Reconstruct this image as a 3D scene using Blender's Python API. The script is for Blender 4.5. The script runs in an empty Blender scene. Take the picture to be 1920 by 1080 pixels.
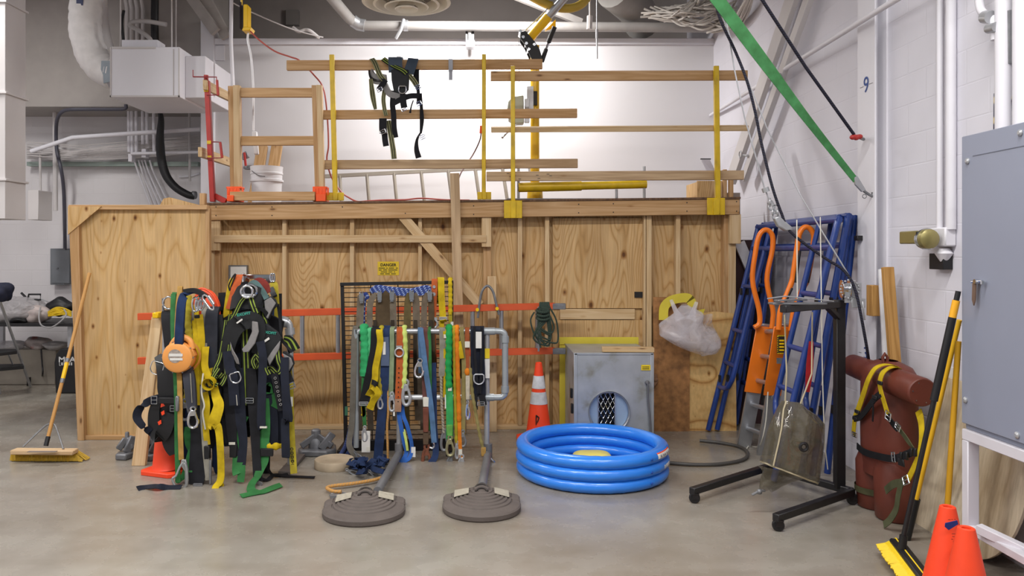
import bpy, math, random
from mathutils import Vector, Matrix
SC = bpy.context.scene
COL = SC.collection
# ---------------------------------------------------------------- camera, world, lights, exposure
F, CX, HY, EYE = 1443.0, 900.0, 475.0, 1.65      # focal length in px of a 1920 px wide frame, vanishing point, eye height
cam_data = bpy.data.cameras.new('camera')
cam = bpy.data.objects.new('camera', cam_data); COL.objects.link(cam)
cam.location = (0, 0, EYE); cam.rotation_euler = (math.pi/2, 0, 0)
cam_data.sensor_width = 36.0; cam_data.lens = F/1920*36.0
cam_data.shift_x = (960-CX)/1920; cam_data.shift_y = -(540-HY)/1920
cam_data.clip_start = 0.05; cam_data.clip_end = 60
SC.camera = cam
world = bpy.data.worlds.new('world'); SC.world = world; world.use_nodes = True
world.node_tree.nodes['Background'].inputs[0].default_value = (0.93, 0.96, 1.0, 1)
world.node_tree.nodes['Background'].inputs[1].default_value = 0.24
def area(name, loc, sx, sy, power, col=(1, 0.985, 0.965), rot=(0, 0, 0)):
    d = bpy.data.lights.new(name, 'AREA'); d.shape = 'RECTANGLE'; d.size = sx; d.size_y = sy
    d.energy = power; d.color = col
    o = bpy.data.objects.new(name, d); COL.objects.link(o); o.location = loc; o.rotation_euler = rot
    return o
for lx, ly, pw in ((-4.3, 2.7, 115), (-1.3, 2.7, 125), (1.4, 2.7, 115), (-4.3, -1.0, 85), (-1.3, -1.0, 70), (1.4, -1.0, 70)):
    area('ceiling_lamp', (lx, ly, 4.75), 2.0, 0.3, pw)
area('ceiling_lamp', (-5.0, 6.3, 4.85), 0.35, 1.6, 130)  # unseen lamp added to brighten the rear left wall
area('wall_wash_lamp', (0.05, 8.3, 4.6), 1.0, 0.2, 140, rot=(math.radians(25), 0, 0))
vs = SC.view_settings
vs.view_transform = 'Standard'; vs.look = 'None'; vs.gamma = 1.0; vs.exposure = 0.02
vs.use_curve_mapping = False
random.seed(7)
# ---------------------------------------------------------------- geometry helpers
def V(*a): return Vector(a)
def W(x, y, Y): return Vector(((x-CX)*Y/F, Y, EYE-(y-HY)*Y/F))         # photo measurement + distance -> point in the room
def FL(x, y, z=0.0):
    Y = (EYE-z)*F/(y-HY); return W(x, y, Y)
def WZ(x, Y, z): return Vector(((x-CX)*Y/F, Y, z))
def srgb(h):
    h = h.lstrip('#'); o = []
    for i in (0, 2, 4):
        c = int(h[i:i+2], 16)/255.0
        o.append(c/12.92 if c <= 0.04045 else ((c+0.055)/1.055)**2.4)
    return (o[0], o[1], o[2], 1.0)
def crom(P, n=6, closed=False):
    P = [tuple(p) for p in P]; m = len(P); d = len(P[0])
    if m < 3 and not closed: return [tuple(p) for p in P]
    out = []
    for i in range(m if closed else m-1):
        if closed: a, b, c, e = P[(i-1) % m], P[i], P[(i+1) % m], P[(i+2) % m]
        else: a, b, c, e = P[max(i-1, 0)], P[i], P[i+1], P[min(i+2, m-1)]
        for k in range(n):
            t = k/n; t2 = t*t; t3 = t2*t
            out.append(tuple(0.5*((2*b[j])+(-a[j]+c[j])*t+(2*a[j]-5*b[j]+4*c[j]-e[j])*t2+(-a[j]+3*b[j]-3*c[j]+e[j])*t3) for j in range(d)))
    if not closed: out.append(P[-1])
    return out
class MB:
    def __init__(s): s.v = []; s.f = []; s.u = []
    def add(s, vs, fs, us=None):
        b = len(s.v); s.v += [tuple(p) for p in vs]
        for i, f in enumerate(fs):
            s.f.append([b+k for k in f]); s.u.append(us[i] if us else [(0, 0)]*len(f))
        return s
    def obox(s, c, dims, R=None, L=None):
        c = Vector(c); ax = R or (V(1, 0, 0), V(0, 1, 0), V(0, 0, 1))
        if L is None: L = max(range(3), key=lambda i: dims[i])
        vs = []; loc = []
        for i in (-.5, .5):
            for j in (-.5, .5):
                for k in (-.5, .5):
                    l = (i*dims[0], j*dims[1], k*dims[2]); loc.append(l)
                    vs.append(c+ax[0]*l[0]+ax[1]*l[1]+ax[2]*l[2])
        fs = [(0, 1, 3, 2), (4, 6, 7, 5), (0, 4, 5, 1), (2, 3, 7, 6), (0, 2, 6, 4), (1, 5, 7, 3)]
        nrm = [0, 0, 1, 1, 2, 2]; us = []
        for f, n in zip(fs, nrm):
            o = [q for q in range(3) if q != n]
            if L in o: vv = L; uu = [q for q in o if q != L][0]
            else: uu, vv = o
            us.append([(loc[k][uu]+0.37*n, loc[k][vv]*(1 if L in o else 6)) for k in f])
        return s.add(vs, fs, us)
    def box(s, a, b, L=None):
        a = Vector(a); b = Vector(b)
        return s.obox((a+b)/2, [abs(b[i]-a[i]) for i in range(3)], None, L)
    def beam(s, p0, p1, h, t, up=(0, 0, 1)):
        p0 = Vector(p0); p1 = Vector(p1); a = (p1-p0); l = a.length; a.normalize()
        u = Vector(up); u = (u-a*u.dot(a)).normalized(); w = a.cross(u)
        return s.obox((p0+p1)/2, (l, t, h), (a, w, u), 0)
    def tube(s, P, r, n=10, closed=False, caps=True, flat=1.0):
        P = [Vector(p[:3]) for p in P]; m = len(P)
        R = r if isinstance(r, (list, tuple)) else [r]*m
        T = []
        for i in range(m):
            if closed: t = P[(i+1) % m]-P[(i-1) % m]
            else: t = P[min(i+1, m-1)]-P[max(i-1, 0)]
            if t.length < 1e-9: t = V(0, 0, 1)
            T.append(t.normalized())
        t = T[0]; ref = V(0, 0, 1) if abs(t.z) < .9 else V(1, 0, 0)
        u = (ref-t*ref.dot(t)).normalized(); vs = []; vl = 0; L = []
        for i in range(m):
            t = T[i]; u = (u-t*u.dot(t))
            u = u.normalized() if u.length > 1e-6 else t.orthogonal().normalized()
            w = t.cross(u)
            if i: vl += (P[i]-P[i-1]).length
            L.append(vl)
            for k in range(n):
                a = 2*math.pi*k/n
                vs.append(P[i]+u*math.cos(a)*R[i]*flat+w*math.sin(a)*R[i])
        fs = []; us = []
        for i in range(m if closed else m-1):
            j = (i+1) % m; lj = L[j] if j else L[-1]+(P[0]-P[-1]).length
            for k in range(n):
                q = (k+1) % n
                fs.append((i*n+k, i*n+q, j*n+q, j*n+k))
                us.append([(k/n, L[i]), ((k+1)/n, L[i]), ((k+1)/n, lj), (k/n, lj)])
        if caps and not closed:
            fs.append(tuple(range(n-1, -1, -1))); us.append([(0, 0)]*n)
            fs.append(tuple((m-1)*n+k for k in range(n))); us.append([(0, 0)]*n)
        return s.add(vs, fs, us)
    def ribbon(s, P, w, t=0.003, side=(1, 0, 0), n=6):
        """flat strap through the points; width, thickness and side direction may vary along it"""
        m = len(P); ws = w if isinstance(w, (list, tuple)) else [w]*m
        sd = side if isinstance(side, list) else [side]*m
        Q = crom([tuple(P[i][:3])+(ws[i],)+tuple(sd[i]) for i in range(m)], n)
        q3 = [Vector(q[:3]) for q in Q]; vs = []; k = len(Q); vl = 0; L = []
        for i in range(k):
            T = (q3[min(i+1, k-1)]-q3[max(i-1, 0)])
            T = T.normalized() if T.length > 1e-9 else V(0, 0, 1)
            x = Vector(Q[i][4:7]); x = x-T*x.dot(T)
            x = x.normalized() if x.length > 1e-4 else T.orthogonal().normalized()
            nn = x.cross(T); hw = Q[i][3]/2
            if i: vl += (q3[i]-q3[i-1]).length
            L.append(vl)
            for a, b in ((-1, -1), (1, -1), (1, 1), (-1, 1)):
                vs.append(q3[i]+x*a*hw+nn*b*t/2)
        fs = []; us = []; U = [(0, 1), (1, 1), (1, 0), (0, 0)]
        for i in range(k-1):
            for e in range(4):
                g = (e+1) % 4
                fs.append((i*4+e, i*4+g, i*4+4+g, i*4+4+e))
                u0, u1 = (0, 1) if e == 0 else (1, 1) if e == 1 else (1, 0) if e == 2 else (0, 0)
                us.append([(u0, L[i]), (u1, L[i]), (u1, L[i+1]), (u0, L[i+1])])
        fs.append((3, 2, 1, 0)); us.append([(0, 0)]*4)
        b = (k-1)*4; fs.append((b, b+1, b+2, b+3)); us.append([(0, 0)]*4)
        return s.add(vs, fs, us)
    def lathe(s, prof, c, n=32, ax=(0, 0, 1), caps=True):
        c = Vector(c); a = Vector(ax).normalized(); u = a.orthogonal().normalized(); w = a.cross(u); vs = []
        for r, z in prof:
            for k in range(n):
                q = 2*math.pi*k/n
                vs.append(c+a*z+u*math.cos(q)*r+w*math.sin(q)*r)
        fs = []; us = []
        for i in range(len(prof)-1):
            for k in range(n):
                q = (k+1) % n
                fs.append((i*n+k, i*n+q, (i+1)*n+q, (i+1)*n+k))
                us.append([(k/n, prof[i][1]), ((k+1)/n, prof[i][1]), ((k+1)/n, prof[i+1][1]), (k/n, prof[i+1][1])])
        if caps:
            fs.append(tuple(range(n-1, -1, -1))); us.append([(0, 0)]*n)
            fs.append(tuple((len(prof)-1)*n+k for k in range(n))); us.append([(0, 0)]*n)
        return s.add(vs, fs, us)
    def prism(s, pts, d):
        """solid from a polygon of 3-D points pushed along vector d"""
        d = Vector(d); p = [Vector(q) for q in pts]; n = len(p); vs = p+[q+d for q in p]
        e1 = (p[1]-p[0]).normalized(); nn = d.normalized(); e2 = nn.cross(e1)
        f = lambda q: ((q-p[0]).dot(e1), (q-p[0]).dot(e2))
        fs = [tuple(range(n)), tuple(range(2*n-1, n-1, -1))]
        us = [[f(p[i]) for i in range(n)], [f(p[i]) for i in range(n-1, -1, -1)]]
        for i in range(n):
            j = (i+1) % n; fs.append((i, i+n, j+n, j)); l = (p[j]-p[i]).length
            us.append([(0, 0), (d.length, 0), (d.length, l), (0, l)])
        return s.add(vs, fs, us)
    def ball(s, c, r, n=14, m=9, fn=None):
        c = Vector(c); r = (r, r, r) if not isinstance(r, (tuple, list)) else r; vs = []; fs = []; us = []
        for i in range(m+1):
            th = math.pi*i/m
            for k in range(n):
                ph = 2*math.pi*k/n
                d = V(math.sin(th)*math.cos(ph), math.sin(th)*math.sin(ph), math.cos(th))
                q = fn(d) if fn else 1.0
                vs.append(c+V(d.x*r[0], d.y*r[1], d.z*r[2])*q)
        for i in range(m):
            for k in range(n):
                q = (k+1) % n; fs.append((i*n+k, (i+1)*n+k, (i+1)*n+q, i*n+q)); us.append([(k/n, i/m)]*4)
        return s.add(vs, fs, us)
    def surf(s, fn, nu, nv, close_u=False):
        vs = [fn(i/nu, j/nv) for j in range(nv+1) for i in range(nu+1)]; fs = []; us = []
        for j in range(nv):
            for i in range(nu):
                a = j*(nu+1)+i; fs.append((a, a+1, a+nu+2, a+nu+1))
                us.append([(i/nu, j/nv), ((i+1)/nu, j/nv), ((i+1)/nu, (j+1)/nv), (i/nu, (j+1)/nv)])
        return s.add(vs, fs, us)
    def islands(s):
        p = list(range(len(s.v)))
        def find(i):
            while p[i] != i: p[i] = p[p[i]]; i = p[i]
            return i
        for f in s.f:
            r = find(f[0])
            for k in f[1:]: p[find(k)] = r
        g = {}
        for i, f in enumerate(s.f): g.setdefault(find(f[0]), []).append(i)
        out = []
        for fs in g.values():
            q = MB(); mp = {}
            for i in fs:
                for k in s.f[i]:
                    if k not in mp: mp[k] = len(q.v); q.v.append(s.v[k])
                q.f.append([mp[k] for k in s.f[i]]); q.u.append(s.u[i])
            out.append(q)
        return out
    def each(s, name, m, parent=None, bevel=0, **kw):
        """one part for every separate piece"""
        return [q.build(name, m, parent, bevel, **kw) for q in s.islands()]
    def build(s, name, m, parent=None, bevel=0, sharp=38, solid=0, seg=1):
        me = bpy.data.meshes.new(name); me.from_pydata(s.v, [], s.f); me.update()
        ul = me.uv_layers.new(name='UVMap'); flat = []
        for u in s.u:
            for q in u: flat += [q[0], q[1]]
        ul.data.foreach_set('uv', flat)
        me.materials.append(m); me.shade_smooth()
        try: me.set_sharp_from_angle(angle=math.radians(sharp))
        except Exception: pass
        o = bpy.data.objects.new(name, me); COL.objects.link(o)
        if parent is not None: put(o, parent)
        if solid:
            k = o.modifiers.new('Solidify', 'SOLIDIFY'); k.thickness = solid; k.offset = 0
        if bevel:
            k = o.modifiers.new('Bevel', 'BEVEL'); k.width = bevel; k.segments = seg; k.limit_method = 'ANGLE'; k.angle_limit = math.radians(50)
        return o
def root_loc(p):
    l = Vector((0, 0, 0))
    while p is not None: l = l+p.location; p = p.parent
    return l
def put(o, parent):
    o.parent = parent
    # every top-level object sits at its own base, and its parts keep their world coordinates
    q = parent
    while q.parent is not None: q = q.parent
    if parent.parent is None: o.matrix_parent_inverse = Matrix.Translation(-parent.location)
    return o
def thing(name, label, cat, loc=(0, 0, 0), group=None):
    o = bpy.data.objects.new(name, None); COL.objects.link(o); o.location = Vector(loc); o.empty_display_size = .05
    o['label'] = label; o['category'] = cat
    if group: o['group'] = group
    return o
def tag(o, label, cat, group=None, kind=None):
    o['label'] = label; o['category'] = cat
    if group: o['group'] = group
    if kind: o['kind'] = kind
    return o
def struct(o): o['kind'] = 'structure'; return o
def lab(o, s): o['label'] = s; return o
def text(body, size, m, at, R, parent, name='lettering', ext=0.0006, sx=1.0, bold=0.0):
    c = bpy.data.curves.new(name, 'FONT'); c.body = body; c.size = size; c.extrude = ext; c.align_x = 'CENTER'; c.align_y = 'CENTER'; c.offset = bold
    t = bpy.data.objects.new(name, c); COL.objects.link(t)
    bpy.context.view_layer.update()
    me = bpy.data.meshes.new_from_object(t.evaluated_get(bpy.context.evaluated_depsgraph_get()))
    bpy.data.objects.remove(t); bpy.data.curves.remove(c)
    x, y = Vector(R[0]), Vector(R[1]); z = x.cross(y)
    for v in me.vertices: v.co = Vector(at)+x*v.co.x*sx+y*v.co.y+z*v.co.z
    me.materials.clear(); me.materials.append(m); me.name = name
    o = bpy.data.objects.new(name, me); COL.objects.link(o)
    if parent is not None: put(o, parent)
    return o
FRONT = ((1, 0, 0), (0, 0, 1))
RWALL = ((0, -1, 0), (0, 0, 1))
def up_to(p, q, z=5.86):
    """carry the line q -> p on to the height z"""
    p = Vector(p); q = Vector(q); return p+(p-q)*((z-p.z)/(p.z-q.z))
def circ(c, r, u, w, n=20, a0=0, a1=2*math.pi, r2=None):
    c = Vector(c); u = Vector(u); w = Vector(w); r2 = r2 or r
    m = n if abs(a1-a0-2*math.pi) < 1e-6 else n+1
    return [c+u*r*math.cos(a0+(a1-a0)*k/n)+w*r2*math.sin(a0+(a1-a0)*k/n) for k in range(m)]
# ---------------------------------------------------------------- materials
MATS = {}
def _new(name):
    m = bpy.data.materials.new(name); m.use_nodes = True
    nt = m.node_tree; return m, nt, nt.nodes, nt.links, nt.nodes['Principled BSDF']
def _co(N, Lk, kind='Object', scale=(1, 1, 1), rnd=0):
    tc = N.new('ShaderNodeTexCoord'); mp = N.new('ShaderNodeMapping'); mp.inputs['Scale'].default_value = scale
    Lk.new(tc.outputs[kind], mp.inputs['Vector'])
    if rnd:
        oi = N.new('ShaderNodeObjectInfo'); mul = N.new('ShaderNodeMath'); mul.operation = 'MULTIPLY'; mul.inputs[1].default_value = rnd
        Lk.new(oi.outputs['Random'], mul.inputs[0]); Lk.new(mul.outputs[0], mp.inputs['Location'])
    return mp.outputs['Vector']
def _ramp(N, Lk, src, stops):
    r = N.new('ShaderNodeValToRGB'); e = r.color_ramp.elements
    while len(e) < len(stops): e.new(0.5)
    for k, (p, c) in enumerate(stops): e[k].position = p; e[k].color = c
    Lk.new(src, r.inputs[0]); return r.outputs[0]
def _bump(N, Lk, bs, src, strength, dist=0.01):
    b = N.new('ShaderNodeBump'); b.inputs['Strength'].default_value = strength; b.inputs['Distance'].default_value = dist
    Lk.new(src, b.inputs['Height']); Lk.new(b.outputs[0], bs.inputs['Normal'])
def sh(c, k): return (min(c[0]*k, 1), min(c[1]*k, 1), min(c[2]*k, 1), 1)
def paint(name, hexc, rough=.5, metal=0.0, var=.12, scale=6.0, bump=0.0, bscale=80, spec=.5, dirt=None, coat=0):
    if name in MATS: return MATS[name]
    m, nt, N, Lk, b = _new(name); c = srgb(hexc)
    no = N.new('ShaderNodeTexNoise'); no.inputs['Scale'].default_value = scale; no.inputs['Detail'].default_value = 5
    Lk.new(_co(N, Lk), no.inputs['Vector'])
    st = [(.3, sh(c, 1-var)), (.7, sh(c, 1+var*.6))]
    if dirt: st = [(.26, srgb(dirt)), (.42, sh(c, 1-var)), (.7, sh(c, 1+var*.6))]
    Lk.new(_ramp(N, Lk, no.outputs['Fac'], st), b.inputs['Base Color'])
    b.inputs['Roughness'].default_value = rough; b.inputs['Metallic'].default_value = metal
    b.inputs['Specular IOR Level'].default_value = spec; b.inputs['Coat Weight'].default_value = coat
    if bump:
        n2 = N.new('ShaderNodeTexNoise'); n2.inputs['Scale'].default_value = bscale; n2.inputs['Detail'].default_value = 3
        Lk.new(_co(N, Lk), n2.inputs['Vector']); _bump(N, Lk, b, n2.outputs['Fac'], bump)
    MATS[name] = m; return m
def web(name, hexc, stripes=(), rough=.75):
    """woven webbing; stripes = (u0, u1, colour) across the width"""
    if name in MATS: return MATS[name]
    m, nt, N, Lk, b = _new(name); c = srgb(hexc)
    uv = _co(N, Lk, 'UV'); sp = N.new('ShaderNodeSeparateXYZ'); Lk.new(uv, sp.inputs[0])
    st = [(0.0, c)]
    for a, e, h in stripes: st += [(a, srgb(h)), (e, c)]
    r = N.new('ShaderNodeValToRGB'); r.color_ramp.interpolation = 'CONSTANT'; el = r.color_ramp.elements
    while len(el) < len(st): el.new(.5)
    for k, (p, q) in enumerate(st): el[k].position = p; el[k].color = q
    if len(st) == 1: el[1].position = 1; el[1].color = c
    Lk.new(sp.outputs['X'], r.inputs[0])
    no = N.new('ShaderNodeTexNoise'); no.inputs['Scale'].default_value = 14; no.inputs['Detail'].default_value = 4
    Lk.new(_co(N, Lk), no.inputs['Vector'])
    mx = N.new('ShaderNodeMix'); mx.data_type = 'RGBA'; mx.blend_type = 'MULTIPLY'; mx.inputs[0].default_value = 1
    Lk.new(r.outputs[0], mx.inputs['A'])
    Lk.new(_ramp(N, Lk, no.outputs['Fac'], [(.3, (.66, .64, .6, 1)), (.65, (1.0, 1.0, 1.0, 1))]), mx.inputs['B'])
    Lk.new(mx.outputs['Result'], b.inputs['Base Color'])
    b.inputs['Roughness'].default_value = rough; b.inputs['Specular IOR Level'].default_value = .25
    wv = N.new('ShaderNodeTexWave'); wv.bands_direction = 'Y'; wv.inputs['Scale'].default_value = 90
    Lk.new(uv, wv.inputs['Vector']); _bump(N, Lk, b, wv.outputs['Fac'], .35, .002)
    MATS[name] = m; return m
def rope(name, ha, hb, pitch=40., turns=2., rough=.8):
    if name in MATS: return MATS[name]
    m, nt, N, Lk, b = _new(name)
    uv = _co(N, Lk, 'UV', (turns, pitch, 1)); sp = N.new('ShaderNodeSeparateXYZ'); Lk.new(uv, sp.inputs[0])
    ad = N.new('ShaderNodeMath'); ad.operation = 'ADD'; Lk.new(sp.outputs['X'], ad.inputs[0]); Lk.new(sp.outputs['Y'], ad.inputs[1])
    pp = N.new('ShaderNodeMath'); pp.operation = 'PINGPONG'; pp.inputs[1].default_value = .5; Lk.new(ad.outputs[0], pp.inputs[0])
    Lk.new(_ramp(N, Lk, pp.outputs[0], [(.30, srgb(ha)), (.40, srgb(hb))]), b.inputs['Base Color'])
    b.inputs['Roughness'].default_value = rough; _bump(N, Lk, b, pp.outputs[0], .6, .004)
    MATS[name] = m; return m
def plywood(name, light, mid, dark, zs=.33, xs=2.1, rings=13, knots=1.0, rough=.55, axis='Z'):
    if name in MATS: return MATS[name]
    m, nt, N, Lk, b = _new(name)
    sc = {'Z': (xs, xs, zs), 'X': (zs, xs, xs)}[axis]
    co = _co(N, Lk, 'Object', sc, 40.0)
    no = N.new('ShaderNodeTexNoise'); no.inputs['Scale'].default_value = 1.0; no.inputs['Detail'].default_value = 2.2; no.inputs['Roughness'].default_value = .42
    Lk.new(co, no.inputs['Vector'])
    mu = N.new('ShaderNodeMath'); mu.operation = 'MULTIPLY'; mu.inputs[1].default_value = rings*2; Lk.new(no.outputs['Fac'], mu.inputs[0])
    pp = N.new('ShaderNodeMath'); pp.operation = 'PINGPONG'; pp.inputs[1].default_value = 1.0; Lk.new(mu.outputs[0], pp.inputs[0])
    col = _ramp(N, Lk, pp.outputs[0], [(.0, srgb(light)), (.45, srgb(light)), (.8, srgb(mid)), (1.0, srgb(dark))])
    fb = N.new('ShaderNodeTexNoise'); fb.inputs['Scale'].default_value = 1; fb.inputs['Detail'].default_value = 4
    Lk.new(_co(N, Lk, 'Object', tuple(q*(30 if q == xs else 8) for q in sc)), fb.inputs['Vector'])
    big = N.new('ShaderNodeTexNoise'); big.inputs['Scale'].default_value = 1; big.inputs['Detail'].default_value = 2
    Lk.new(_co(N, Lk, 'Object', tuple(q*1.7 for q in sc), 17.0), big.inputs['Vector'])
    def mul(a, bsrc, f):
        mx = N.new('ShaderNodeMix'); mx.data_type = 'RGBA'; mx.blend_type = 'MULTIPLY'; mx.inputs[0].default_value = f
        Lk.new(a, mx.inputs['A']); Lk.new(bsrc, mx.inputs['B']); return mx.outputs['Result']
    col = mul(col, _ramp(N, Lk, fb.outputs['Fac'], [(.3, (.78, .76, .72, 1)), (.65, (1.05, 1.05, 1.05, 1))]), .75)
    col = mul(col, _ramp(N, Lk, big.outputs['Fac'], [(.35, (.86, .82, .76, 1)), (.62, (1.06, 1.06, 1.04, 1))]), .8)
    if knots:
        vo = N.new('ShaderNodeTexVoronoi'); vo.inputs['Scale'].default_value = 1.0; vo.voronoi_dimensions = '2D'
        ks = (4.4*knots, 4.4*knots, 2.8*knots)
        kv = _co(N, Lk, 'Object', ks, 23.0); kv.node.inputs['Rotation'].default_value = (-math.pi/2, 0, 0)
        Lk.new(kv, vo.inputs['Vector'])
        sx_ = N.new('ShaderNodeSeparateColor'); Lk.new(vo.outputs['Color'], sx_.inputs[0])
        ma = N.new('ShaderNodeMath'); ma.operation = 'MULTIPLY_ADD'; ma.inputs[1].default_value = .13
        Lk.new(sx_.outputs[0], ma.inputs[0]); Lk.new(vo.outputs['Distance'], ma.inputs[2])
        kr = _ramp(N, Lk, ma.outputs[0], [(.035, (.22, .13, .08, 1)), (.07, (.62, .48, .34, 1)), (.12, (1, 1, 1, 1))])
        col = mul(col, kr, 1.0)
    Lk.new(col, b.inputs['Base Color']); b.inputs['Roughness'].default_value = rough
    b.inputs['Specular IOR Level'].default_value = .3
    _bump(N, Lk, b, fb.outputs['Fac'], .08, .004)
    MATS[name] = m; return m
def lumber(name, light, dark, rough=.6, knots=1):
    if name in MATS: return MATS[name]
    m, nt, N, Lk, b = _new(name)
    co = _co(N, Lk, 'UV', (14, .8, 1), 31.0)
    no = N.new('ShaderNodeTexNoise'); no.inputs['Scale'].default_value = 1; no.inputs['Detail'].default_value = 2.5
    Lk.new(co, no.inputs['Vector'])
    mu = N.new('ShaderNodeMath'); mu.operation = 'MULTIPLY'; mu.inputs[1].default_value = 10; Lk.new(no.outputs['Fac'], mu.inputs[0])
    pp = N.new('ShaderNodeMath'); pp.operation = 'PINGPONG'; pp.inputs[1].default_value = 1; Lk.new(mu.outputs[0], pp.inputs[0])
    col = _ramp(N, Lk, pp.outputs[0], [(0, srgb(light)), (1, srgb(dark))])
    vo = N.new('ShaderNodeTexVoronoi'); vo.inputs['Scale'].default_value = 1; Lk.new(_co(N, Lk, 'UV', (9, 3.2, 1), 13.0), vo.inputs['Vector'])
    kr = _ramp(N, Lk, vo.outputs['Distance'], [(.05, (.2, .12, .07, 1)), (.1, (.8, .7, .6, 1)), (.16, (1, 1, 1, 1))])
    mx = N.new('ShaderNodeMix'); mx.data_type = 'RGBA'; mx.blend_type = 'MULTIPLY'; mx.inputs[0].default_value = .8 if knots else 0
    Lk.new(col, mx.inputs['A']); Lk.new(kr, mx.inputs['B'])
    oi = N.new('ShaderNodeObjectInfo'); m2 = N.new('ShaderNodeMix'); m2.data_type = 'RGBA'; m2.blend_type = 'MULTIPLY'; m2.inputs[0].default_value = 1
    Lk.new(mx.outputs['Result'], m2.inputs['A'])
    Lk.new(_ramp(N, Lk, oi.outputs['Random'], [(0, (.9, .88, .86, 1)), (1, (1.04, 1.03, 1.02, 1))]), m2.inputs['B'])
    Lk.new(m2.outputs['Result'], b.inputs['Base Color']); b.inputs['Roughness'].default_value = rough; b.inputs['Specular IOR Level'].default_value = .3
    MATS[name] = m; return m
def film(name, hexc, alpha, rough=.25, scale=7., bump=.5):
    m, nt, N, Lk, b = _new(name); b.inputs['Coat Weight'].default_value = .6; b.inputs['Coat Roughness'].default_value = .05
    b.inputs['Base Color'].default_value = srgb(hexc); b.inputs['Roughness'].default_value = rough
    no = N.new('ShaderNodeTexNoise'); no.inputs['Scale'].default_value = scale; no.inputs['Detail'].default_value = 4; no.inputs['Distortion'].default_value = 1.2
    Lk.new(_co(N, Lk), no.inputs['Vector']); _bump(N, Lk, b, no.outputs['Fac'], bump, .05)
    Lk.new(_ramp(N, Lk, no.outputs['Fac'], [(.3, (alpha*.7,)*3+(1,)), (.7, (min(alpha*1.3, 1),)*3+(1,))]), b.inputs['Alpha'])
    MATS[name] = m; return m
def concrete(name):
    m, nt, N, Lk, b = _new(name)
    def noise(sc, det, co): 
        n = N.new('ShaderNodeTexNoise'); n.inputs['Scale'].default_value = sc; n.inputs['Detail'].default_value = det; Lk.new(co, n.inputs['Vector']); return n.outputs['Fac']
    co = _co(N, Lk); a = noise(.9, 6, co); c2 = noise(5, 8, co); st = noise(1.2, 4, _co(N, Lk, 'Object', (.5, 2.6, 1)))
    col = _ramp(N, Lk, a, [(.3, srgb('#877e73')), (.5, srgb('#938c82')), (.72, srgb('#9e9a91'))])
    def mul(x, y, f):
        mx = N.new('ShaderNodeMix'); mx.data_type = 'RGBA'; mx.blend_type = 'MULTIPLY'; mx.inputs[0].default_value = f
        Lk.new(x, mx.inputs['A']); Lk.new(y, mx.inputs['B']); return mx.outputs['Result']
    col = mul(col, _ramp(N, Lk, c2, [(.3, (.8, .78, .75, 1)), (.6, (1, 1, 1, 1))]), .6)
    col = mul(col, _ramp(N, Lk, st, [(.33, (.80, .77, .73, 1)), (.52, (1, 1, 1, 1))]), .6)
    vo = N.new('ShaderNodeTexVoronoi'); vo.inputs['Scale'].default_value = 1.4; Lk.new(co, vo.inputs['Vector'])
    col = mul(col, _ramp(N, Lk, vo.outputs['Distance'], [(.006, (.4, .35, .31, 1)), (.018, (1, 1, 1, 1))]), .6)
    Lk.new(col, b.inputs['Base Color'])
    Lk.new(_ramp(N, Lk, c2, [(.3, (.18,)*3+(1,)), (.7, (.34,)*3+(1,))]), b.inputs['Roughness'])
    b.inputs['Specular IOR Level'].default_value = .45
    _bump(N, Lk, b, c2, .06, .01); MATS[name] = m; return m
def block_wall(name, hexc, axes='YZ', mort=.006, bw=.41, bh=.203, rough=.5):
    m, nt, N, Lk, b = _new(name)
    tc = N.new('ShaderNodeTexCoord'); sp = N.new('ShaderNodeSeparateXYZ'); cb = N.new('ShaderNodeCombineXYZ')
    Lk.new(tc.outputs['Object'], sp.inputs[0]); Lk.new(sp.outputs[axes[0]], cb.inputs['X']); Lk.new(sp.outputs['Z'], cb.inputs['Y'])
    br = N.new('ShaderNodeTexBrick'); br.inputs['Scale'].default_value = 1; br.inputs['Mortar Size'].default_value = mort
    br.inputs['Brick Width'].default_value = bw; br.inputs['Row Height'].default_value = bh; br.inputs['Mortar Smooth'].default_value = .6
    Lk.new(cb.outputs[0], br.inputs['Vector'])
    c = srgb(hexc); no = N.new('ShaderNodeTexNoise'); no.inputs['Scale'].default_value = 1.5; no.inputs['Detail'].default_value = 5; Lk.new(tc.outputs['Object'], no.inputs['Vector'])
    Lk.new(_ramp(N, Lk, no.outputs['Fac'], [(.3, sh(c, .93)), (.65, c)]), b.inputs['Base Color'])
    b.inputs['Roughness'].default_value = rough; b.inputs['Specular IOR Level'].default_value = .3
    iv = N.new('ShaderNodeMath'); iv.operation = 'SUBTRACT'; iv.inputs[0].default_value = 1; Lk.new(br.outputs['Fac'], iv.inputs[1])
    _bump(N, Lk, b, iv.outputs[0], .28, .006); MATS[name] = m; return m
PLY = plywood('plywood', '#cba97a', '#c29c69', '#b08a58', zs=.52, xs=2.5, rings=34, knots=.75)
PLYK = plywood('plywood_knotty', '#d0ae7d', '#c9a570', '#bf9861', zs=.45, xs=2.2, rings=18, knots=1.15)
PLYP = plywood('plywood_pale', '#d9cbb4', '#cdbca2', '#b8a58a', zs=.3, xs=2.2, rings=6, knots=.5)
PLYR = plywood('plywood_rough', '#d8b278', '#c99d61', '#a87844', zs=2.2, xs=1.3, rings=9, knots=1.0)
OSB = paint('pressed_board', '#9c6d40', .7, var=.45, scale=16, bump=.3, bscale=30)
LUM = lumber('lumber', '#c6a278', '#b18a5c')
LUMP = lumber('lumber_pale', '#d0b68f', '#bf9f74')
LUMG = lumber('lumber_weathered', '#bfa482', '#a58968')
WHITE = paint('white_paint', '#e0dee4', .5, var=.04, scale=2)
WHITED = paint('white_paint_dull', '#c9c4c3', .55, var=.05, scale=2)
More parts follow.
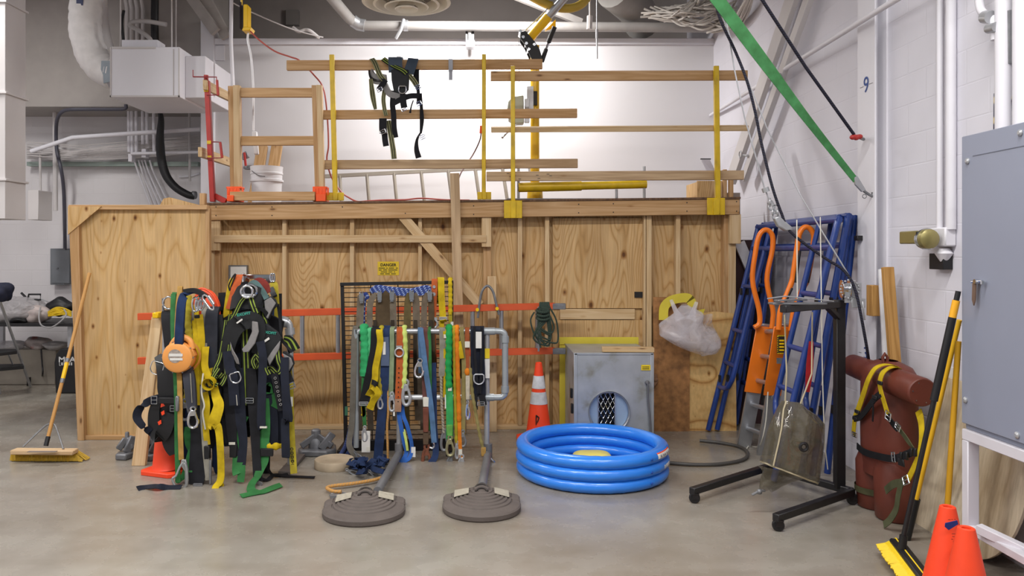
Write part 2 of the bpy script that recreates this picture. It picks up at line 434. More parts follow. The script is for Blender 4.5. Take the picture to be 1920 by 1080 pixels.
WBACK = paint('white_panel_wall', '#d2cfd1', .55, var=.03, scale=1)
BLOCK = block_wall('white_block_wall', '#dcdae2')
BLOCKL = block_wall('white_block_wall_back', '#dcd8d9', 'XZ')
DARKC = paint('dark_ceiling', '#938a85', .85, var=.15, scale=1.5)
GREYP = paint('grey_duct_paint', '#8f8b87', .6, var=.1)
FLOOR = concrete('polished_concrete')
YEL = paint('yellow_paint', '#d9b414', .42, var=.12, scale=9, dirt='#b09020')
YELB = paint('yellow_gloss', '#f0c010', .3, var=.05)
BLUE = paint('blue_powder_coat', '#1c3a80', .38, var=.16, scale=14, coat=.2)
ORG = paint('orange_fibreglass', '#d2562a', .5, var=.1)
ORGB = paint('orange_gloss', '#ee7a1c', .32, var=.08)
CONE = paint('orange_cone_vinyl', '#f4471f', .5, var=.07)
BLK = paint('black_steel', '#1b191b', .45, var=.3, scale=20)
BLKP = paint('black_plastic', '#161619', .5, var=.2)
GALV = paint('galvanised_steel', '#b2b3b6', .36, .5, .12, 18)
ALU = paint('aluminium', '#b9bbc0', .36, .8, .1, 12)
CHR = paint('chrome', '#d4d6da', .18, 1.0, .08, 10)
IRON = paint('worn_iron', '#828386', .45, .5, .2, 20)
RUB = paint('brown_grey_rubber', '#5d544f', .75, var=.15, scale=10, bump=.15)
RED = paint('red_paint', '#a92a24', .45, var=.15)
PVC = paint('grey_pvc_pipe', '#a3a9ad', .3, .35, .08)
PAPER = paint('paper_label', '#d8d5cf', .7, var=.05, scale=30)
INK = paint('black_ink', '#17130d', .7, var=.0)
# ================================================================ the setting
XR, XC, YB, YL = 2.85, 2.757, 9.39, 10.2
struct(MB().box((-9, -3, -.1), (4, 10.6, 0)).build('floor', FLOOR))
struct(MB().box((XR, -3, 0), (XR+.2, 10.6, 6)).build('wall_right', BLOCK))
xl = (402-CX)*YB/F
struct(MB().box((xl, YB, 0), (XR, YB+.1, W(0, 84, YB).z)).build('wall_back', WBACK))
struct(MB().box((xl, YB-.03, W(0, 84.5, YB).z), (XR, YB+.13, W(0, 73, YB).z)).build('trim_1', WHITE, bevel=.004))
struct(MB().box((-7.4, YL, 0), (xl-.02, YL+.15, 3.6)).build('wall_rear', BLOCKL))
zs = W(0, 200, 9.5).z
struct(MB().box((-7.4, 9.5, zs), (xl-.14, YL+.15, 6)).build('wall_soffit', paint('soffit_grey', '#a39c97', .6, var=.06)))
struct(MB().box((-7.6, -3, 0), (-7.4, 10.4, 6)).build('wall_left', BLOCK))
struct(MB().box((-7.4, 11.2, 3.5), (XR+.2, 11.4, 6.2)).build('wall_upper', DARKC))
struct(MB().box((-7.6, 1.5, 5.9), (XR+.2, 11.4, 6.1)).build('ceiling', DARKC))
# partition end post
a = W(376, 0, YB-.05); b_ = W(401, 0, YB-.05)
struct(MB().box((a.x, YB-.05, 0), (b_.x, YB+.12, W(0, 36, YB).z), 2).box((b_.x, YB-.02, 4.0), (b_.x+.12, YB+.12, W(0, 86, YB).z)).build('trim_2', WHITE, bevel=.004))
# steel column standing proud of the right wall
col_ = MB().box((XC, 5.376, 0), (XC+.012, 5.62, 6)).box((XC+.01, 5.49, 0), (XR, 5.5, 6)).box((XR-.012, 5.376, 0), (XR, 5.62, 6))
struct(col_.build('column_right', WHITE))
zc = EYE-(160-HY)*XC/725
sg = thing('number_marking', 'blue number 9 high on the white steel column', 'number', (XC, 5.49, zc))
BLUM = paint('blue_marking', '#2d4a8c', .6)
text('9', .16, BLUM, (XC-.003, 5.49, zc), RWALL, sg, 'digit', .0005)
MB().box((XC-.002, 5.40, zc-.001), (XC-.0005, 5.45, zc+.001)).box((XC-.002, 5.53, zc-.001), (XC-.0005, 5.58, zc+.001)).each('tick_line', INK, sg)
zc3 = EYE-(662-HY)*XC/718
sg3 = thing('number_marking', 'blue number 3 low on the white steel column behind the brown dummy', 'number', (XC, 5.5, zc3))
text('3', .12, BLUM, (XC-.003, 5.5, zc3), RWALL, sg3, 'digit', .0005)
MB().box((XC-.002, 5.56, zc3-.001), (XC-.0005, 5.60, zc3+.001)).each('tick_line', INK, sg3)

# ================================================================ timber mezzanine with its plywood front
YS, YP, YFa = 7.20, 7.29, 7.14
ZL, ZR_ = W(0, 384, YFa).z, W(0, 373, YFa).z
XA, XB = W(388, 0, YFa).x, W(1387, 0, YFa).x
def zd(x): return ZL+(x-XA)/(XB-XA)*(ZR_-ZL)
mz = thing('timber_mezzanine', 'raised timber platform with a plywood front wall and a deep fascia board', 'platform', (0, YS, 0))
hF = 29*YFa/F
MB().beam((XA, YFa+.02, ZL-hF/2), (XB, YFa+.02, ZR_-hF/2), hF, .04).build('fascia_board', LUM, mz, .004)
MB().prism([(XA-.01, YFa-.012, ZL), (XB+.005, YFa-.012, ZR_), (XB+.005, YFa-.012, ZR_+.018), (XA-.01, YFa-.012, ZL+.018)], (0, YB-YFa-.03, 0)).build('deck', lumber('deck_edge', '#7a5c44', '#5d4534'), mz)
nb = MB()
for x, y in ((405, 388), (405, 404), (510, 388), (510, 404), (642, 388), (1288, 380), (1288, 396), (1381, 378), (1381, 396), (1085, 383), (1085, 399), (1150, 382), (1150, 398), (760, 400), (888, 386), (888, 402)):
    q = W(x, y, YFa); nb.lathe([(.006, 0), (.006, -.002)], q, 6, (0, 1, 0))
nb.each('screw_head', BLK, mz)
def ply(x0, x1, y0, y1, Y=YP, m=PLY, name='plywood_panel', parent=mz, t=.018):
    a = W(x0, y0, Y); b = W(x1, y1, Y)
    return MB().box((a.x, Y, max(b.z, 0.0)), (b.x, Y+t, a.z), 2).build(name, m, parent, .001)
for x0, x1 in ((388, 536), (536.6, 660), (660.6, 786), (786.6, 911), (911.6, 1027), (1027.6, 1216), (1216.6, 1370)):
    ply(x0, x1, 400, 835)
a = W(1035, 412, 7.27)
hp = ply(1036, 1207, 409, 578, 7.262, PLY, 'access_hatch')
ply(1036, 1207, 600, 812, 7.262, PLY, 'access_hatch')
MB().box(W(1050, 599, 7.25), W(1190, 579, 7.262)).build('hatch_rail', LUMP, mz, .002)
MB().box(W(1190, 558, 7.25), W(1206, 547, 7.262)).build('hatch_hole', BLK, mz)
def stud(x0, x1, y0, y1, Y=YS, d=.088, m=LUMP, name='stud'):
    a = W(x0, y0, Y); b = W(x1, y1, Y)
    return MB().box((a.x, Y, max(b.z, .039)), (b.x, Y+d, a.z), 2).build(name, m, mz, .003)
for x0, x1, y0, y1 in ((395, 401, 400, 806), (529, 537, 400, 806), (656, 664, 400, 806), (784, 791, 400, 806), (971, 979, 398, 804), (1022, 1030, 397, 804), (1212, 1222, 396, 804), (1268, 1276, 395, 804), (1207, 1211, 396, 804)):
    stud(x0, x1, y0, y1)
stud(402, 412, 470, 806, YS+.03, .058, LUM); stud(906, 921, 400, 806, YS+.02, .06, LUM)
stud(1357, 1366, 398, 804, YS, .088, LUM); stud(1366, 1380, 398, 804, YS-.01, .09, LUMP, 'end_post')
MB().box(W(392, 470, YFa+.02), W(415, 412, YS)).build('post_block', LUMP, mz, .003)
MB().box(W(903, 463, YFa+.02), W(921, 406, YS)).build('post_block', LUMP, mz, .003)
MB().box(W(1368, 457, YFa+.01), W(1386, 402, YS)).build('post_block', LUMP, mz, .003)
MB().box(W(401, 455, YFa+.008), W(912, 441, YS-.01)).build('ledger_board', LUMP, mz, .003)
dg = MB()
p0 = W(752, 402, YS-.02); p1 = W(900, 572, YS-.02)
dg.beam(p0, p1, .088, .038, (1, 0, 1)); dg.build('diagonal_brace', LUMP, mz, .003)
MB().box((XA, YS, 0), (XB-.05, YS+.088, .038), 0).build('bottom_plate', LUMP, mz, .003)
MB().box((XB-.075, YS+.1, 0), (XB-.05, YB-.02, zd(XB)-.02)).build('side_panel', PLY, mz)
MB().box((XA+.02, YS+.1, 0), (XA+.045, YB-.02, zd(XA)-.02)).build('side_panel', PLY, mz)
for k in range(5): MB().box((XA+.05, 7.5+k*.42, zd(XA)-.19), (XB-.08, 7.54+k*.42, zd(XA)-.012), 0).build('joist', LUM, mz)

# loose uprights standing against the mezzanine front
o = MB(); p0 = W(852.5, 325, 7.105); p1 = WZ(866, 7.04, 0.0)
o.beam(p0, p1, .036, .085, (0, 1, 0)); tag(o.build('loose_board', LUMG, bevel=.003), 'tall weathered two-by-four standing upright against the platform fascia', 'board')
o = MB(); p0 = W(922, 518, 7.17); p1 = WZ(924, 7.12, 0.0)
o.beam(p0, p1, .036, .08, (0, 1, 0)); tag(o.build('loose_board', LUMP, bevel=.003), 'short pale board upright behind the orange wall ladder', 'board')

# danger sign and grey outlet box on the plywood
sn = thing('danger_sign', 'yellow danger notice on the plywood between two studs', 'sign', W(728, 516, YP))
MB().box(W(708, 516, YP-.004), W(748, 490.5, YP), 0).build('sign_plate', paint('sign_yellow', '#dcbc22', .5, var=.03), sn)
text('DANGER', .037, INK, W(728, 497, YP-.005), FRONT, sn, 'lettering', .0005, 1.0, .0012)
tl = MB()
for yy, segs in ((502.6, ((710, 722), (724, 727), (729, 739), (742, 746))), (506.2, ((710, 716), (718, 726), (728, 745))), (509.9, ((714, 726), (728, 736), (738, 741))), (513.4, ((713, 720), (722, 731), (733, 742)))):
    for x0, x1 in segs: tl.box(W(x0, yy+.7, YP-.005), W(x1, yy-.7, YP-.004))
tl.build('small_print', INK, sn)
ob = thing('outlet_box', 'grey metal outlet box on the plywood above the harnesses', 'electrical box', W(447, 516, YP))
MB().box(W(428, 530, YP-.05), W(466, 497, YP)).build('box_body', IRON, ob, .004)
MB().box(W(432, 527, YP-.054), W(462, 500, YP-.05)).build('cover_plate', PAPER, ob, .002)

# plywood door-like panel at the left end
lp = thing('plywood_partition', 'knotty plywood panel in a timber frame, left of the platform', 'partition', WZ(265, 6.8, 0))
YQ = 6.78
def Q(x, y, Y=YQ):
    q = W(x, y, Y); return q
MB().prism([Q(146, 822, 6.83), Q(390, 822, 6.83), Q(387, 388, 6.83), Q(132, 388, 6.83)], (0, .016, 0)).build('plywood_sheet', PLYK, lp)
MB().prism([WZ(145, YQ, 0), WZ(158, YQ, 0), Q(146, 388), Q(128, 388)], (0, .088, 0)).build('frame_stud', LUM, lp, .003)
MB().box(WZ(158, YQ+.02, 0), V(Q(390, 0).x, YQ+.06, .04), 0).build('frame_plate', LUM, lp, .003)
MB().box(Q(128, 393), V(Q(388, 0).x, YQ+.088, Q(0, 384).z), 0).build('frame_plate', LUM, lp, .003)
MB().prism([Q(127, 387, 6.768), Q(190, 387, 6.768), Q(127, 440, 6.768)], (0, .012, 0)).build('corner_gusset', PLYK, lp, .001)
MB().box(V(Q(387, 0).x-.02, YQ+.03, 0), V(Q(390, 0).x, YQ+.088, Q(0, 390).z)).build('frame_stud', LUM, lp, .003)

# ================================================================ guard rails on the deck
def post(xt, yt, xb, Y, base, wpx, label):
    p = W(xb, base[3], Y)
    t = thing('guardrail_post', label, 'post', p)
    a = W(xt, yt, Y); b = W(xb, base[3]-1, Y); w = wpx*Y/F
    MB().beam(b, a, w, .04, (1, 0, 0)).build('post_tube', YEL, t, .004)
    MB().box(W(base[0], base[3], Y-.016), W(base[1], base[2], Y-.006)).build('base_bracket', YEL, t, .003)
    MB().box(W(base[0]+(base[1]-base[0])*.36, base[3], Y-.03), W(base[0]+(base[1]-base[0])*.66, base[2], Y-.006)).build('post_socket', YEL, t, .004)
    return t
post(622.5, 103, 629, 7.24, (612, 645, 361, 376), 9, 'yellow steel guardrail post at the left end of the upper rails')
post(907.5, 102, 907, 7.24, (895, 921, 360, 374), 7.5, 'yellow steel guardrail post standing on the deck behind the wide fascia bracket')
post(961.5, 124, 962, 7.10, (945, 979, 376, 409), 8, 'yellow steel guardrail post bracketed to the fascia, left of the blue pool')
post(1342.5, 124, 1346, 7.10, (1326, 1359, 371, 403), 9.5, 'yellow steel guardrail post bracketed to the right end of the fascia')
def rail(x0, x1, y0, y1, h, Y, label, m=LUM, t=.038, d=0):
    a = W(x0, y0, Y); b = W(x1, y1, Y)
    o = MB().beam(a, b, h*Y/F, t).build('guardrail_board', m, None, .003)
    return tag(o, label, 'rail board')
rail(538, 1017, 123, 120.5, 18.5, 7.30, 'top guardrail board of the left section, with the harness hung over it')
rail(604, 1082, 215.5, 212.5, 17, 7.30, 'middle guardrail board of the left section')
rail(606, 1083, 309, 306.5, 17, 7.30, 'bottom guardrail board of the left section, in front of the leaning ladder', LUMG)
rail(920, 1401, 143, 141.5, 18, 7.16, 'top guardrail board of the right section')
o = MB(); o.beam(W(921, 243, 7.17), W(1401, 240, 7.17), .05, .085, (0, -.25, 1)); tag(o.build('guardrail_board', LUMP, None, .003), 'middle guardrail board of the right section, laid flat', 'rail board')
rail(912, 1394, 331, 328.5, 17.5, 7.16, 'bottom guardrail board of the right section, with pencil marks', LUMG)
mk = MB()
for x, y in ((950, 325), (955, 331), (962, 329), (972, 335), (1005, 328), (1008, 334), (1025, 326), (1030, 329)): mk.box(W(x, y+1, 7.139), W(x+5, y, 7.141))
put(mk.build('pencil_marking', paint('pencil', '#5b5048', .8)), [o for o in COL.objects if o.get('label', '').endswith('with pencil marks')][0])
tape = thing('hanging_tag', 'small grey cloth tag tied round the top guardrail board', 'tag', W(845, 150, 7.27))
MB().box(W(841.5, 150, 7.268), W(848.5, 131, 7.272)).box(W(841, 134, 7.268), W(849, 111, 7.276)).build('cloth', paint('grey_cloth', '#a7a9b0', .8), tape)

# timber gate frame with orange boots
YG = 7.24
gt = thing('timber_gate_frame', 'wooden gate frame of doubled posts and rungs in orange boots', 'gate', W(520, 377, YG))
def gpost(xt0, xt1, xb0, xb1, yt, yb, Y):
    return MB().prism([W(xb0, yb, Y), W(xb1, yb, Y), W(xt1, yt, Y), W(xt0, yt, Y)], (0, .06, 0))
gpost(427, 437, 432, 439, 161, 376, YG).build('gate_post', LUM, gt, .003)
gpost(436.5, 449, 438.5, 451, 159.5, 376, YG-.03).build('gate_post', LUMP, gt, .003)
gpost(584, 593, 591, 599, 159.5, 376, YG).build('gate_post', LUM, gt, .003)
gpost(592.5, 603, 598.5, 608, 159, 376, YG-.03).build('gate_post', LUMP, gt, .003)
MB().beam(W(448, 174, YG+.02), W(586, 174, YG+.02), .087, .038).build('gate_rung', LUM, gt, .003)
MB().beam(W(449, 264.5, YG+.02), W(589, 264, YG+.02), .087, .038).build('gate_rung', LUM, gt, .003)
MB().beam(W(432, 368, YG-.075), W(591, 368, YG-.075), .083, .038).build('toe_board', LUM, gt, .003)
ORP = paint('orange_plastic', '#f2571c', .4, var=.05)
for x0, x1, xi0, xi1 in ((425, 458, 438, 451), (586, 617, 593, 612)):
    q = MB(); q.box(W(x0, 377.5, YG-.055), W(x1, 353, YG+.09))
    q.obox(W((x0+x1)/2, 352.5, YG), ((x1-x0-4)*YG/F, .1, .02))
    for k in range(5): q.box(W(x0+3+k*6.2, 366, YG-.06), W(x0+6+k*6.2, 353, YG-.05))
    if x0 > 500: q.box(W(592, 377.5, YG-.09), W(612, 364, YG-.05))
    else: q.box(W(425, 377.5, YG-.12), W(442, 367, YG-.05))
    q.build('plastic_boot', ORP, gt, .006, seg=2)

# red clamp posts with boards along the left edge of the deck
rp = thing('clamp_post', 'red steel clamp post on the left front corner of the deck', 'post', W(397, 378, 7.16))
MB().prism([W(393, 378, 7.15), W(402, 378, 7.15), W(391, 150, 7.15), W(382, 150, 7.15)], (0, .05, 0)).build('post_bar', RED, rp, .003)
MB().tube([W(386.5, 150, 7.17), W(386.5, 141, 7.17)], .022, 10).build('post_cap', RED, rp)
MB().beam(W(400, 366, 7.2), W(424, 378, 7.16), .05, .03).build('post_foot', RED, rp, .003)
cl = MB()
for ya, yb, x0, x1 in ((144, 178, 362, 406), (266, 296, 398, 414)):
    cl.tube([W(x0, ya, 7.12), W(x1, ya+.5, 7.12), W(x1+1.5, yb, 7.1), W(388, yb+.5, 7.12)], .006, 8)
cl.tube([W(362, 144, 7.12), W(362, 131, 7.12)], .005, 8)
cl.each('clamp_rod', paint('dark_red_steel', '#8a2a30', .4), rp)
MB().beam(W(409, 179, 7.09), W(407, 150, 7.09), .02, .02).beam(W(416.5, 296, 7.09), W(413, 267, 7.09), .02, .02).build('clamp_bar', RED, rp, .002)
MB().box(W(382, 172, 7.145), W(391, 162, 7.155)).box(W(388, 270, 7.145), W(396, 264, 7.155)).box(W(389, 297, 7.145), W(397, 292, 7.155)).each('worn_patch', YEL, rp)
tag(MB().beam(W(384, 159, 7.1), W(436, 185, 8.3), .09, .036).build('guardrail_board', LUMP, None, .003), 'top board running back along the left edge of the deck', 'rail board')
tag(MB().beam(W(375, 285, 7.08), W(433, 305, 8.3), .09, .036).build('guardrail_board', LUMP, None, .003), 'lower board running back along the left edge of the deck', 'rail board')
rq = thing('clamp_post', 'red clamp with a grey plate at the rear of the deck left edge', 'post', V(W(452, 0, 8.7).x, 8.7, zd(-2.3)))
MB().beam(V(W(452, 0, 8.7).x, 8.7, zd(-2.3)+.02), W(450, 185, 8.7), .03, .03, (1, 0, 0)).build('post_bar', RED, rq, .003)
MB().prism([W(451, 290, 8.6), W(460, 283, 8.6), W(467, 295, 8.6), W(455, 300, 8.6)], (0, .03, 0)).build('steel_plate', IRON, rq, .003)
MB().tube([W(458, 286, 8.58), W(461, 312, 8.58)], .014, 8).build('clamp_rod', RED, rq)
MB().tube(circ(W(466, 314, 8.56), .045, (1, 0, 0), (0, .6, .35), 16), .014, 8, True).tube([W(466, 313, 8.56), W(490, 323, 8.5)], .007, 6).build('clamp_handle', IRON, rq)

# ---- things on the deck
def onz(x, Y): return zd((x-CX)*Y/F)+.018
Yk = 8.0; xb = (500-CX)*Yk/F; zb = onz(500, Yk)
bk = thing('plastic_bucket', 'white plastic bucket on the deck behind the gate frame', 'bucket', (xb, Yk, zb))
WPL = paint('white_plastic', '#e4e3e6', .35, var=.02)
r1 = 29*Yk/F; ht = W(0, 313, Yk).z-zb
MB().lathe([(r1*.9, 0), (r1*.95, ht*.55), (r1*.97, ht*.62), (r1*1.06, ht*.63), (r1*1.06, ht*.68), (r1*.98, ht*.69), (r1*.99, ht*.8), (r1*1.03, ht*.81), (r1*1.03, ht*.85), (r1*1.0, ht*.86), (r1*1.02, ht*.96), (r1*1.04, ht), (r1*.97, ht), (r1*.93, ht*.7), (r1*.86, .02)], (xb, Yk, zb), 36).build('pail', WPL, bk)
hd = crom([W(471, 318, 7.99), W(474, 322, 7.86), W(485, 329, 7.82), W(497, 331, 7.81)], 5)
MB().tube(hd, .005, 6).build('wire_handle', IRON, bk)
for i, (x0, y0, x1, y1, lb) in enumerate(((492, 275, 473, 372, 'left of two timber offcuts leaning on the back wall behind the bucket'), (520, 270, 500, 372, 'right of two timber offcuts leaning on the back wall behind the bucket'))):
    p = W(x0, y0, 9.25); Yb2 = 8.75; q = V((x1-CX)*Yb2/F, Yb2, onz(x1, Yb2))
    tag(MB().beam(q, p, .13, .038, (1, 0, 0)).build('timber_offcut', LUM, None, .003), lb, 'timber')

# ladder lying on its edge against the back wall
ld = thing('extension_ladder', 'long aluminium ladder on its edge along the back wall of the deck', 'ladder', V(W(780, 0, 9.1).x, 9.1, onz(780, 9.1)))
A0 = W(604, 331, 9.0); A1 = W(990, 311, 9.0); zl = onz(604, 9.0)
B0 = V(A0.x+.02, 9.0, zl+.035); B1 = V(A1.x+.08, 9.0, onz(990, 9.0)+.035)
LDM = paint('dull_ladder_grey', '#a49d92', .5, .2)
MB().beam(A0, A1, .045, .03).build('side_rail', LDM, ld, .003)
MB().beam(B0, B1, .045, .03).build('side_rail', LDM, ld, .003)
for k in range(8):
    t = (k+.65)/7.6
    MB().tube([A0.lerp(A1, t), B0.lerp(B1, t)], .02, 8).build('rung', LDM, ld)

# davit crane
dv = thing('davit_crane', 'yellow davit crane with a raised silver arm and a winch on its mast', 'crane', V(W(1002, 0, 8.0).x, 8.0, onz(1002, 8.0)))
YD = 8.0; zb = onz(1002, YD)
mx = (1003-CX)*YD/F
MB().tube([(mx, YD, zb+.16), (mx, YD, W(0, 86, YD).z)], 8*YD/F*1.05, 18).build('mast', YELB, dv)
MB().lathe([(.15, 0), (.15, .02), (.085, .03), (.075, .2), (.062, .2)], (mx, YD, zb), 20).build('mast_foot', YEL, dv)
bt = [W(977, 60, YD-.08), W(985, 57, YD-.08), W(1003, 78, YD-.08), W(1012, 92, YD-.08), W(1019, 116, YD-.08), W(999, 116, YD-.08), W(985, 85, YD-.08), W(976, 72, YD-.08)]
MB().prism(bt, (0, .02, 0)).prism([q+V(0, .14, 0) for q in bt], (0, .02, 0)).build('head_plate', BLKP, dv, .002)
bo = MB()
for x, y in ((976, 58), (981, 69), (1002, 83), (991.5, 92), (987, 81)): bo.lathe([(.016, 0), (.016, .19), (.01, .2)], W(x, y, YD-.095), 10, (0, 1, 0))
bo.each('pin', CHR, dv)
am0 = W(990, 75, YD); am1 = W(1044, 12, YD-.15); am2 = W(1075, -22, YD-.25)
MB().tube([am0, am0.lerp(am1, .72)], .05, 16).build('arm_sleeve', YELB, dv)
MB().tube([am0.lerp(am1, .55), am2], .042, 16).build('arm_tube', ALU, dv)
MB().prism([W(1022, 57, YD-.02), W(1042, 36, YD-.06), W(1042, 50, YD-.06), W(1036, 54, YD-.05)], (0, .05, 0)).build('arm_gusset', YELB, dv, .003)
MB().tube([W(1016, 116, YD), W(1024, 92, YD)], .024, 10).tube([W(1028, 80, YD), W(1040, 50, YD-.05)], .026, 10).each('strut_body', BLKP, dv)
MB().tube([W(1023, 95, YD), W(1031, 74, YD)], .014, 8).build('strut_rod', CHR, dv)
MB().tube([W(982, 60, YD), W(1005, 38, YD-.05), W(1060, -16, YD-.2)], .006, 6).build('lifting_cable', IRON, dv)
MB().box(W(996, 197, YD-.09), W(1007, 172, YD-.055)).build('winch_bracket', BLKP, dv, .003)
GRN = paint('grey_green_enamel', '#b3b8a6', .4, var=.05)
wn = MB(); wc = W(978, 205, YD-.13)
wn.prism([W(951, 205, YD-.2), W(953, 190, YD-.2), W(962, 180, YD-.2), W(982, 178, YD-.2), W(983, 231, YD-.2), W(966, 232, YD-.2), W(954, 224, YD-.2)], (0, .14, 0))
wn.build('winch_housing', GRN, dv, .012, seg=2)
MB().box(W(984, 229, YD-.17), W(992, 187, YD-.1)).box(W(988, 205, YD-.1), W(1000, 163, YD-.06)).build('winch_frame', GALV, dv, .002)
MB().tube([W(944, 256, YD-.24), W(950, 250, YD-.24), W(968, 233, YD-.22)], .008, 6).tube([W(942, 258, YD-.26), W(945, 252, YD-.2)], .012, 8).build('winch_crank', GALV, dv)
MB().tube([W(973, 178, YD-.12), W(973, 60, YD)], .003, 5).build('winch_line', IRON, dv)
# yellow base tube lying on the deck
yb = thing('davit_base_leg', 'thick yellow tube resting level on steel pins across the deck', 'base leg', V(W(1090, 0, 7.6).x, 7.6, onz(1090, 7.6)))
MB().tube([W(972, 351.5, 7.6), W(1090, 348.5, 7.6)], 9.5*7.6/F*.95, 18).tube([W(1088, 348.5, 7.6), W(1212, 345.5, 7.6)], 8*7.6/F*.95, 18).build('tube', YEL, yb)
MB().lathe([(.042, 0), (.042, -.004)], W(972, 351.5, 7.6), 16, (1, 0, 0)).build('tube_end', BLKP, yb)
lg = MB()
for x, yt in ((972, 316), (1156, 355), (1208, 312)):
    lg.tube([V(W(x, 0, 7.6).x, 7.6, onz(x, 7.6)), W(x, yt, 7.6)], .014, 8)
lg.each('steel_pin', GALV, yb)
tag(MB().box(V(W(950, 0, 7.35).x, 7.25, zd(.3)+.018), V(W(1192, 0, 7.35).x, 7.5, zd(.9)+.03)).build('steel_sheet', IRON), 'flat grey steel sheet lying on the deck under the yellow tube', 'metal sheet')
bx = thing('plywood_box', 'open plywood box on the right end of the deck', 'box', V(W(1340, 0, 7.9).x, 7.9, onz(1340, 7.9)))
zq = onz(1340, 7.9)
MB().box(V(W(1307, 0, 7.7).x, 7.7, zq), V(W(1354, 0, 7.7).x, 7.72, W(0, 339, 7.7).z)).build('front_panel', PLY, bx, .002)
MB().box(V(W(1307, 0, 7.7).x, 7.72, zq), V(W(1307, 0, 7.7).x+.02, 8.1, W(0, 341, 7.7).z)).build('side_panel', PLY, bx, .002)
MB().box(V(W(1355, 0, 7.7).x, 7.68, zq), V(W(1362, 0, 7.7).x, 7.72, W(0, 318, 7.7).z)).box(V(W(1366, 0, 7.7).x, 7.68, zq), V(W(1374, 0, 7.7).x, 7.72, W(0, 321, 7.7).z)).build('corner_post', LUM, bx, .002)
wb = thing('wall_bracket', 'white folding bracket on the back wall by the corner', 'bracket', W(1325, 310, 9.35))
MB().box(V(W(1314, 0, 9.2).x, 9.2, W(0, 299, 9.2).z), V(W(1333, 0, 9.2).x, 9.22, W(0, 297, 9.2).z)).build('bracket_arm', BLKP, wb)
MB().prism([W(1315, 299, 9.1), W(1331, 299, 9.1), W(1346, 330, 9.3), W(1332, 334, 9.3)], (0, .02, 0)).build('bracket_plate', WHITE, wb)
# power strip hanging on its cord, and the yellow pendant box
pb = thing('pendant_control', 'yellow pendant control box hanging from the ceiling by a yellow cable', 'control box', W(462, 58, 7.6))
q = MB(); q.box(W(456, 55, 7.6), W(471, 15, 7.72)); q.prism([W(453, 57, 7.58), W(468, 57, 7.58), W(471, 50, 7.58), W(456, 50, 7.58)], (0, .14, 0)); q.build('box_body', YELB, pb, .006)
MB().box(W(450.5, 53, 7.6), W(456, 9, 7.72)).build('box_side', paint('dark_navy_plastic', '#2a2438', .5), pb, .004)
MB().tube([W(453, 10, 7.65), V(W(452, 0, 7.65).x, 7.65, 5.86)], .011, 8).build('hanging_cable', YELB, pb)
ps = thing('power_strip', 'white power strip dangling on a white cord behind the gate frame', 'power strip', W(478, 290, 7.55))
MB().prism([W(472, 246, 7.55), W(481, 246, 7.55), W(484, 289, 7.55), W(476, 290, 7.55)], (0, .04, 0)).build('strip_body', WPL, ps, .006)
MB().tube(crom([W(466, 58, 7.66), W(464.5, 75, 7.64), W(471, 110, 7.62), W(475, 170, 7.6), W(475, 245, 7.57)], 6), .011, 8).build('white_cord', WPL, ps)
cd = MB().tube(crom([W(468, 57, 7.62), W(486, 75, 7.6), W(515, 96, 7.58), W(545, 107, 7.56), W(562, 114, 7.55), W(588, 140, 7.55), W(606, 165, 7.52), W(613, 210, 7.5), W(616, 270, 7.46), W(613, 300, 7.46), W(622, 333, 7.44), W(640, 360, 7.42), W(655, 371, 7.41)]+[V(W(x, 0, 7.3).x, Y, onz(x, 7.3)+.012+dz) for x, Y, dz in ((668, 7.36, .0), (690, 7.3, .0), (720, 7.34, .01), (760, 7.26, .005), (790, 7.3, .02), (835, 7.26, .0), (880, 7.34, .0))], 6), .008, 7)
tag(cd.build('extension_lead', paint('red_cord', '#b5564c', .5)), 'red extension cord drooping from the yellow pendant box to the deck', 'cord')
cd = thing('extension_lead', 'dark cord with an orange plug hanging by the middle of the back wall', 'cord', W(890, 290, 8.2))
MB().tube(crom([W(902, 245, 8.2), W(900, 262, 8.2), W(888, 288, 8.2), W(872, 312, 8.1), W(860, 335, 8.0), V(W(850, 0, 7.9).x, 7.9, onz(850, 7.9)+.01)], 6), .007, 6).build('cable', paint('dark_red_cord', '#5a3a36', .5), cd)
MB().tube([W(903, 236, 8.2), W(902, 250, 8.2)], .018, 8).build('plug', ORP, cd)
# ================================================================ blower box, cone, sheets, bag, pool
BX0, BX1, BY0, BY1, BZ = .787, 1.446, 6.42, 7.11, .815
SHEET = paint('galvanised_sheet', '#b7bcc2', .38, .5, .12, 5, dirt='#8b8878')
bxr = thing('ventilation_box', 'galvanised sheet metal ventilation box with a round grilled port, behind the pool', 'metal box', ((BX0+BX1)/2, (BY0+BY1)/2, 0))
hx, hz, hr = (1142-CX)*BY0/F, EYE-(772-HY)*BY0/F, 37*BY0/F
def bp(x, y): return V((x-CX)*BY0/F, BY0, EYE-(y-HY)*BY0/F)
gx0, gx1, gz0, gz1 = bp(1123, 0).x, bp(1153, 0).x, 0.02, bp(0, 738).z
m_ = MB()
m_.box((BX0, BY0+.004, 0), (BX0+.004, BY1, BZ)).box((BX1-.004, BY0+.004, 0), (BX1, BY1, BZ)).box((BX0, BY1-.004, 0), (BX1, BY1, BZ)).box((BX0, BY0+.004, BZ-.004), (BX1, BY1, BZ))
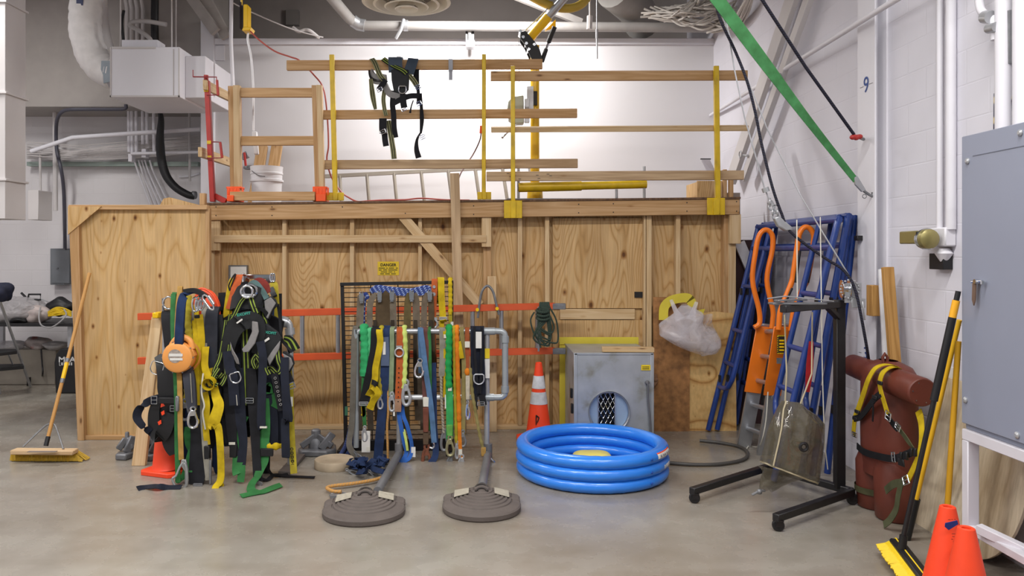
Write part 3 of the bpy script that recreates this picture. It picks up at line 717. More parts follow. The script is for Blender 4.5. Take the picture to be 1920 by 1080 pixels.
# front face with a round hole
n = 40; ring = [V(hx+hr*math.cos(2*math.pi*k/n), BY0, hz+hr*math.sin(2*math.pi*k/n)) for k in range(n)]
outr = []
for k in range(n):
    c_, s_ = math.cos(2*math.pi*k/n), math.sin(2*math.pi*k/n)
    t = min(((BX1-hx) if c_ > 0 else (hx-BX0))/max(abs(c_), 1e-6), ((BZ-hz) if s_ > 0 else hz)/max(abs(s_), 1e-6))
    outr.append(V(hx+c_*t, BY0, hz+s_*t))
vs_ = ring+outr; m_.add(vs_, [(k, (k+1) % n, n+(k+1) % n, n+k) for k in range(n)])
for cx_, cz_ in ((BX0, BZ), (BX1, BZ), (BX0, 0), (BX1, 0)):
    ks = sorted(range(n), key=lambda k: (outr[k]-V(cx_, BY0, cz_)).length)[:2]
    m_.add([V(cx_, BY0, cz_), outr[ks[0]], outr[ks[1]]], [(0, 1, 2)])
m_.build('box_shell', SHEET, bxr)
fl = MB(); fl.box((BX0-.004, BY0-.006, 0), (BX0+.025, BY0, BZ)).box((BX1-.022, BY0-.006, 0), (BX1+.004, BY0, BZ)).box((BX0, BY0-.006, BZ-.012), (BX1, BY0, BZ+.006)).box((BX0-.006, BY0, BZ-.01), (BX0, BY1, BZ+.004))
fl.build('edge_flange', SHEET, bxr, .002)
MB().lathe([(hr, 0), (hr*1.05, -.012), (hr*1.05, .0), (hr*.98, .0), (hr*.97, .06)], (hx, BY0-.004, hz), 40, (0, 1, 0), caps=False).build('port_collar', ALU, bxr)
MB().lathe([(hr*.97, 0), (hr*.97, .035)], (hx, BY0, hz), 36, (0, 1, 0), caps=False).build('port_wall', paint('pale_blue_metal', '#9fb4cc', .4, .3), bxr)
MB().box((hx-hr, BY0+.03, hz-hr), (gx0-.006, BY0+.036, hz+hr)).box((gx1+.006, BY0+.03, hz-hr), (hx+hr, BY0+.036, hz+hr)).box((gx0-.006, BY0+.03, gz1), (gx1+.006, BY0+.036, hz+hr)).each('port_backing', MATS['pale_blue_metal'], bxr)
MB().box((hx-.11, BY0+.14, hz-hr), (hx+.06, BY0+.15, hz+hr)).build('dark_interior', BLKP, bxr)  # black sheet stands in for the shade inside the box
gr_ = MB(); k = .0
def clipseg(c, sgn):
    # diagonal expanded-metal strands clipped to the grille opening
    pts = []
    for t in [i/60 for i in range(61)]:
        x = gx0+(gx1-gx0)*t; z = c+sgn*2.0*(x-gx0)
        if gz0 <= z <= gz1: pts.append(V(x, BY0+.022, z))
    if len(pts) > 1: gr_.tube([pts[0], pts[-1]], .0026, 5)
c_ = gz0-.3
while c_ < gz1+.3: clipseg(c_, 1); clipseg(c_, -1); c_ += .078
gr_.build('expanded_grille', CHR, bxr)
gf = MB().box((gx0-.008, BY0+.018, 0.22), (gx0, BY0+.03, gz1)).box((gx1, BY0+.018, 0.22), (gx1+.008, BY0+.03, gz1)).box((gx0-.008, BY0+.018, gz1), (gx1+.008, BY0+.03, gz1+.01)); gf.build('grille_frame', ALU, bxr)
MB().box(bp(1202, 694)+V(0, -.008, 0), bp(1219, 684)+V(0, -.0061, 0)).build('warning_sticker', paint('sticker_yellow', '#e3c51e', .5), bxr)
MB().box(bp(1204, 692)+V(0, -.0086, 0), bp(1217, 690.6)+V(0, -.008, 0)).box(bp(1204, 688.5)+V(0, -.0086, 0), bp(1217, 687.2)+V(0, -.008, 0)).build('small_print', INK, bxr)
MB().tube(crom([bp(1211, 716)+V(0, -.02, 0), bp(1214, 722)+V(0, -.03, 0), bp(1214.5, 750)+V(0, -.025, 0), bp(1218, 790)+V(0, -.03, 0), V(bp(1220, 0).x, BY0-.04, .01)], 6), .009, 7).ball(bp(1213, 717)+V(0, -.012, 0), .02, 10, 6).build('power_cord', paint('grey_cord', '#5d5c60', .5), bxr)
lt = MB()
for y in (6.55, 6.5): lt.box((BX0-.02, y-.02, .42 if y > 6.52 else .3), (BX0, y+.02, .5 if y > 6.52 else .38))
lt.each('latch', BLKP, bxr, .003)
tag(MB().beam(V(1.03, 6.50, BZ+.026), V(1.46, 6.47, BZ+.026), .04, .085).build('wood_offcut', LUMP, None, .003), 'short pale board lying on top of the ventilation box', 'board')
MT = paint('masking_tape_yellow', '#d9c640', .6, var=.1)
tag(MB().box(W(1049, 646, 7.19), W(1197, 632, 7.196)).build('tape_strip', MT), 'strip of yellow tape along the plywood just above the ventilation box', 'tape')
tag(MB().box(V(W(1049, 0, 7.19).x, 7.19, .03), W(1060, 647, 7.196)).build('tape_strip', MT), 'strip of yellow tape running down the plywood left of the ventilation box', 'tape')

def cone(name, label, loc, h, rb, rt, bands=(), base=.18, m=CONE, group=None, hole=True):
    t = thing(name, label, 'traffic cone', loc, group); c = V(*loc)
    pr = [(rb+.012, .03), (rb, .045)]
    pr += [(rb+(rt-rb)*k/10, .045+(h-.045)*k/10) for k in range(1, 11)]
    pr += [(rt*.8, h+.004), (rt*.55, h), (rt*.5, h-.05)]
    MB().lathe(pr, c, 32, caps=False).build('cone_body', m, t)
    q = [c+V(base*math.cos(a)*s, base*math.sin(a)*s, 0) for a, s in [(math.pi/4*k, 1.30 if k % 2 else 1.0) for k in range(8)]]
    q = []
    for k in range(4):
        for d in (-.12, .12):
            a = math.pi/4+math.pi/2*k+d; q.append(c+V(math.cos(a), math.sin(a), 0)*base*1.33)
    MB().prism(q, (0, 0, .03)).build('base_plate', m, t, .004)
    for z0, z1 in bands:
        f = lambda z: rb+(rt-rb)*(z-.045)/(h-.045)
        MB().lathe([(f(z0)+.003, z0), (f(z1)+.003, z1)], c, 32, caps=False).build('reflective_band', paint('reflective_white', '#cfcfd2', .4, var=.15, scale=25), t)
    return t
ct = cone('traffic_cone', 'orange traffic cone with two white bands between the wall ladder and the pool', (.515, 6.75, 0), .69, .115, .028, ((.335, .44), (.47, .58)))
q = MB()
for x0, z0, x1, z1 in ((-.03, .25, -.03, .17), (-.03, .25, -.005, .23), (-.005, .23, -.02, .19), (-.04, .13, .02, .125)):
    q.tube([V(.515+x0, 6.75-.096-(.25-z0)*.12, z0), V(.515+x1, 6.75-.096-(.25-z1)*.12, z1)], .005, 5)
q.build('marker_scrawl', INK, ct)

# OSB and plywood sheets by the right end of the platform
a = W(1225, 557, 7.17)
tag(MB().prism([WZ(1226, 7.13, 0), WZ(1293, 7.13, 0), W(1293, 600, 7.16), W(1262, 557, 7.16), W(1225, 557, 7.16)], (0, .012, 0)).build('pressed_board_sheet', OSB), 'narrow brown pressed-board sheet standing behind the plastic bag', 'board')
tag(MB().prism([WZ(1292, 7.15, 0), WZ(1381, 7.15, 0), W(1379, 588, 7.18), W(1340, 584, 7.18), W(1292, 592, 7.18)], (0, .015, 0)).build('plywood_sheet', PLYR), 'rough-grained plywood sheet standing right of the pressed board', 'board')
MBk = MB().tube([W(1228, 702, 7.12), W(1230, 716, 7.12), W(1226, 722, 7.12)], .018, 7).ball(W(1230, 712, 7.11), (.022, .015, .02), 8, 6)
tag(MBk.build('rag_wad', paint('brown_rag', '#8f6a4f', .9)), 'small brown wad stuck on the pressed board beside the ventilation box', 'rag')
yh = MB()
yh.ribbon([W(1244, 600, 7.1), W(1246, 575, 7.1), W(1262, 562, 7.1), W(1290, 559, 7.1), W(1300, 575, 7.1)], .085, .004, (.6, 0, -.8))
yh.prism([W(1305, 582, 7.1), W(1322, 579, 7.1), W(1318, 590, 7.1)], (0, .004, 0))
bag = thing('plastic_bag', 'bulging clear plastic bag hanging on the wall beside the blue frames', 'plastic bag', W(1295, 665, 7.0))
yh.build('yellow_rim', MT, bag)
FILM = film('clear_film', '#e4e0e6', .36, .22, 6, .4)
random.seed(3)
def bagfn(u, v):
    a = 2*math.pi*u; cx = 1236+ (0)
    prof = [(1283, 572, 6), (1290, 590, 30), (1275, 610, 40), (1290, 625, 54), (1312, 645, 44), (1325, 660, 20), (1328, 666, 3)]
    s = v*(len(prof)-1); i = min(int(s), len(prof)-2); f = s-i
    x, y, r = [prof[i][k]*(1-f)+prof[i+1][k]*f for k in range(3)]
    w = 1+.05*math.sin(3*a+v*7)+.03*math.sin(7*a-v*11)
    Yc = 7.08-.11*math.sin(math.pi*min(max(v, .02), .98))
    px = x+r*w*math.cos(a)*(1.0); py = y+r*w*math.sin(a)*.32
    d = -.13*math.sin(a)*w*math.sin(math.pi*v) 
    return W(px, py, min(Yc+d*.8, 7.12))
MB().surf(bagfn, 40, 26).build('film_body', FILM, bag, sharp=60)
MB().ribbon([W(1258, 562, 7.06), W(1268, 585, 7.03), W(1276, 600, 7.0)], [.03, .05, .1], .002).ribbon([W(1306, 566, 7.06), W(1300, 585, 7.03), W(1296, 600, 7.0)], [.03, .05, .1], .002).build('film_handle', FILM, bag)
def pan(u, v):
    a = 2*math.pi*u; 
    return W(1320+22*math.cos(a)*v+8*v*math.sin(3*a)+ 10*(v-.5), 628+40*math.sin(a)*v, 7.0+.05*math.cos(4*a))
MB().surf(pan, 30, 6).build('film_fold', FILM, bag, sharp=60)

# pool
PX, PY, PR = .842, 5.80, .575
POOL = paint('blue_vinyl', '#2f83e8', .26, var=.04, scale=4, coat=.3)
pool = thing('paddling_pool', 'round blue inflatable paddling pool of three rings on the floor', 'paddling pool', (PX, PY, 0))
rt = .055
for k, z in enumerate((.047, .128, .21)):
    R = PR-rt+(-.004 if k != 1 else 0)
    P = circ((PX, PY, z), R, (1, 0, 0), (0, 1, 0), 72)
    MB().tube([p+V(0, 0, .0012*math.sin(9*i+k)) for i, p in enumerate(P)], rt-.002, 18, True, flat=.88).build('inflated_ring', POOL, pool)
MB().lathe([(.001, .012), (.3, .01), (PR-.07, .014)], (PX, PY, 0), 40, caps=False).build('pool_floor', POOL, pool, solid=.004)
a0 = math.radians(-38)
def pp(deg, z, dr=0):
    a = math.radians(deg); return V(PX+(PR+dr)*math.cos(a), PY+(PR+dr)*math.sin(a), z)
def patch(d0, d1, z0, z1, zc, nm, m, dr=.0025):
    def fn(u, v):
        z = z0+(z1-z0)*v; a = math.radians(d0+(d1-d0)*u)
        r = PR-rt-.003+math.sqrt(max((rt-.002)**2-((z-zc)/.88)**2, 1e-6))+dr
        return V(PX+r*math.cos(a), PY+r*math.sin(a), z)
    return MB().surf(fn, 8, 8).build(nm, m, pool, solid=.001)
patch(-44, -20, .203, .236, .21, 'warning_label', PAPER)
patch(-44, -20, .236, .243, .21, 'label_stripe', ORP)
for d in (-40, -36, -33, -29, -25): patch(d-1, d+1, .212, .226, .21, 'label_print', paint('grey_print', '#8d8f96', .6), .004)
for d, w_ in ((-33, 1.2), (-30, .8), (-27.5, 1.6), (-24.5, 1.0), (-22, 1.2)): patch(d-w_, d+w_, .118, .142, .128, 'white_logo', PAPER)
for z, zc in ((.215, .21), (.125, .128), (.05, .047)):
    MB().lathe([(.008, 0), (.01, .004), (.006, .008)], pp(-52, z, -.003), 10, V(math.cos(math.radians(-52)), math.sin(math.radians(-52)), 0)).build('air_valve', paint('dark_blue_valve', '#1a4fa8', .4), pool)
yt = thing('yellow_float', 'flat yellow vinyl cushion lying inside the blue pool', 'cushion', (PX+.05, PY+.15, .02))
def yf(u, v):
    a = 2*math.pi*u; p = math.pi*v
    sx = abs(math.cos(a))**.5*math.copysign(1, math.cos(a)); sy = abs(math.sin(a))**.5*math.copysign(1, math.sin(a))
    return V(PX+.03+.15*sx*math.sin(p)**.5+.0, PY+.17+.12*sy*math.sin(p)**.5, .068+.042*math.cos(p))
MB().surf(yf, 36, 12).build('cushion_body', paint('pale_yellow_vinyl', '#e0cf62', .45, var=.08), yt)
MB().lathe([(.014, 0), (.014, .05)], (PX-.14, PY+.1, .07), 8, (-1, 0, 0)).lathe([(.014, 0), (.014, .05)], (PX+.2, PY+.1, .07), 8, (1, 0, 0)).build('cushion_tab', MATS['pale_yellow_vinyl'], yt)
tag(MB().tube(crom([V(PX-.28, PY+.3, .03), V(PX-.15, PY+.34, .035), V(PX-.05, PY+.27, .03), V(PX-.08, PY+.2, .026)], 6), .006, 6).build('cord', BLKP), 'thin dark cord inside the pool beside the yellow cushion', 'cord')
# floor hose right of the pool
tag(MB().tube(crom([FL(1256, 868, .018), FL(1300, 871, .018), FL(1350, 870, .018), FL(1392, 862, .018), FL(1402, 850, .018), FL(1388, 838, .018), FL(1350, 830, .018), FL(1312, 826, .018)], 8), .014, 9).build('hose', paint('dark_hose', '#4a4744', .55)), 'dark hose curling over the floor between the pool and the black stand', 'hose')

# ================================================================ orange ladder hung along the wall
YLd = 6.93
wl = thing('wall_ladder', 'long orange fibreglass ladder hung sideways along the plywood wall', 'ladder', WZ(650, YLd, .6))
u0, u1 = W(258, 594, 6.66), W(1040, 574, 6.98); l0, l1 = W(258, 677, 6.66), W(1040, 658, 6.98)
for a, b in ((u0, u1), (l0, l1)):
    MB().beam(a, b, .058, .012).beam(a+V(0, .02, .026), b+V(0, .02, .026), .008, .035).beam(a+V(0, .02, -.026), b+V(0, .02, -.026), .008, .035).build('side_rail', ORG, wl, .002)
for x in (378, 470, 557, 624, 880, 936, 1008):
    t = (x-258)/(1040-258)
    MB().tube([u0.lerp(u1, t)+V(0, .02, 0), l0.lerp(l1, t)+V(0, .02, 0)], .021 if x < 1000 else .028, 10).build('rung', ALU, wl)
MB().box(u1+V(-.02, -.01, -.03), u1+V(.1, .04, .025)).build('ladder_foot', IRON, wl, .004)
MB().box(l1+V(-.02, -.01, -.03), l1+V(.1, .04, .025)).build('ladder_foot', IRON, wl, .004)
MB().tube(crom([W(896, 596, 6.9), W(899, 570, 6.9), W(904, 546, 6.9), W(914, 536, 6.9), W(924, 546, 6.9), W(931, 572, 6.9), W(936, 590, 6.9)], 6), .0115, 9).build('strap_hook', IRON, wl)
bt = MB()
for x, y in ((895, 580.5), (932, 578.5)): bt.lathe([(.016, 0), (.016, -.012)], W(x, y, 6.88), 10, (0, 1, 0))
bt.each('yellow_bolt', YELB, wl)
# dark green rope coil on the ladder end
rc = MB(); random.seed(5)
GROPE = rope('dark_green_rope', '#26352c', '#3b4a3c', 60)
for k in range(7):
    x0 = 1012+k*2.6; x1 = 1006+random.uniform(-6, 10); dx = random.uniform(8, 20); yb_ = random.uniform(622, 650)
    rc.tube(crom([W(x0, 576, 6.86), W(x0+1, 567, 6.88), W(x0+3, 576, 6.86), W(x0+dx*.8, 600, 6.86), W(x0+dx, yb_-10, 6.87), W(x0+dx*.6, yb_, 6.86), W(x1, yb_-14, 6.85), W(x0-3, 600, 6.85), W(x0, 576, 6.86)], 5), .008, 6)
for k in range(3): rc.tube(circ(W(1018, 582+k*7, 6.87), .055, (1, 0, 0), (0, .7, .3), 14), .011, 6, True)
rc.tube(crom([W(1002, 585, 6.86), W(995, 600, 6.86), W(1000, 622, 6.86), W(1010, 640, 6.86), W(1014, 652, 6.86)], 6), .007, 6)
tag(rc.build('rope_coil', GROPE), 'dark green rope coil looped over the right end of the orange wall ladder', 'rope')

# ================================================================ black wire grid panel
YGd = 6.45
gp = thing('grid_panel', 'black wire grid display panel behind the pipe rack', 'grid panel', WZ(745, YGd, 0))
gw = .012
fr = MB()
fr.prism([W(638, 531, YGd), W(644, 531, YGd), W(652, 843, YGd), W(645, 843, YGd)], (0, .03, 0))
fr.beam(W(638, 533, YGd), W(850, 529, YGd), .028, .028).prism([W(844, 529, YGd), W(850, 529, YGd), W(850, 843, YGd), W(844, 843, YGd)], (0, .03, 0))
fr.build('panel_frame', BLK, gp, .002)
gm = MB()
for k in range(34):
    y = 540+k*8.9; gm.tube([W(641+k*.22, y, YGd+.01), W(847, y-2, YGd+.01)], .0035, 4, caps=False)
for x in (695, 746, 797): gm.tube([W(x, 532, YGd+.005), W(x+3, 842, YGd+.005)], .005, 5, caps=False)
gm.build('wire_mesh', BLK, gp)
MB().box(V(W(640, 0, YGd).x, YGd-.2, 0), V(W(655, 0, YGd).x, YGd+.2, .05)).box(V(W(838, 0, YGd).x, YGd-.2, 0), V(W(850, 0, YGd).x, YGd+.2, .05)).box(V(W(650, 0, YGd).x, YGd-.02, 0), V(W(845, 0, YGd).x, YGd+.02, .09)).build('panel_foot', BLK, gp, .003)
MB().box(W(646.5, 779, YGd-.002), W(652, 762, YGd)).build('tape_patch', paint('green_tape', '#4c8a6c', .5), gp)

# ================================================================ pipe rack on two rubber feet
YR = 6.15; ZT = W(0, 621, YR).z; ZM = W(0, 745, YR).z
def rx(x): return (x-CX)*YR/F
pr_ = thing('pipe_rack', 'silver pipe rack with two hanging bars on heavy rubber feet', 'rack', (rx(800), YR, 0))
rp_ = .0225
cr = .05
MB().tube(crom([V(rx(668), YR, .1), V(rx(668), YR, ZT-.06), V(rx(669.5), YR, ZT-.02), V(rx(675), YR, ZT), V(rx(684), YR, ZT)], 6), rp_, 14).build('end_pipe', PVC, pr_)
MB().tube([V(rx(684), YR, ZT), V(rx(925), YR, ZT)], rp_, 16).build('upper_bar', ALU, pr_)
MB().tube([V(rx(700), YR, ZM), V(rx(925), YR, ZM)], rp_*.95, 16).build('lower_bar', paint('bright_tube', '#cfd1d4', .35, .4, .05), pr_)
MB().tube(crom([V(rx(918), YR, ZT), V(rx(936), YR, ZT), V(rx(944), YR, ZT-.012), V(rx(947), YR, ZT-.05), V(rx(947), YR, ZT-.2), V(rx(947), YR, ZM+.06), V(rx(944), YR, ZM+.012), V(rx(936), YR, ZM), V(rx(918), YR, ZM)], 6), rp_*1.12, 14).build('end_pipe', PVC, pr_)
el = MB()
for x0, x1, z in ((900, 928, ZT), (904, 926, ZM)): el.tube([V(rx(x0), YR, z), V(rx(x1), YR, z)], rp_*1.35, 14)
el.tube([V(rx(947), YR, ZT-.04), V(rx(947), YR, ZT-.09)], rp_*1.4, 14).tube([V(rx(947), YR, ZM+.04), V(rx(947), YR, ZM+.09)], rp_*1.4, 14)
el.each('pipe_fitting', PVC, pr_)
MB().tube([V(rx(913), YR+.01, .1), V(rx(913), YR+.01, ZT+.02)], rp_, 14).build('upright_pipe', GALV, pr_)
MB().tube([V(rx(748), YR+.02, .1), V(rx(748), YR+.02, ZM)], rp_, 14).build('upright_pipe', GALV, pr_)
MB().box(V(rx(909), YR-.03, EYE-(671-HY)*YR/F), V(rx(918), YR-.012, EYE-(653-HY)*YR/F)).build('yellow_sticker', MATS['sticker_yellow'], pr_)
MB().box(V(rx(909), YR-.03, EYE-(708-HY)*YR/F), V(rx(918), YR-.012, EYE-(672-HY)*YR/F)).build('white_sticker', PAPER, pr_)
for xb_, xf, yf_ in ((748, 708, 921), (915, 904, 912)):
    b0 = V(rx(xb_), YR, .05); f0 = FL(xf, yf_, .07)
    MB().lathe([(.034, 0), (.034, .13), (.026, .13)], (b0.x, b0.y, .0), 14).tube([b0, f0], .03, 14).build('foot_pipe', paint('dull_grey_pipe', '#77777a', .5, .3), pr_)
def rubber_foot(xc, ybk, yft, wl, wr, ang, lbl):
    # fan-shaped ribbed weight: straight sides at the back, round at the front
    c = FL(xc, (ybk+yft)/2, 0); hw = (wr-wl)/2*c.y/F
    yb2 = FL(xc, ybk, .06).y; yf2 = FL(xc, yft, 0).y; L = yb2-yf2; cy = yf2+L*.5
    out = []
    for x, y in ((-.22, .5), (.22, .5), (.62, .39), (.98, .27), (1.01, .22), (1.0, .07), (.92, .055), (.92, .015), (1.0, .0), (1.01, -.06)): out.append((x*hw, y))
    for k in range(1, 18):
        a = -math.pi*k/18; out.append((math.cos(a)*1.01*hw, -.06+math.sin(a)*.44))
    for x, y in ((-1.01, -.06), (-1.0, .0), (-.92, .015), (-.92, .055), (-1.0, .07), (-1.01, .22), (-.98, .27), (-.62, .39)): out.append((x*hw, y))
    ca, sa = math.cos(ang), math.sin(ang)
    def T(x, y, z): return V(c.x+x*ca-y*sa, cy+x*sa+y*ca, z)
    m = MB(); lv = [(.985, 0), (1.0, .01), (1.0, .034), (.97, .042), (.80, .05)]; n_ = len(out)
    lv2 = list(lv); s_ = .80; z_ = .05
    for k in range(7): lv2 += [(s_-.012, z_-.005), (s_-.03, z_-.004), (s_-.042, z_+.0035), (s_-.085, z_+.006)]; s_ -= .095; z_ += .006
    vs = []
    for s, z in lv2:
        for x, y in out:
            vs.append(T(x*s, y*L*s+(1-s)*L*.31, z))
    fs = [(i*n_+k, i*n_+(k+1) % n_, (i+1)*n_+(k+1) % n_, (i+1)*n_+k) for i in range(len(lv2)-1) for k in range(n_)]
    fs.append(tuple((len(lv2)-1)*n_+k for k in range(n_)))
    m.add(vs, fs); o = m.build('rubber_foot', RUB, pr_, sharp=25)
    for sgn in (-1, 1):
        q = MB(); zz = lambda x: .0575+.05*max(0, .8-abs(x)/hw); x0, x1, y0, y1 = sorted((sgn*hw*.34, sgn*hw*.72))+[.05*L, .31*L]
        sl = [T(x0, y0+ (0 if sgn < 0 else .04*L), zz(x0)), T(x1, y0+(.04*L if sgn < 0 else 0), zz(x1)), T(x1, y1-.02*L, zz(x1)), T(x0, y1, zz(x0))]
        q.prism(sl, (0, 0, .003)); q.build('paper_label', paint('old_label', '#a8a191', .8, var=.2, scale=40), o)
    q = MB()
    for dy in (.16, .32):
        q.tube(crom([T(-.16*hw, dy*L-.02, .088), T(-.1*hw, dy*L+.01, .095), T(0, dy*L+.02, .098), T(.1*hw, dy*L+.01, .095), T(.16*hw, dy*L-.02, .088)], 4), .007, 6)
    q.build('grip_rib', paint('dark_rubber', '#3b3532', .8), o)
rubber_foot(686, 918, 990, 611, 761, .10, '')
rubber_foot(903, 911, 981, 831, 974, 0, '')
# ================================================================ straps, lanyards and hooks
def snap_hook(top, L, m, parent, w=None, tilt=0.0, name='snap_hook', yaw=0.0):
    w = w or L*.36; t = Vector(top); ca, sa = math.cos(tilt), math.sin(tilt)
    def T(x, z, y=0): return t+V((x*ca-z*sa)*math.cos(yaw), y+(x*ca-z*sa)*math.sin(yaw), x*sa+z*ca)
    m_ = MB(); r = max(L*.052, .005)
    m_.tube([T(.22*w*math.cos(a), -.12*L+.11*L*math.sin(a)) for a in [2*math.pi*k/12 for k in range(12)]], r, 7, True)
    out = [(-.16*w, -.22*L), (-.34*w, -.42*L), (-.42*w, -.72*L), (-.3*w, -.93*L), (0, -L), (.32*w, -.92*L), (.44*w, -.72*L), (.40*w, -.62*L)]
    m_.tube(crom([T(*p) for p in out], 4), [r*1.35]*(4*(len(out)-1)+1), 8)
    m_.prism([T(-.2*w, -.2*L, -r), T(.2*w, -.2*L, -r), T(.3*w, -.42*L, -r), T(-.36*w, -.46*L, -r)], (0, 2*r, 0))
    m_.tube([T(.2*w, -.36*L), T(.40*w, -.66*L)], r*1.1, 7)
    return m_.build(name, m, parent)
def d_ring(c, r, m, parent, n=(1, 0, 0), u=(0, 0, 1), th=.006):
    c = Vector(c); n = Vector(n); u = Vector(u)
    P = circ(c, r, n, u, 16, math.pi, 2*math.pi)
    P += [c+n*r*.95+u*r*.75, c+n*r*.7+u*r*.95, c-n*r*.7+u*r*.95, c-n*r*.95+u*r*.75]
    return MB().tube(P, th, 8, True).build('d_ring', m, parent)
def buckle(c, w, h, m, parent, n=(1, 0, 0), u=(0, 0, 1), th=.0035, name='buckle'):
    c = Vector(c); n = Vector(n).normalized(); u = Vector(u).normalized()
    P = [c-n*w/2-u*h/2, c+n*w/2-u*h/2, c+n*w/2+u*h/2, c-n*w/2+u*h/2]
    q = MB()
    for i in range(4): q.tube([P[i], P[(i+1) % 4]], th, 7)
    q.tube([c-n*w/2, c+n*w/2], th*.9, 7)
    return q.build(name, m, parent)
def plate(x0, x1, y0, y1, Y, m, parent, name='paper_label', t=.002):
    return MB().box(W(x0, y1, Y-t), W(x1, y0, Y)).build(name, m, parent)
def shock(P, w, amp=.22, k=45, n=6, seed=0):
    """gathered elastic tube, flattened"""
    Q = crom(P, n*3); R = []; rnd = random.Random(seed); d = 0
    for i, q in enumerate(Q):
        if i: d += (Vector(q[:3])-Vector(Q[i-1][:3])).length
        R.append(.6*w/2*(1+amp*math.sin(d*k*2)*(.6+.4*rnd.random())))
    return MB().tube([Vector(q[:3]) for q in Q], R, 10, flat=1.67)
W_GREEN = web('green_webbing', '#35753f'); W_GRN2 = web('bright_green_webbing', '#3ba45c'); W_SAGE = web('sage_webbing', '#8b9a78')
W_NAVY = web('navy_webbing', '#24365c'); W_BLUE = web('blue_webbing', '#57789f'); W_ROYAL = web('royal_webbing', '#2f62b4')
W_BLK = web('black_webbing', '#1b1b20'); W_BLKN = web('ink_webbing', '#1e2230'); W_YEL = web('yellow_webbing', '#cdb018'); W_YELD = web('dull_yellow_webbing', '#a8982a')
W_LEA = web('orange_leather', '#b65a2c'); W_MAR = web('maroon_webbing', '#6a4440'); W_GRY = web('grey_webbing', '#8f8b80'); W_OLV = web('olive_webbing', '#6b6040')
W_TAN = web('tan_webbing', '#b78f4c'); W_ORG = web('orange_webbing', '#e0801c'); W_BRN = web('brown_webbing', '#5e4c3c'); W_RUST = web('rust_webbing', '#a0552f')
W_LIME = web('lime_webbing', '#cfe07a'); W_KH = web('khaki_webbing', '#8d8150'); W_LT = web('light_green_webbing', '#5fc98a')
W_HV = web('black_lime_webbing', '#1c1e1c', ((.2, .36, '#93a844'), (.64, .8, '#93a844')))
W_HV2 = web('cream_black_webbing', '#8e8c66', ((.22, .38, '#23231e'), (.62, .78, '#23231e')))
CREAM = paint('stitched_cream', '#d3cfc2', .7)
RUSTY = paint('rusted_iron', '#7c4a36', .7, .3, .3, 30)
G_HANG = 'straps and lanyards on the pipe rack'
ZTx = lambda x: V(rx(x), YR, ZT)
def over(x, pts, w, m, parent, back=60, Y=YR-.033, lift=0.0, xb=None, name='webbing', t=.003):
    """strap draped over the upper bar: a tail behind, the rest falling in front"""
    xb = x if xb is None else xb; zt = ZT+.0285+lift
    P = [V(rx(xb), YR+.036, ZT-back*YR/F), V(rx(xb), YR+.034, ZT-.01), V(rx((x+xb)/2), YR+.014, zt-.006), V(rx(x), YR-.01, zt), V(rx(x), Y-.004, ZT+.004)]
    for p in pts: P.append(W(p[0], p[1], (p[2] if len(p) > 2 else Y-.006)))
    return MB().ribbon(P, w, t).build(name, m, parent)
def lan(label, cat, x, group=None, name='lanyard'):
    return thing(name, label, cat, V(rx(x), YR, ZT), group)
YH = YR-.04
# far left: grey ribbed lanyard
l = lan('long grey ribbed lanyard at the left end of the pipe rack', 'lanyard', 668)
MB().ribbon([W(671, 640, YH+.1), W(668, 612, YH+.06), W(664, 640, YH+.02), W(663, 700, YH), W(660, 790, YH), W(655, 835, YH-.02), W(669, 856, YH-.03)], .045, .012).build('ribbed_sleeve', web('ribbed_grey', '#6f6a62'), l)
snap_hook(W(664, 846, YH-.03), .09, IRON, l, tilt=.7)
l = lan('gathered mint green shock lanyard on the left of the pipe rack', 'lanyard', 684)
shock([ZTx(684)+V(0, .06, -.2), ZTx(684)+V(0, .03, .01), ZTx(683)+V(0, -.03, .03), W(683.5, 650, YH), W(682, 705, YH)], .064, .12, 60).build('elastic_sleeve', web('mint_webbing', '#35a868'), l)
over(693, [(693, 650), (690, 668)], .05, W_LT, l, 40)
MB().ribbon([W(682, 700, YH), W(681, 740, YH), W(684, 800, YH)], .03).build('webbing', W_GREEN, l); snap_hook(W(684, 798, YH), .12, GALV, l)
l = lan('broad black strap with a yellow strap knotted beside it', 'body belt', 704)
over(706, [(702, 660), (690, 720), (682, 757)], .075, W_BLK, l, 120, YR-.05)
buckle(W(682, 757, YH-.02), .07, .025, GALV, l)
over(713, [(713, 640), (709, 665), (704, 690), (703, 710), (697, 735), (701, 745), (694, 768)], .05, W_YEL, l, 100, YR-.06)
MB().ribbon([W(690, 742, YH-.03), W(700, 728, YH-.05), W(709, 738, YH-.05), W(700, 752, YH-.04), W(692, 766, YH-.03)], .05, .003, (.7, 0, .5)).build('yellow_bow', W_YEL, l)
MB().ribbon([W(697, 716, YH-.05), W(702, 718, YH-.06), W(706, 722, YH-.05)], .04, .008, (0, 0, 1)).build('keeper', BLKP, l)
MB().ribbon([W(680, 762, YH), W(682, 775, YH), W(679, 780, YH)], .03).build('yellow_tail', W_YEL, l)
plate(678, 694, 808, 848, YH, PAPER, l); plate(687, 694, 838, 846, YH-.003, CREAM, l, 'stitched_patch')
l = lan('dirty yellow shock lanyard beside the navy strap', 'lanyard', 716)
shock([ZTx(716)+V(0, .05, -.2), ZTx(716)+V(0, .03, .01), ZTx(716)+V(0, -.03, .02), W(715, 660, YH+.01), W(712, 700, YH+.01), W(713, 740, YH)], .035, .15, 60).build('elastic_sleeve', W_YELD, l)
snap_hook(W(713, 738, YH), .12, GALV, l)
l = lan('long broad navy blue strap hanging right down to the rubber foot', 'strap', 722)
over(723, [(722, 650), (722, 690), (718, 750), (712, 820), (706, 880), (700, 886, YH-.1)], .072, W_NAVY, l, 140)
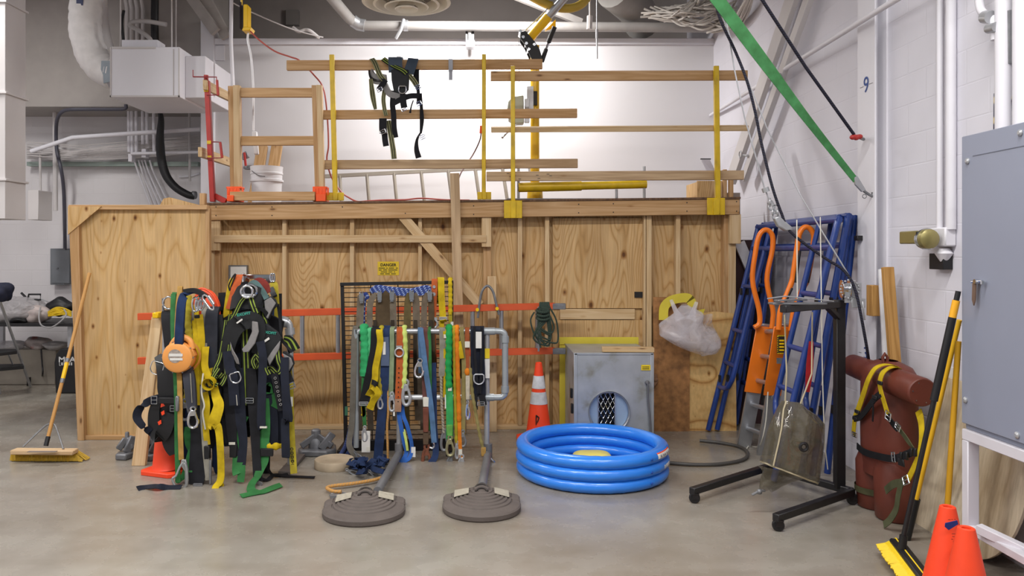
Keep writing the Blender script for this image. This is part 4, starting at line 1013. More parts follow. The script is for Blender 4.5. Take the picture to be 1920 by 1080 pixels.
MB().ribbon([W(721, 632, YH-.012), W(722, 660, YH-.012), W(722, 686, YH-.012)], .066, .004).build('clear_sleeve', paint('grey_blue_sleeve', '#4d5a74', .4), l)
plate(717.5, 723, 641, 665, YH-.016, PAPER, l)
l = lan('sage green strap between the navy strap and the brown leather belt', 'strap', 736)
over(736, [(735, 660), (734, 700), (733, 742)], .036, W_SAGE, l, 110)
snap_hook(W(735, 735, YH), .15, GALV, l); plate(737, 740.5, 758, 780, YH, PAPER, l)
l = lan('brown leather body belt with a round ring and punched holes', 'body belt', 750)
over(751, [(750, 640), (749, 700), (747, 745), (746, 770)], .054, W_LEA, l, 90, t=.005)
MB().tube(circ(W(748.5, 661, YH-.015), .034, (1, 0, 0), (0, 0, 1), 20), .007, 8, True).box(W(743, 653, YH-.02), W(754, 648, YH-.012)).build('ring', GALV, l)
hl = MB()
for k in range(8): hl.lathe([(.0055, 0), (.0055, -.0015)], W(748-k*.2, 690+k*9, YH-.0095), 8, (0, 1, 0))
hl.each('punched_hole', INK, l)
MB().ribbon([W(746.5, 748, YH-.008), W(746, 772, YH-.008)], .05, .005).build('pale_tip', web('pale_leather', '#a9846a'), l)
l = lan('pale lime elastic lanyard right of the leather belt', 'lanyard', 759)
shock([ZTx(759)+V(0, .05, -.2), ZTx(759)+V(0, .03, .01), ZTx(759)+V(0, -.03, .025), W(760, 650, YH), W(759, 700, YH), W(757, 728, YH)], .036, .2, 50).build('elastic_sleeve', W_LIME, l)
snap_hook(W(762, 712, YH), .20, GALV, l, .07)
l = lan('tangled royal blue strap falling to the floor under the leather belt', 'strap', 755)
MB().ribbon([W(752, 700, YH+.03), W(748, 770, YH+.02), W(752, 800, YH), W(758, 830, YH), W(762, 850, YH), W(748, 872, YH-.03), W(735, 880, YH-.06)], .034, .004).ribbon([W(756, 700, YH+.03), W(755, 770, YH+.02), W(764, 800, YH), W(772, 835, YH), W(768, 858, YH-.02), W(752, 868, YH-.04)], .03, .004).build('webbing', W_ROYAL, l)
MB().ribbon([W(757, 805, YH), W(762, 830, YH-.01), W(764, 845, YH-.01)], .02).build('lime_tail', W_LIME, l)
plate(771, 779, 838, 857, YH-.01, PAPER, l)
MB().box(W(727, 884, YH-.06), W(737, 879, YH-.04)).build('orange_end', ORP, l)
l = lan('frayed tan and orange rope lanyard trailing over the floor to a hook', 'lanyard', 730)
P = [W(727, 720, YH+.02), W(728, 770, YH), W(726, 800, YH), W(727, 840, YH-.02), W(727, 880, YH-.06), FL(722, 893, .03), FL(700, 900, .03), FL(665, 906, .03), FL(625, 911, .03), FL(613, 915, .03), FL(625, 921, .03), FL(640, 922, .03)]
TANR = rope('frayed_tan_rope', '#c08a45', '#a9895c', 45)
MB().tube(crom(P[:6], 6), .016, 9, flat=.6).tube(crom(P[5:], 6), .012, 9).build('rope_body', TANR, l)
MB().tube(circ(FL(634, 927, .016), .05, (1, .3, 0), (-.15, .5, 0), 14), .008, 7, True).box(FL(622, 934, .0), FL(634, 930, .03)).build('snap_hook', IRON, l)
l = lan('slate blue strap with a silver snap hook, crossing to the right', 'lanyard', 788)
over(788, [(788, 640), (790, 670), (789, 684)], .036, W_BLUE, l, 80)
over(790, [(793, 650), (799, 700), (806, 745), (811, 790), (814, 830)], .042, W_BLUE, l, 70, YR-.05)
snap_hook(W(788, 672, YH-.02), .15, CHR, l, .075, -.1)
l = lan('maroon strap carrying a brown shock pack and a rusty hook', 'lanyard', 798)
over(798, [(798, 660), (797, 700), (798, 745)], .05, W_MAR, l, 90)
MB().box(W(793, 763, YH-.02), W(804, 744, YH)).build('cream_cuff', CREAM, l, .003)
MB().box(W(793, 811, YH-.026), W(804, 763, YH)).build('shock_pack', web('brown_pack', '#7c4a3c'), l, .005)
MB().box(W(793, 834, YH-.02), W(804, 811, YH)).build('black_cuff', W_BRN, l, .004)
snap_hook(W(800, 832, YH), .21, RUSTY, l, .075)
l = lan('narrow bright green strap with a bent steel hook', 'lanyard', 805)
over(805, [(806, 660), (806.5, 740), (806, 808)], .026, W_GREEN, l, 100)
MB().tube(crom([W(806, 806, YH), W(809, 820, YH), W(814, 834, YH), W(811, 840, YH), W(804, 838, YH)], 5), .008, 8).build('bent_hook', CHR, l)
l = lan('dark navy quilted lanyard behind the green strap', 'lanyard', 812)
MB().ribbon([W(812, 680, YH+.03), W(813, 740, YH+.02), W(814, 800, YH+.01), W(817, 850, YH), W(808, 868, YH-.02)], .05, .012).build('padded_sleeve', W_NAVY, l)
snap_hook(W(775, 872, YH-.05), .1, CHR, l, tilt=-1.1)
MB().ribbon([W(815, 858, YH-.01), W(800, 872, YH-.03), W(782, 878, YH-.05)], .03).build('floor_tail', W_NAVY, l)
l = lan('grey braided lanyard with a steel hook, left of the green shock lanyard', 'lanyard', 829)
over(829.5, [(830, 660), (828, 705)], .048, W_GRY, l, 80)
MB().tube(crom([W(827, 705, YH), W(828, 750, YH), W(831, 800, YH), W(832, 812, YH)], 6), .017, 8, flat=.7).build('braid', rope('grey_braid', '#a39a88', '#6d665c', 40), l)
snap_hook(W(833, 804, YH), .17, IRON, l, .06); plate(834, 838, 740, 766, YH-.01, PAPER, l)
l = lan('narrow yellow strap with a white cuff beside the green shock lanyard', 'strap', 835)
over(834.5, [(835, 650), (835.5, 700), (834, 745)], .03, W_YEL, l, 70); plate(832, 837, 627, 634, YH-.01, CREAM, l, 'white_cuff')
l = lan('gathered emerald shock lanyard with a green energy pack and gold hook', 'lanyard', 842)
shock([ZTx(842)+V(0, .05, -.2), ZTx(842)+V(0, .03, .01), ZTx(842)+V(0, -.03, .04), W(842, 640, YH-.015), W(841, 690, YH-.015), W(842, 727, YH-.015)], .05, .14, 55).build('elastic_sleeve', web('emerald_webbing', '#1d9a4c'), l)
MB().ribbon([W(842, 725, YH-.012), W(843, 760, YH-.012), W(843, 823, YH-.012)], .055, .006).build('webbing', W_GRN2, l)
MB().box(W(837.5, 818, YH-.03), W(849, 796, YH-.012)).build('energy_pack', web('lime_pack', '#6ab257'), l, .005)
plate(840, 847, 725, 733, YH-.02, CREAM, l); snap_hook(W(844, 816, YH-.02), .16, paint('gold_zinc', '#b5b08a', .35, .8), l, .065)
l = lan('yellow and grey gathered lanyard between the green and orange ones', 'lanyard', 851)
shock([ZTx(851)+V(0, .05, -.2), ZTx(851)+V(0, .03, .01), ZTx(851)+V(0, -.03, .025), W(852, 650, YH), W(853, 720, YH), W(855, 790, YH), W(856, 830, YH)], .03, .2, 60).build('elastic_sleeve', W_YELD, l)
snap_hook(W(847, 850, YH), .14, IRON, l, .055, -.2); snap_hook(W(857, 826, YH), .14, GALV, l, .03)
l = lan('bright orange gathered lanyard with a white cuff and steel hook', 'lanyard', 858)
shock([ZTx(857)+V(0, .05, -.2), ZTx(857)+V(0, .03, .01), ZTx(857)+V(0, -.03, .03), W(857, 650, YH-.01), W(859, 720, YH-.01), W(861, 790, YH-.01)], .034, .16, 60).build('elastic_sleeve', W_ORG, l)
MB().ribbon([W(861, 785, YH-.008), W(862, 820, YH-.008), W(864, 858, YH-.008)], .028, .006).build('webbing', W_ORG, l)
plate(860, 866.5, 842, 853, YH-.012, CREAM, l, 'white_cuff'); snap_hook(W(866, 852, YH-.01), .14, GALV, l, .065)
l = lan('dull khaki strap with a yellow tail right of the orange lanyard', 'strap', 868)
over(866, [(868, 650), (870, 700), (869, 760), (868, 820)], .034, W_KH, l, 90)
MB().ribbon([W(860, 640, YH-.01), W(864, 660, YH-.015), W(866, 672, YH-.01)], .035).build('yellow_tail', W_YEL, l); snap_hook(W(868, 806, YH), .13, IRON, l, .05)
l = lan('rust brown strap with a cream cuff and a cream shock pack', 'lanyard', 876)
over(876, [(876, 650), (876, 690)], .034, W_RUST, l, 70)
MB().box(W(871.5, 652, YH-.02), W(881, 640, YH-.004)).build('cream_cuff', CREAM, l, .002)
MB().ball(W(876, 697, YH), (.022, .014, .03), 10, 7).build('orange_knot', W_ORG, l)
MB().box(W(873, 750, YH-.02), W(881, 704, YH)).build('shock_pack', paint('dirty_cream', '#b8ae9a', .8, var=.2, scale=30), l, .004)
snap_hook(W(877, 750, YH), .15, CHR, l, .03)
l = lan('olive gathered lanyard slanting to a steel gate hook by the right upright', 'lanyard', 884)
shock([W(882, 690, YH), W(885, 730, YH-.01), W(893, 780, YH-.02), W(902, 826, YH-.03), W(906, 842, YH-.03)], .026, .22, 60).build('elastic_sleeve', W_KH, l)
MB().box(W(902, 856, YH-.045), W(911, 838, YH-.02)).build('tan_cuff', W_TAN, l, .004); snap_hook(W(911, 848, YH-.03), .14, CHR, l, .06, .45)
l = lan('wide black belt pad with a white label and steel ring at the right end', 'body belt', 895)
over(895, [(895, 650), (897, 700), (898, 742)], .108, W_BLKN, l, 110, t=.012)
MB().ribbon([W(890, 612, YH-.03), W(890, 650, YH-.03), W(893, 700, YH-.025), W(897, 738, YH-.02)], .02, .006).ribbon([W(903, 614, YH-.03), W(903, 650, YH-.03), W(902, 700, YH-.025), W(900, 738, YH-.02)], .02, .006).build('edge_strap', W_BLK, l)
plate(892, 903, 622, 653, YH-.032, PAPER, l); d_ring(W(898, 711, YH-.03), .04, GALV, l)
MB().ribbon([W(891, 740, YH-.015), W(892, 768, YH-.015)], .035).ribbon([W(903, 740, YH-.015), W(907, 760, YH-.015)], .05).build('tail_strap', W_BLK, l)
buckle(W(902, 757, YH-.022), .055, .03, CHR, l)
# bottom clutter behind the rack
l = lan('heap of dark navy webbing lying on the floor behind the left rubber foot', 'webbing', 690, name='webbing_heap'); l.location = FL(690, 872, 0)
random.seed(11)
hb = MB()
for k in range(9):
    x = 655+random.uniform(0, 55); y = 862+random.uniform(0, 14); P = [FL(x, y, .015)]
    for q in range(4): x += random.uniform(-22, 26); y += random.uniform(-8, 9); P.append(FL(min(max(x, 640), 725), min(max(y, 856), 885), .012+random.random()*.07))
    hb.ribbon(P, .045, .004, (.2, .9, .3))
hb.build('webbing', W_NAVY, l); snap_hook(FL(648, 880, .04), .1, IRON, l, tilt=1.2); snap_hook(FL(690, 882, .04), .1, IRON, l, tilt=1.0)
l = thing('rope_tail', 'blue and white rope bundle hanging down to the floor at the left of the grid', 'rope', FL(650, 868, 0))
BLR = rope('blue_white_rope', '#23397c', '#8c9cc6', 26, 1)
BLD = rope('navy_rope', '#22305e', '#3f4f80', 38)
MB().tube(crom([W(668, 700, 6.4), W(664, 750, 6.38), W(660, 800, 6.36), W(655, 845, 6.3), FL(640, 862, .03)], 6), .02, 8).tube(crom([W(671, 700, 6.41), W(662, 770, 6.36), W(650, 830, 6.32), FL(630, 866, .03)], 6), .018, 8).build('rope', BLD, l)

# ---- hanging on the grid panel
YG2 = YGd-.03
rc = MB()
for k in range(5):
    dy = k*2.6
    rc.tube(crom([W(694+k, 545+dy*.4, YG2+.0), W(706, 537+dy, YG2-.02), W(735, 540+dy*1.1, YG2-.025), W(770, 543+dy, YG2-.025), W(800, 537+dy*1.4, YG2-.02), W(812-k, 545+dy*.5, YG2)], 6), .011, 7)
tag(rc.build('rope_coil', BLR), 'blue and white rope stretched along the top of the grid panel', 'rope')
tag(MB().tube(crom([W(690, 560, YG2+.0), W(684, 552, YG2-.01), W(681, 575, YG2-.01), W(680, 600, YG2-.01), W(681, 640, YG2)], 6), .021, 8).build('rope_tail', BLR), 'blue and white rope end hanging on the left of the grid panel', 'rope')
clips = []
GDUL = [('grey_brown_sling', '#7d7264'), ('brown_sling', '#5b4b36'), ('olive_brown_sling', '#6a5c3a'), ('tan_grey_sling', '#76695a')]
slings = [  # x of the clip, y of the clip, straps (x top, x bottom, width, material), label
 (678, 550, [(676, 671, .06, 0)], 'grey web sling at the left end of the grid panel, under the first silver clip'),
 (712, 548, [(694, 693, .05, 0), (711, 707, .055, 1)], 'pair of grey and brown slings under the second silver clip on the grid panel'),
 (735, 547, [(722, 719, .095, 1), (737, 740, .055, 0)], 'broad brown sling and narrow grey one under the third silver clip on the grid panel'),
 (772, 547, [(765, 760, .06, 2), (780, 783, .06, 3)], 'olive and tan slings arching under the fourth silver clip on the grid panel'),
 (806, 547, [(796, 792, .05, 3), (808, 812, .05, 1)], 'brown slings under the fifth silver clip on the grid panel'),
]
for xc, yc, ss, lb in slings:
    l = thing('web_sling', lb, 'sling', W(xc, yc, YG2))
    for k, (xt, xb_, w_, mi) in enumerate(ss):
        nm, hx_ = GDUL[mi]
        MB().ribbon([W(xc+(xt-xc)*.3, yc+4, YG2-.035), W(xt, yc+22, YG2-.03), W((xt+xb_)/2, 640, YG2-.025), W(xb_, 720, YG2-.03), W(xb_+2, 806-k*18, YG2-.03)], w_, .008, n=5).build('webbing', web(nm, hx_), l)
        if k == 1: MB().ribbon([W(xb_-4, 600, YG2-.045), W(xb_-5, 680, YG2-.045), W(xb_-3, 760, YG2-.045)], .03, .004).build('inner_strap', web('dark_sling', '#3d342a'), l)
    a_ = W(xc, yc, YG2-.05)
    MB().box(W(xc-4.6, yc+16, YG2-.06), W(xc+4.6, yc-1, YG2-.035)).box(W(xc-3.4, yc+19, YG2-.058), W(xc+3.4, yc+16, YG2-.04)).box(W(xc-4, yc-1, YG2-.06), W(xc-1, yc-4, YG2-.02)).box(W(xc+1, yc-1, YG2-.06), W(xc+4, yc-4, YG2-.02)).build('silver_clip', CHR, l, .002)
l = thing('body_belt', 'orange leather strap with two oval plates over the right of the grid panel', 'body belt', W(814, 524, YG2))
MB().ribbon([W(816, 560, YGd+.05), W(816, 527, YGd+.04), W(815.5, 523.5, YGd+.01), W(815, 526, YGd-.03), W(814, 550, YG2-.02), W(812, 594, YG2-.02)], .05, .005).build('leather', W_LEA, l)
for y in (538, 552): MB().lathe([(.014 if y < 545 else .018, 0), (.012, -.006)], W(814 if y < 545 else 813, y, YG2-.023), 14, (0, 1, 0)).build('metal_plate', GALV, l)
MB().tube(circ(W(812, 607, YG2-.02), .036, (1, 0, 0), (0, 0, 1), 20), .009, 8, True).box(W(804, 600, YG2-.03), W(820, 595, YG2-.01)).build('ring', GALV, l)
MB().ribbon([W(812, 596, YG2-.01), W(812, 640, YG2-.01), W(814, 690, YG2)], .05, .004).build('lower_leather', W_RUST, l)
l = thing('strap', 'bright yellow strap with a slide buckle over the right of the grid panel', 'strap', W(828, 522, YG2))
MB().ribbon([W(822, 570, YGd+.05), W(825, 525, YGd+.04), W(827, 522, YGd+.0), W(827, 526, YGd-.035), W(828, 560, YG2-.02), W(830.5, 596, YG2-.02), W(832, 603, YG2-.03), W(830, 600, YG2-.05)], .054, .004).ribbon([W(829, 596, YG2-.015), W(828, 620, YG2-.015), W(829, 690, YG2-.01)], .04).build('webbing', W_YEL, l)
buckle(W(831, 597, YG2-.03), .06, .02, GALV, l)
l = thing('lanyard', 'narrow yellow gathered lanyard at the right edge of the grid panel', 'lanyard', W(844, 522, YG2))
shock([W(845, 540, YGd+.05), W(845, 524, YGd+.02), W(844, 526, YG2-.02), W(844.5, 560, YG2-.02), W(844.5, 590, YG2-.02)], .034, .2, 70).build('elastic_sleeve', W_YEL, l)
MB().ribbon([W(844.5, 588, YG2-.02), W(845, 605, YG2-.02)], .03, .004).build('webbing', W_YELD, l); plate(845, 850, 603, 612, YG2-.02, PAPER, l)
# ================================================================ harness rack at the left with its load
YK = 5.92; ZK = W(0, 603, YK).z
kx = lambda x: (x-CX)*YK/F
hr_ = thing('harness_rack', 'pipe rack buried under hanging fall harnesses, left of the grid panel', 'rack', (kx(430), YK, 0))
MB().tube([V(kx(312), YK, ZK), V(kx(528), YK, ZK)], .022, 14).build('upper_bar', BLK, hr_)
MB().tube(crom([V(kx(522), YK, ZK+.0), V(kx(533), YK, ZK), V(kx(541), YK, ZK-.012), V(kx(544), YK, ZK-.06), V(kx(544), YK, ZK-.2), V(kx(545), YK, 0)], 6), .026, 14).tube(crom([V(kx(318), YK, ZK), V(kx(312), YK, ZK-.03), V(kx(311), YK, ZK-.1), V(kx(311), YK, 0)], 6), .026, 14).build('end_pipe', GALV, hr_)
MB().tube([V(kx(522), YK, ZK), V(kx(530), YK, ZK), V(kx(540), YK, ZK-.01)], [.04, .045, .04], 14).tube([V(kx(543), YK, ZK-.05), V(kx(544), YK, ZK-.1)], .038, 14).build('pipe_fitting', GALV, hr_)
MB().box((kx(300), YK+.0, 0), (kx(322), YK+.4, .03)).box((kx(534), YK-.2, 0), (kx(556), YK+.3, .03)).each('rack_foot', RUB, hr_, .004)
MB().tube([V(kx(458), YK+.02, ZK-.05), V(kx(458), YK+.02, W(0, 518, YK).z)], .014, 10).tube([V(kx(511), YK+.02, ZK-.05), V(kx(511), YK+.02, W(0, 518, YK).z)], .014, 10).build('upright_pipe', GALV, hr_)
MB().box(W(458, 523, YK), W(510, 514.5, YK+.03)).build('cross_plate', CHR, hr_, .004)
q = MB()
for x in (456, 509, 513): q.tube(circ(W(x, 521, YK-.02), .028, (.35, 0, 0), (0, 0, 1.0), 14, r2=.034), .006, 7, True)
for x in (463, 504): q.lathe([(.022, 0), (.022, -.012)], W(x, 526, YK-.005), 12, (0, 1, 0))
q.each('shackle', CHR, hr_)
YV = 5.55
def nt(label, cat, x, y, name, Y=YV): return thing(name, label, cat, W(x, y, Y))
def rb(P, w, m, parent, name='webbing', t=.003, side=(1, 0, 0), n=6): 
    return MB().ribbon([W(*p) for p in P], w, t, side, n).build(name, m, parent)
# leaning plank and orange cone
tag(MB().prism([WZ(246, 5.97, 0), WZ(272, 5.97, 0), W(303, 594, 6.25), W(284, 594, 6.25)], (0, .036, 0)).build('plank', LUMP, None, .003), 'pale plank leaning against the left end of the harness rack', 'board')
t = thing('traffic_cone', 'orange traffic cone standing behind the plank and black harness', 'traffic cone', FL(318, 884, 0))
c = FL(318, 884, 0)+V(0, .0, 0); ax = (W(306, 600, 5.86)-c).normalized(); h = .74
MB().lathe([(.13, .03)]+[(.12+(.03-.12)*k/10, .045+(h-.045)*k/10) for k in range(11)]+[(.02, h), (.018, h-.04)], c, 30, ax, caps=False).build('cone_body', CONE, t)
q = []
for k in range(4):
    for d in (-.12, .12):
        a = math.pi/4+math.pi/2*k+d-.35; q.append(c+V(math.cos(a), math.sin(a), 0)*.2)
MB().prism(q, (0, 0, .032)).build('base_plate', CONE, t, .004)
t = nt('orange-red rounded plastic hood behind the silver carabiners', 'hood', 388, 575, 'plastic_hood', 5.8)
MB().ball(W(385, 583, 5.78), (.115, .05, .165), 24, 14, lambda d: 1+.02*d.x).build('hood_shell', paint('orange_red_plastic', '#ea5227', .4, var=.06), t)
MB().tube(crom([W(362, 548, 5.74), W(380, 541, 5.72), W(398, 552, 5.72), W(410, 575, 5.73), W(413, 605, 5.74)], 6), .008, 8).build('hood_rim', MATS['orange_red_plastic'], t)
t = nt('small yellow plastic block on top of the leaning plank', 'block', 294, 590, 'yellow_block', 6.2)
MB().box(W(285, 597, 6.14), W(308, 584, 6.26)).build('block_body', YELB, t, .006)

# --- black harness at the far left
t = nt('black padded harness with a loose leg loop at the left end of the rack', 'harness', 325, 700, 'safety_harness')
rb([(330, 650, YK), (322, 590, YK-.01), (318, 584, 5.82), (316, 596, 5.74), (321, 640, 5.66), (325, 690, 5.6), (320, 735, 5.58)], .105, W_BLK, t, 'shoulder_strap', .008)
rb([(345, 640, YK), (336, 588, YK), (334, 582, 5.84), (336, 600, 5.76), (338, 650, 5.66), (335, 720, 5.58)], .1, W_BLKN, t, 'shoulder_strap', .008)
rb([(296, 668, 5.63), (305, 680, 5.6), (315, 705, 5.58), (318, 735, 5.57), (325, 760, 5.58)], [.05, .1, .15, .16, .1], BLKP, t, 'back_pad', .02)
rb([(318, 740, 5.57), (300, 745, 5.57), (280, 752, 5.56), (262, 766, 5.55), (257, 782, 5.55), (266, 797, 5.55), (277, 806, 5.56), (290, 816, 5.58)], [.05, .05, .055, .06, .06, .05, .05, .05], W_BLKN, t, 'leg_loop', .004, [(0, 0, 1), (0, 0, 1), (.3, 0, 1), (1, .5, .4), (1, .6, 0), (1, .5, -.4), (.6, .3, -1), (0, 0, 1)])
rb([(294, 752, 5.58), (289, 775, 5.58), (290, 800, 5.58), (298, 818, 5.57), (310, 806, 5.56), (320, 775, 5.57)], [.06, .08, .09, .1, .1, .09], BLKP, t, 'leg_pad', .015)
rb([(312, 760, 5.6), (322, 790, 5.6), (325, 830, 5.6), (331, 850, 5.6)], [.14, .18, .15, .1], BLKP, t, 'seat_pad', .02)
MB().box(W(296, 757, 5.53), W(330, 745, 5.55)).build('belt_keeper', BLKP, t, .003)
buckle(W(289, 750, 5.54), .04, .055, CHR, t); buckle(W(323, 766, 5.54), .03, .04, IRON, t)
d_ring(W(294, 690, 5.58), .045, CHR, t, (1, 0, -.3), (.3, 0, 1), .004)
q = MB()
for x, y in ((305, 773), (299, 791)): q.prism([W(x-3, y, 5.545), W(x+3, y-4, 5.545), W(x+4, y+3, 5.545), W(x-1, y+6, 5.545)], (0, -.004, 0))
q.each('orange_tab', CONE, t)
t = nt('silver hook ring with a grey plate poking up behind the green and tan straps', 'carabiner', 316, 565, 'carabiner', 5.8)
MB().tube(circ(W(316, 568, 5.8), .04, (1, 0, 0), (0, 0, 1.15), 18), .0075, 8, True).build('ring', CHR, t)
MB().box(W(303, 570, 5.83), W(309, 559, 5.85)).tube([W(306, 572, 5.82), W(306, 586, 5.82)], .01, 8).build('plate', IRON, t, .002)
# --- lanyard straps of the left cluster
t = nt('bright green strap between the black harness and the tan strap', 'strap', 326, 553, 'strap')
rb([(332, 640, YK), (328, 556, YK), (327, 552, 5.8), (325, 556, 5.74), (324, 600, 5.68), (326, 650, 5.6), (331, 740, 5.52), (332, 830, 5.5), (334, 905, 5.45)], .036, W_GREEN, t)
t = nt('long tan strap ending in a large silver rebar hook near the floor', 'lanyard', 336, 540, 'lanyard')
rb([(340, 600, YK), (339, 545, 5.86), (338, 538, 5.78), (337, 543, 5.72), (333, 590, 5.66), (332, 640, 5.6), (337, 720, 5.5), (338, 800, 5.48), (340, 862, 5.46)], .036, W_TAN, t, 'webbing', .005)
MB().box(W(328, 772, 5.46), W(337, 742, 5.485)).build('strap_adjuster', IRON, t, .006)
HK = paint('dull_silver', '#a6a8a8', .4, .6, .12, 20)
pts = [W(344, 866, 5.45), W(337, 876, 5.44), (330, 892), (323, 898), (329, 912), (340, 916), (350, 908), (350, 880), (346, 868)]
P = [p if isinstance(p, Vector) else W(p[0], p[1], 5.43) for p in pts]
MB().tube(crom(P, 3), [.011]*(3*(len(P)-1)+1), 9, flat=.7).prism([W(340, 862, 5.44), W(348, 862, 5.44), W(352, 880, 5.44), W(351, 900, 5.44), W(346, 908, 5.44), W(346, 884, 5.44), W(338, 872, 5.44)], (0, .018, 0)).build('rebar_hook', HK, t, .003)
t = nt('round orange self-retracting lifeline on a navy padded sling', 'lifeline', 338, 668, 'retractable_lifeline', 5.5)
HSG = paint('orange_housing', '#e59a4e', .45, var=.08)
hc = W(336.5, 669, 5.5); hr2 = 29*5.5/F
MB().lathe([(hr2*.0, -.055), (hr2*.8, -.055), (hr2*.95, -.045), (hr2, -.03), (hr2, .03), (hr2*.9, .05), (0, .05)], hc, 40, (0, 1, 0), caps=False).build('housing', HSG, t)
q = MB(); q.lathe([(hr2*1.07, .0), (hr2*1.07, .045), (hr2*.9, .05)], hc+V(.022, 0, .0), 40, (0, 1, 0), caps=False)
P = [W(319, 655, 5.5), W(326, 641, 5.5), W(336, 633, 5.5), W(346, 633, 5.5), W(357, 640, 5.5), W(361, 655, 5.5)]
q.tube(crom(P, 5), .022, 10).prism([W(318, 668, 5.48), W(322, 648, 5.48), W(334, 646, 5.48), W(350, 648, 5.48), W(360, 652, 5.48), W(366, 668, 5.48)], (0, .06, 0)); q.build('handle_frame', HSG, t, .004)
q = MB(); ns = 10
for k in range(ns):
    a = 2*math.pi*k/ns; q.lathe([(.006, 0), (.006, -.006)], hc+V(math.cos(a)*hr2*1.0, -.03, math.sin(a)*hr2*1.0), 8, (0, 1, 0))
q.each('housing_screw', IRON, t)
MB().lathe([(hr2*.44, -.057), (hr2*.0, -.057)], hc+V(-.01, 0, .012), 24, (0, 1, 0), caps=False).build('round_label', paint('worn_label', '#9d9187', .6, var=.35, scale=60), t)
MB().box(hc+V(-.052, -.0595, .01), hc+V(.045, -.057, .03)).box(hc+V(-.045, -.0595, -.018), hc+V(.045, -.057, -.002)).build('label_stripe', PAPER, t)
rb([(337, 644, 5.47), (336, 640, 5.46), (338, 600, 5.46), (341, 565, 5.47), (348, 552, 5.5), (362, 547, 5.52), (375, 549, 5.53), (384, 556, 5.52)], .058, W_NAVY, t, 'padded_sling', .026, [(1, 0, 0), (1, 0, 0), (1, 0, 0), (.9, .3, .2), (.2, .9, .4), (0, 1, 0), (0, 1, 0), (0, 1, 0)])
rb([(346, 546, 5.5), (362, 544, 5.5), (376, 549, 5.5), (386, 557, 5.5)], .05, BLKP, t, 'sling_cover', .03, (0, 1, 0))
# carabiners
for k, (x, y, ang, lb) in enumerate(((391, 567, .6, 'large silver locking carabiner hanging in front of the orange hood'), (366, 571, 0, 'leftmost of three silver carabiners beside the navy padded sling'), (372, 569, -.1, 'middle of three silver carabiners beside the navy padded sling'), (378, 568, -.15, 'rightmost of three silver carabiners beside the navy padded sling'))):
    big = k == 0; Yc = 5.47-.0 if big else 5.55
    cc = W(x, y, Yc); ca, sa = math.cos(ang), math.sin(ang); hh = .062 if big else .052; ww = .024 if big else .020
    def T(a, b): return cc+V(a*ca-b*sa, 0, a*sa+b*ca)
    o = thing('carabiner', lb, 'carabiner', cc)
    P = [T(ww*math.cos(a)*(1 if not big else .9), hh*math.sin(a)) for a in [2*math.pi*i/20 for i in range(20)]]
    MB().tube(P, .0075, 8, True).build('ring', CHR, o)
    if big: MB().tube([T(ww*.9, -hh*.5), T(ww*.95, hh*.6)], .013, 10).tube([T(-ww*.8, -hh*.6), T(-ww*.9, hh*.6)], .011, 10).build('locking_gate', CHR, o)
    else: MB().tube([T(ww, -hh*.45), T(ww, hh*.5)], .0085, 8).build('locking_gate', GALV, o)
t = nt('yellow strap with a black slider, hanging behind the round orange lifeline', 'strap', 368, 590, 'strap')
rb([(372, 640, YK), (366, 575, 5.86), (366, 570, 5.76), (366, 590, 5.7), (369, 640, 5.62), (367, 700, 5.58), (368, 760, 5.56)], .055, W_YEL, t)
rb([(374, 590, 5.66), (378, 640, 5.62), (375, 680, 5.6), (381, 720, 5.58)], .05, W_YEL, t)
MB().box(W(364, 597, 5.6), W(375, 590, 5.62)).build('slider', BLKP, t, .003)
t = nt('gathered yellow-brown strap under the navy padded sling', 'lanyard', 353, 560, 'lanyard')
shock([W(353, 555, 5.72), W(352, 600, 5.66), W(355, 640, 5.62), W(353, 700, 5.58), W(350, 755, 5.55)], .05, .15, 60).build('elastic_sleeve', W_YELD, t); snap_hook(W(347, 748, 5.52), .15, IRON, t, .07)
t = nt('grey strap between the yellow straps and the dark padded sleeve', 'strap', 383, 580, 'strap')
rb([(388, 640, YK), (384, 575, 5.84), (384, 570, 5.75), (383, 590, 5.68), (383, 650, 5.62), (380, 740, 5.58), (384, 830, 5.52), (391, 900, 5.48)], .042, W_GRY, t)
rb([(362, 580, 5.7), (360, 620, 5.66), (361, 680, 5.6)], .018, W_GRY, t)
t = nt('dark padded sleeve draped right of the grey strap, in front of the orange hood', 'harness', 405, 590, 'harness_pad')
rb([(413, 640, 5.86), (409, 588, 5.8), (404, 578, 5.74), (398, 590, 5.68), (396, 640, 5.64), (393, 690, 5.62), (392, 740, 5.6)], [.1, .1, .09, .09, .1, .12, .1], paint('navy_pad', '#191d29', .7, var=.3, scale=20), t, 'padded_sleeve', .03)
rb([(410, 590, 5.7), (413, 640, 5.68), (411, 700, 5.66), (410, 760, 5.64)], [.06, .08, .1, .1], BLKP, t, 'pad_edge', .02)
t = nt('black shock pack lanyard with a silver snap hook below the orange lifeline', 'lanyard', 358, 700, 'lanyard')
rb([(352, 690, 5.53), (355, 710, 5.5), (358, 740, 5.48), (361, 766, 5.47)], [.07, .08, .075, .06], paint('charcoal_sleeve', '#2d2e38', .7, var=.2), t, 'shock_pack', .03)
rb([(357, 700, 5.475), (360, 755, 5.455)], .006, W_GRY, t, 'seam', .003)
snap_hook(W(362, 762, 5.45), .15, CHR, t, .078)
t = nt('yellow ratchet strap rolled into a loop in the middle of the left harness cluster', 'strap', 392, 715, 'strap')
rb([(386, 650, 5.6), (384, 685, 5.56), (390, 705, 5.54), (398, 722, 5.53)], .05, W_YEL, t, 'webbing', .003, [(1, 0, 0), (1, 0, 0), (.8, .2, .4), (.5, .5, .6)])
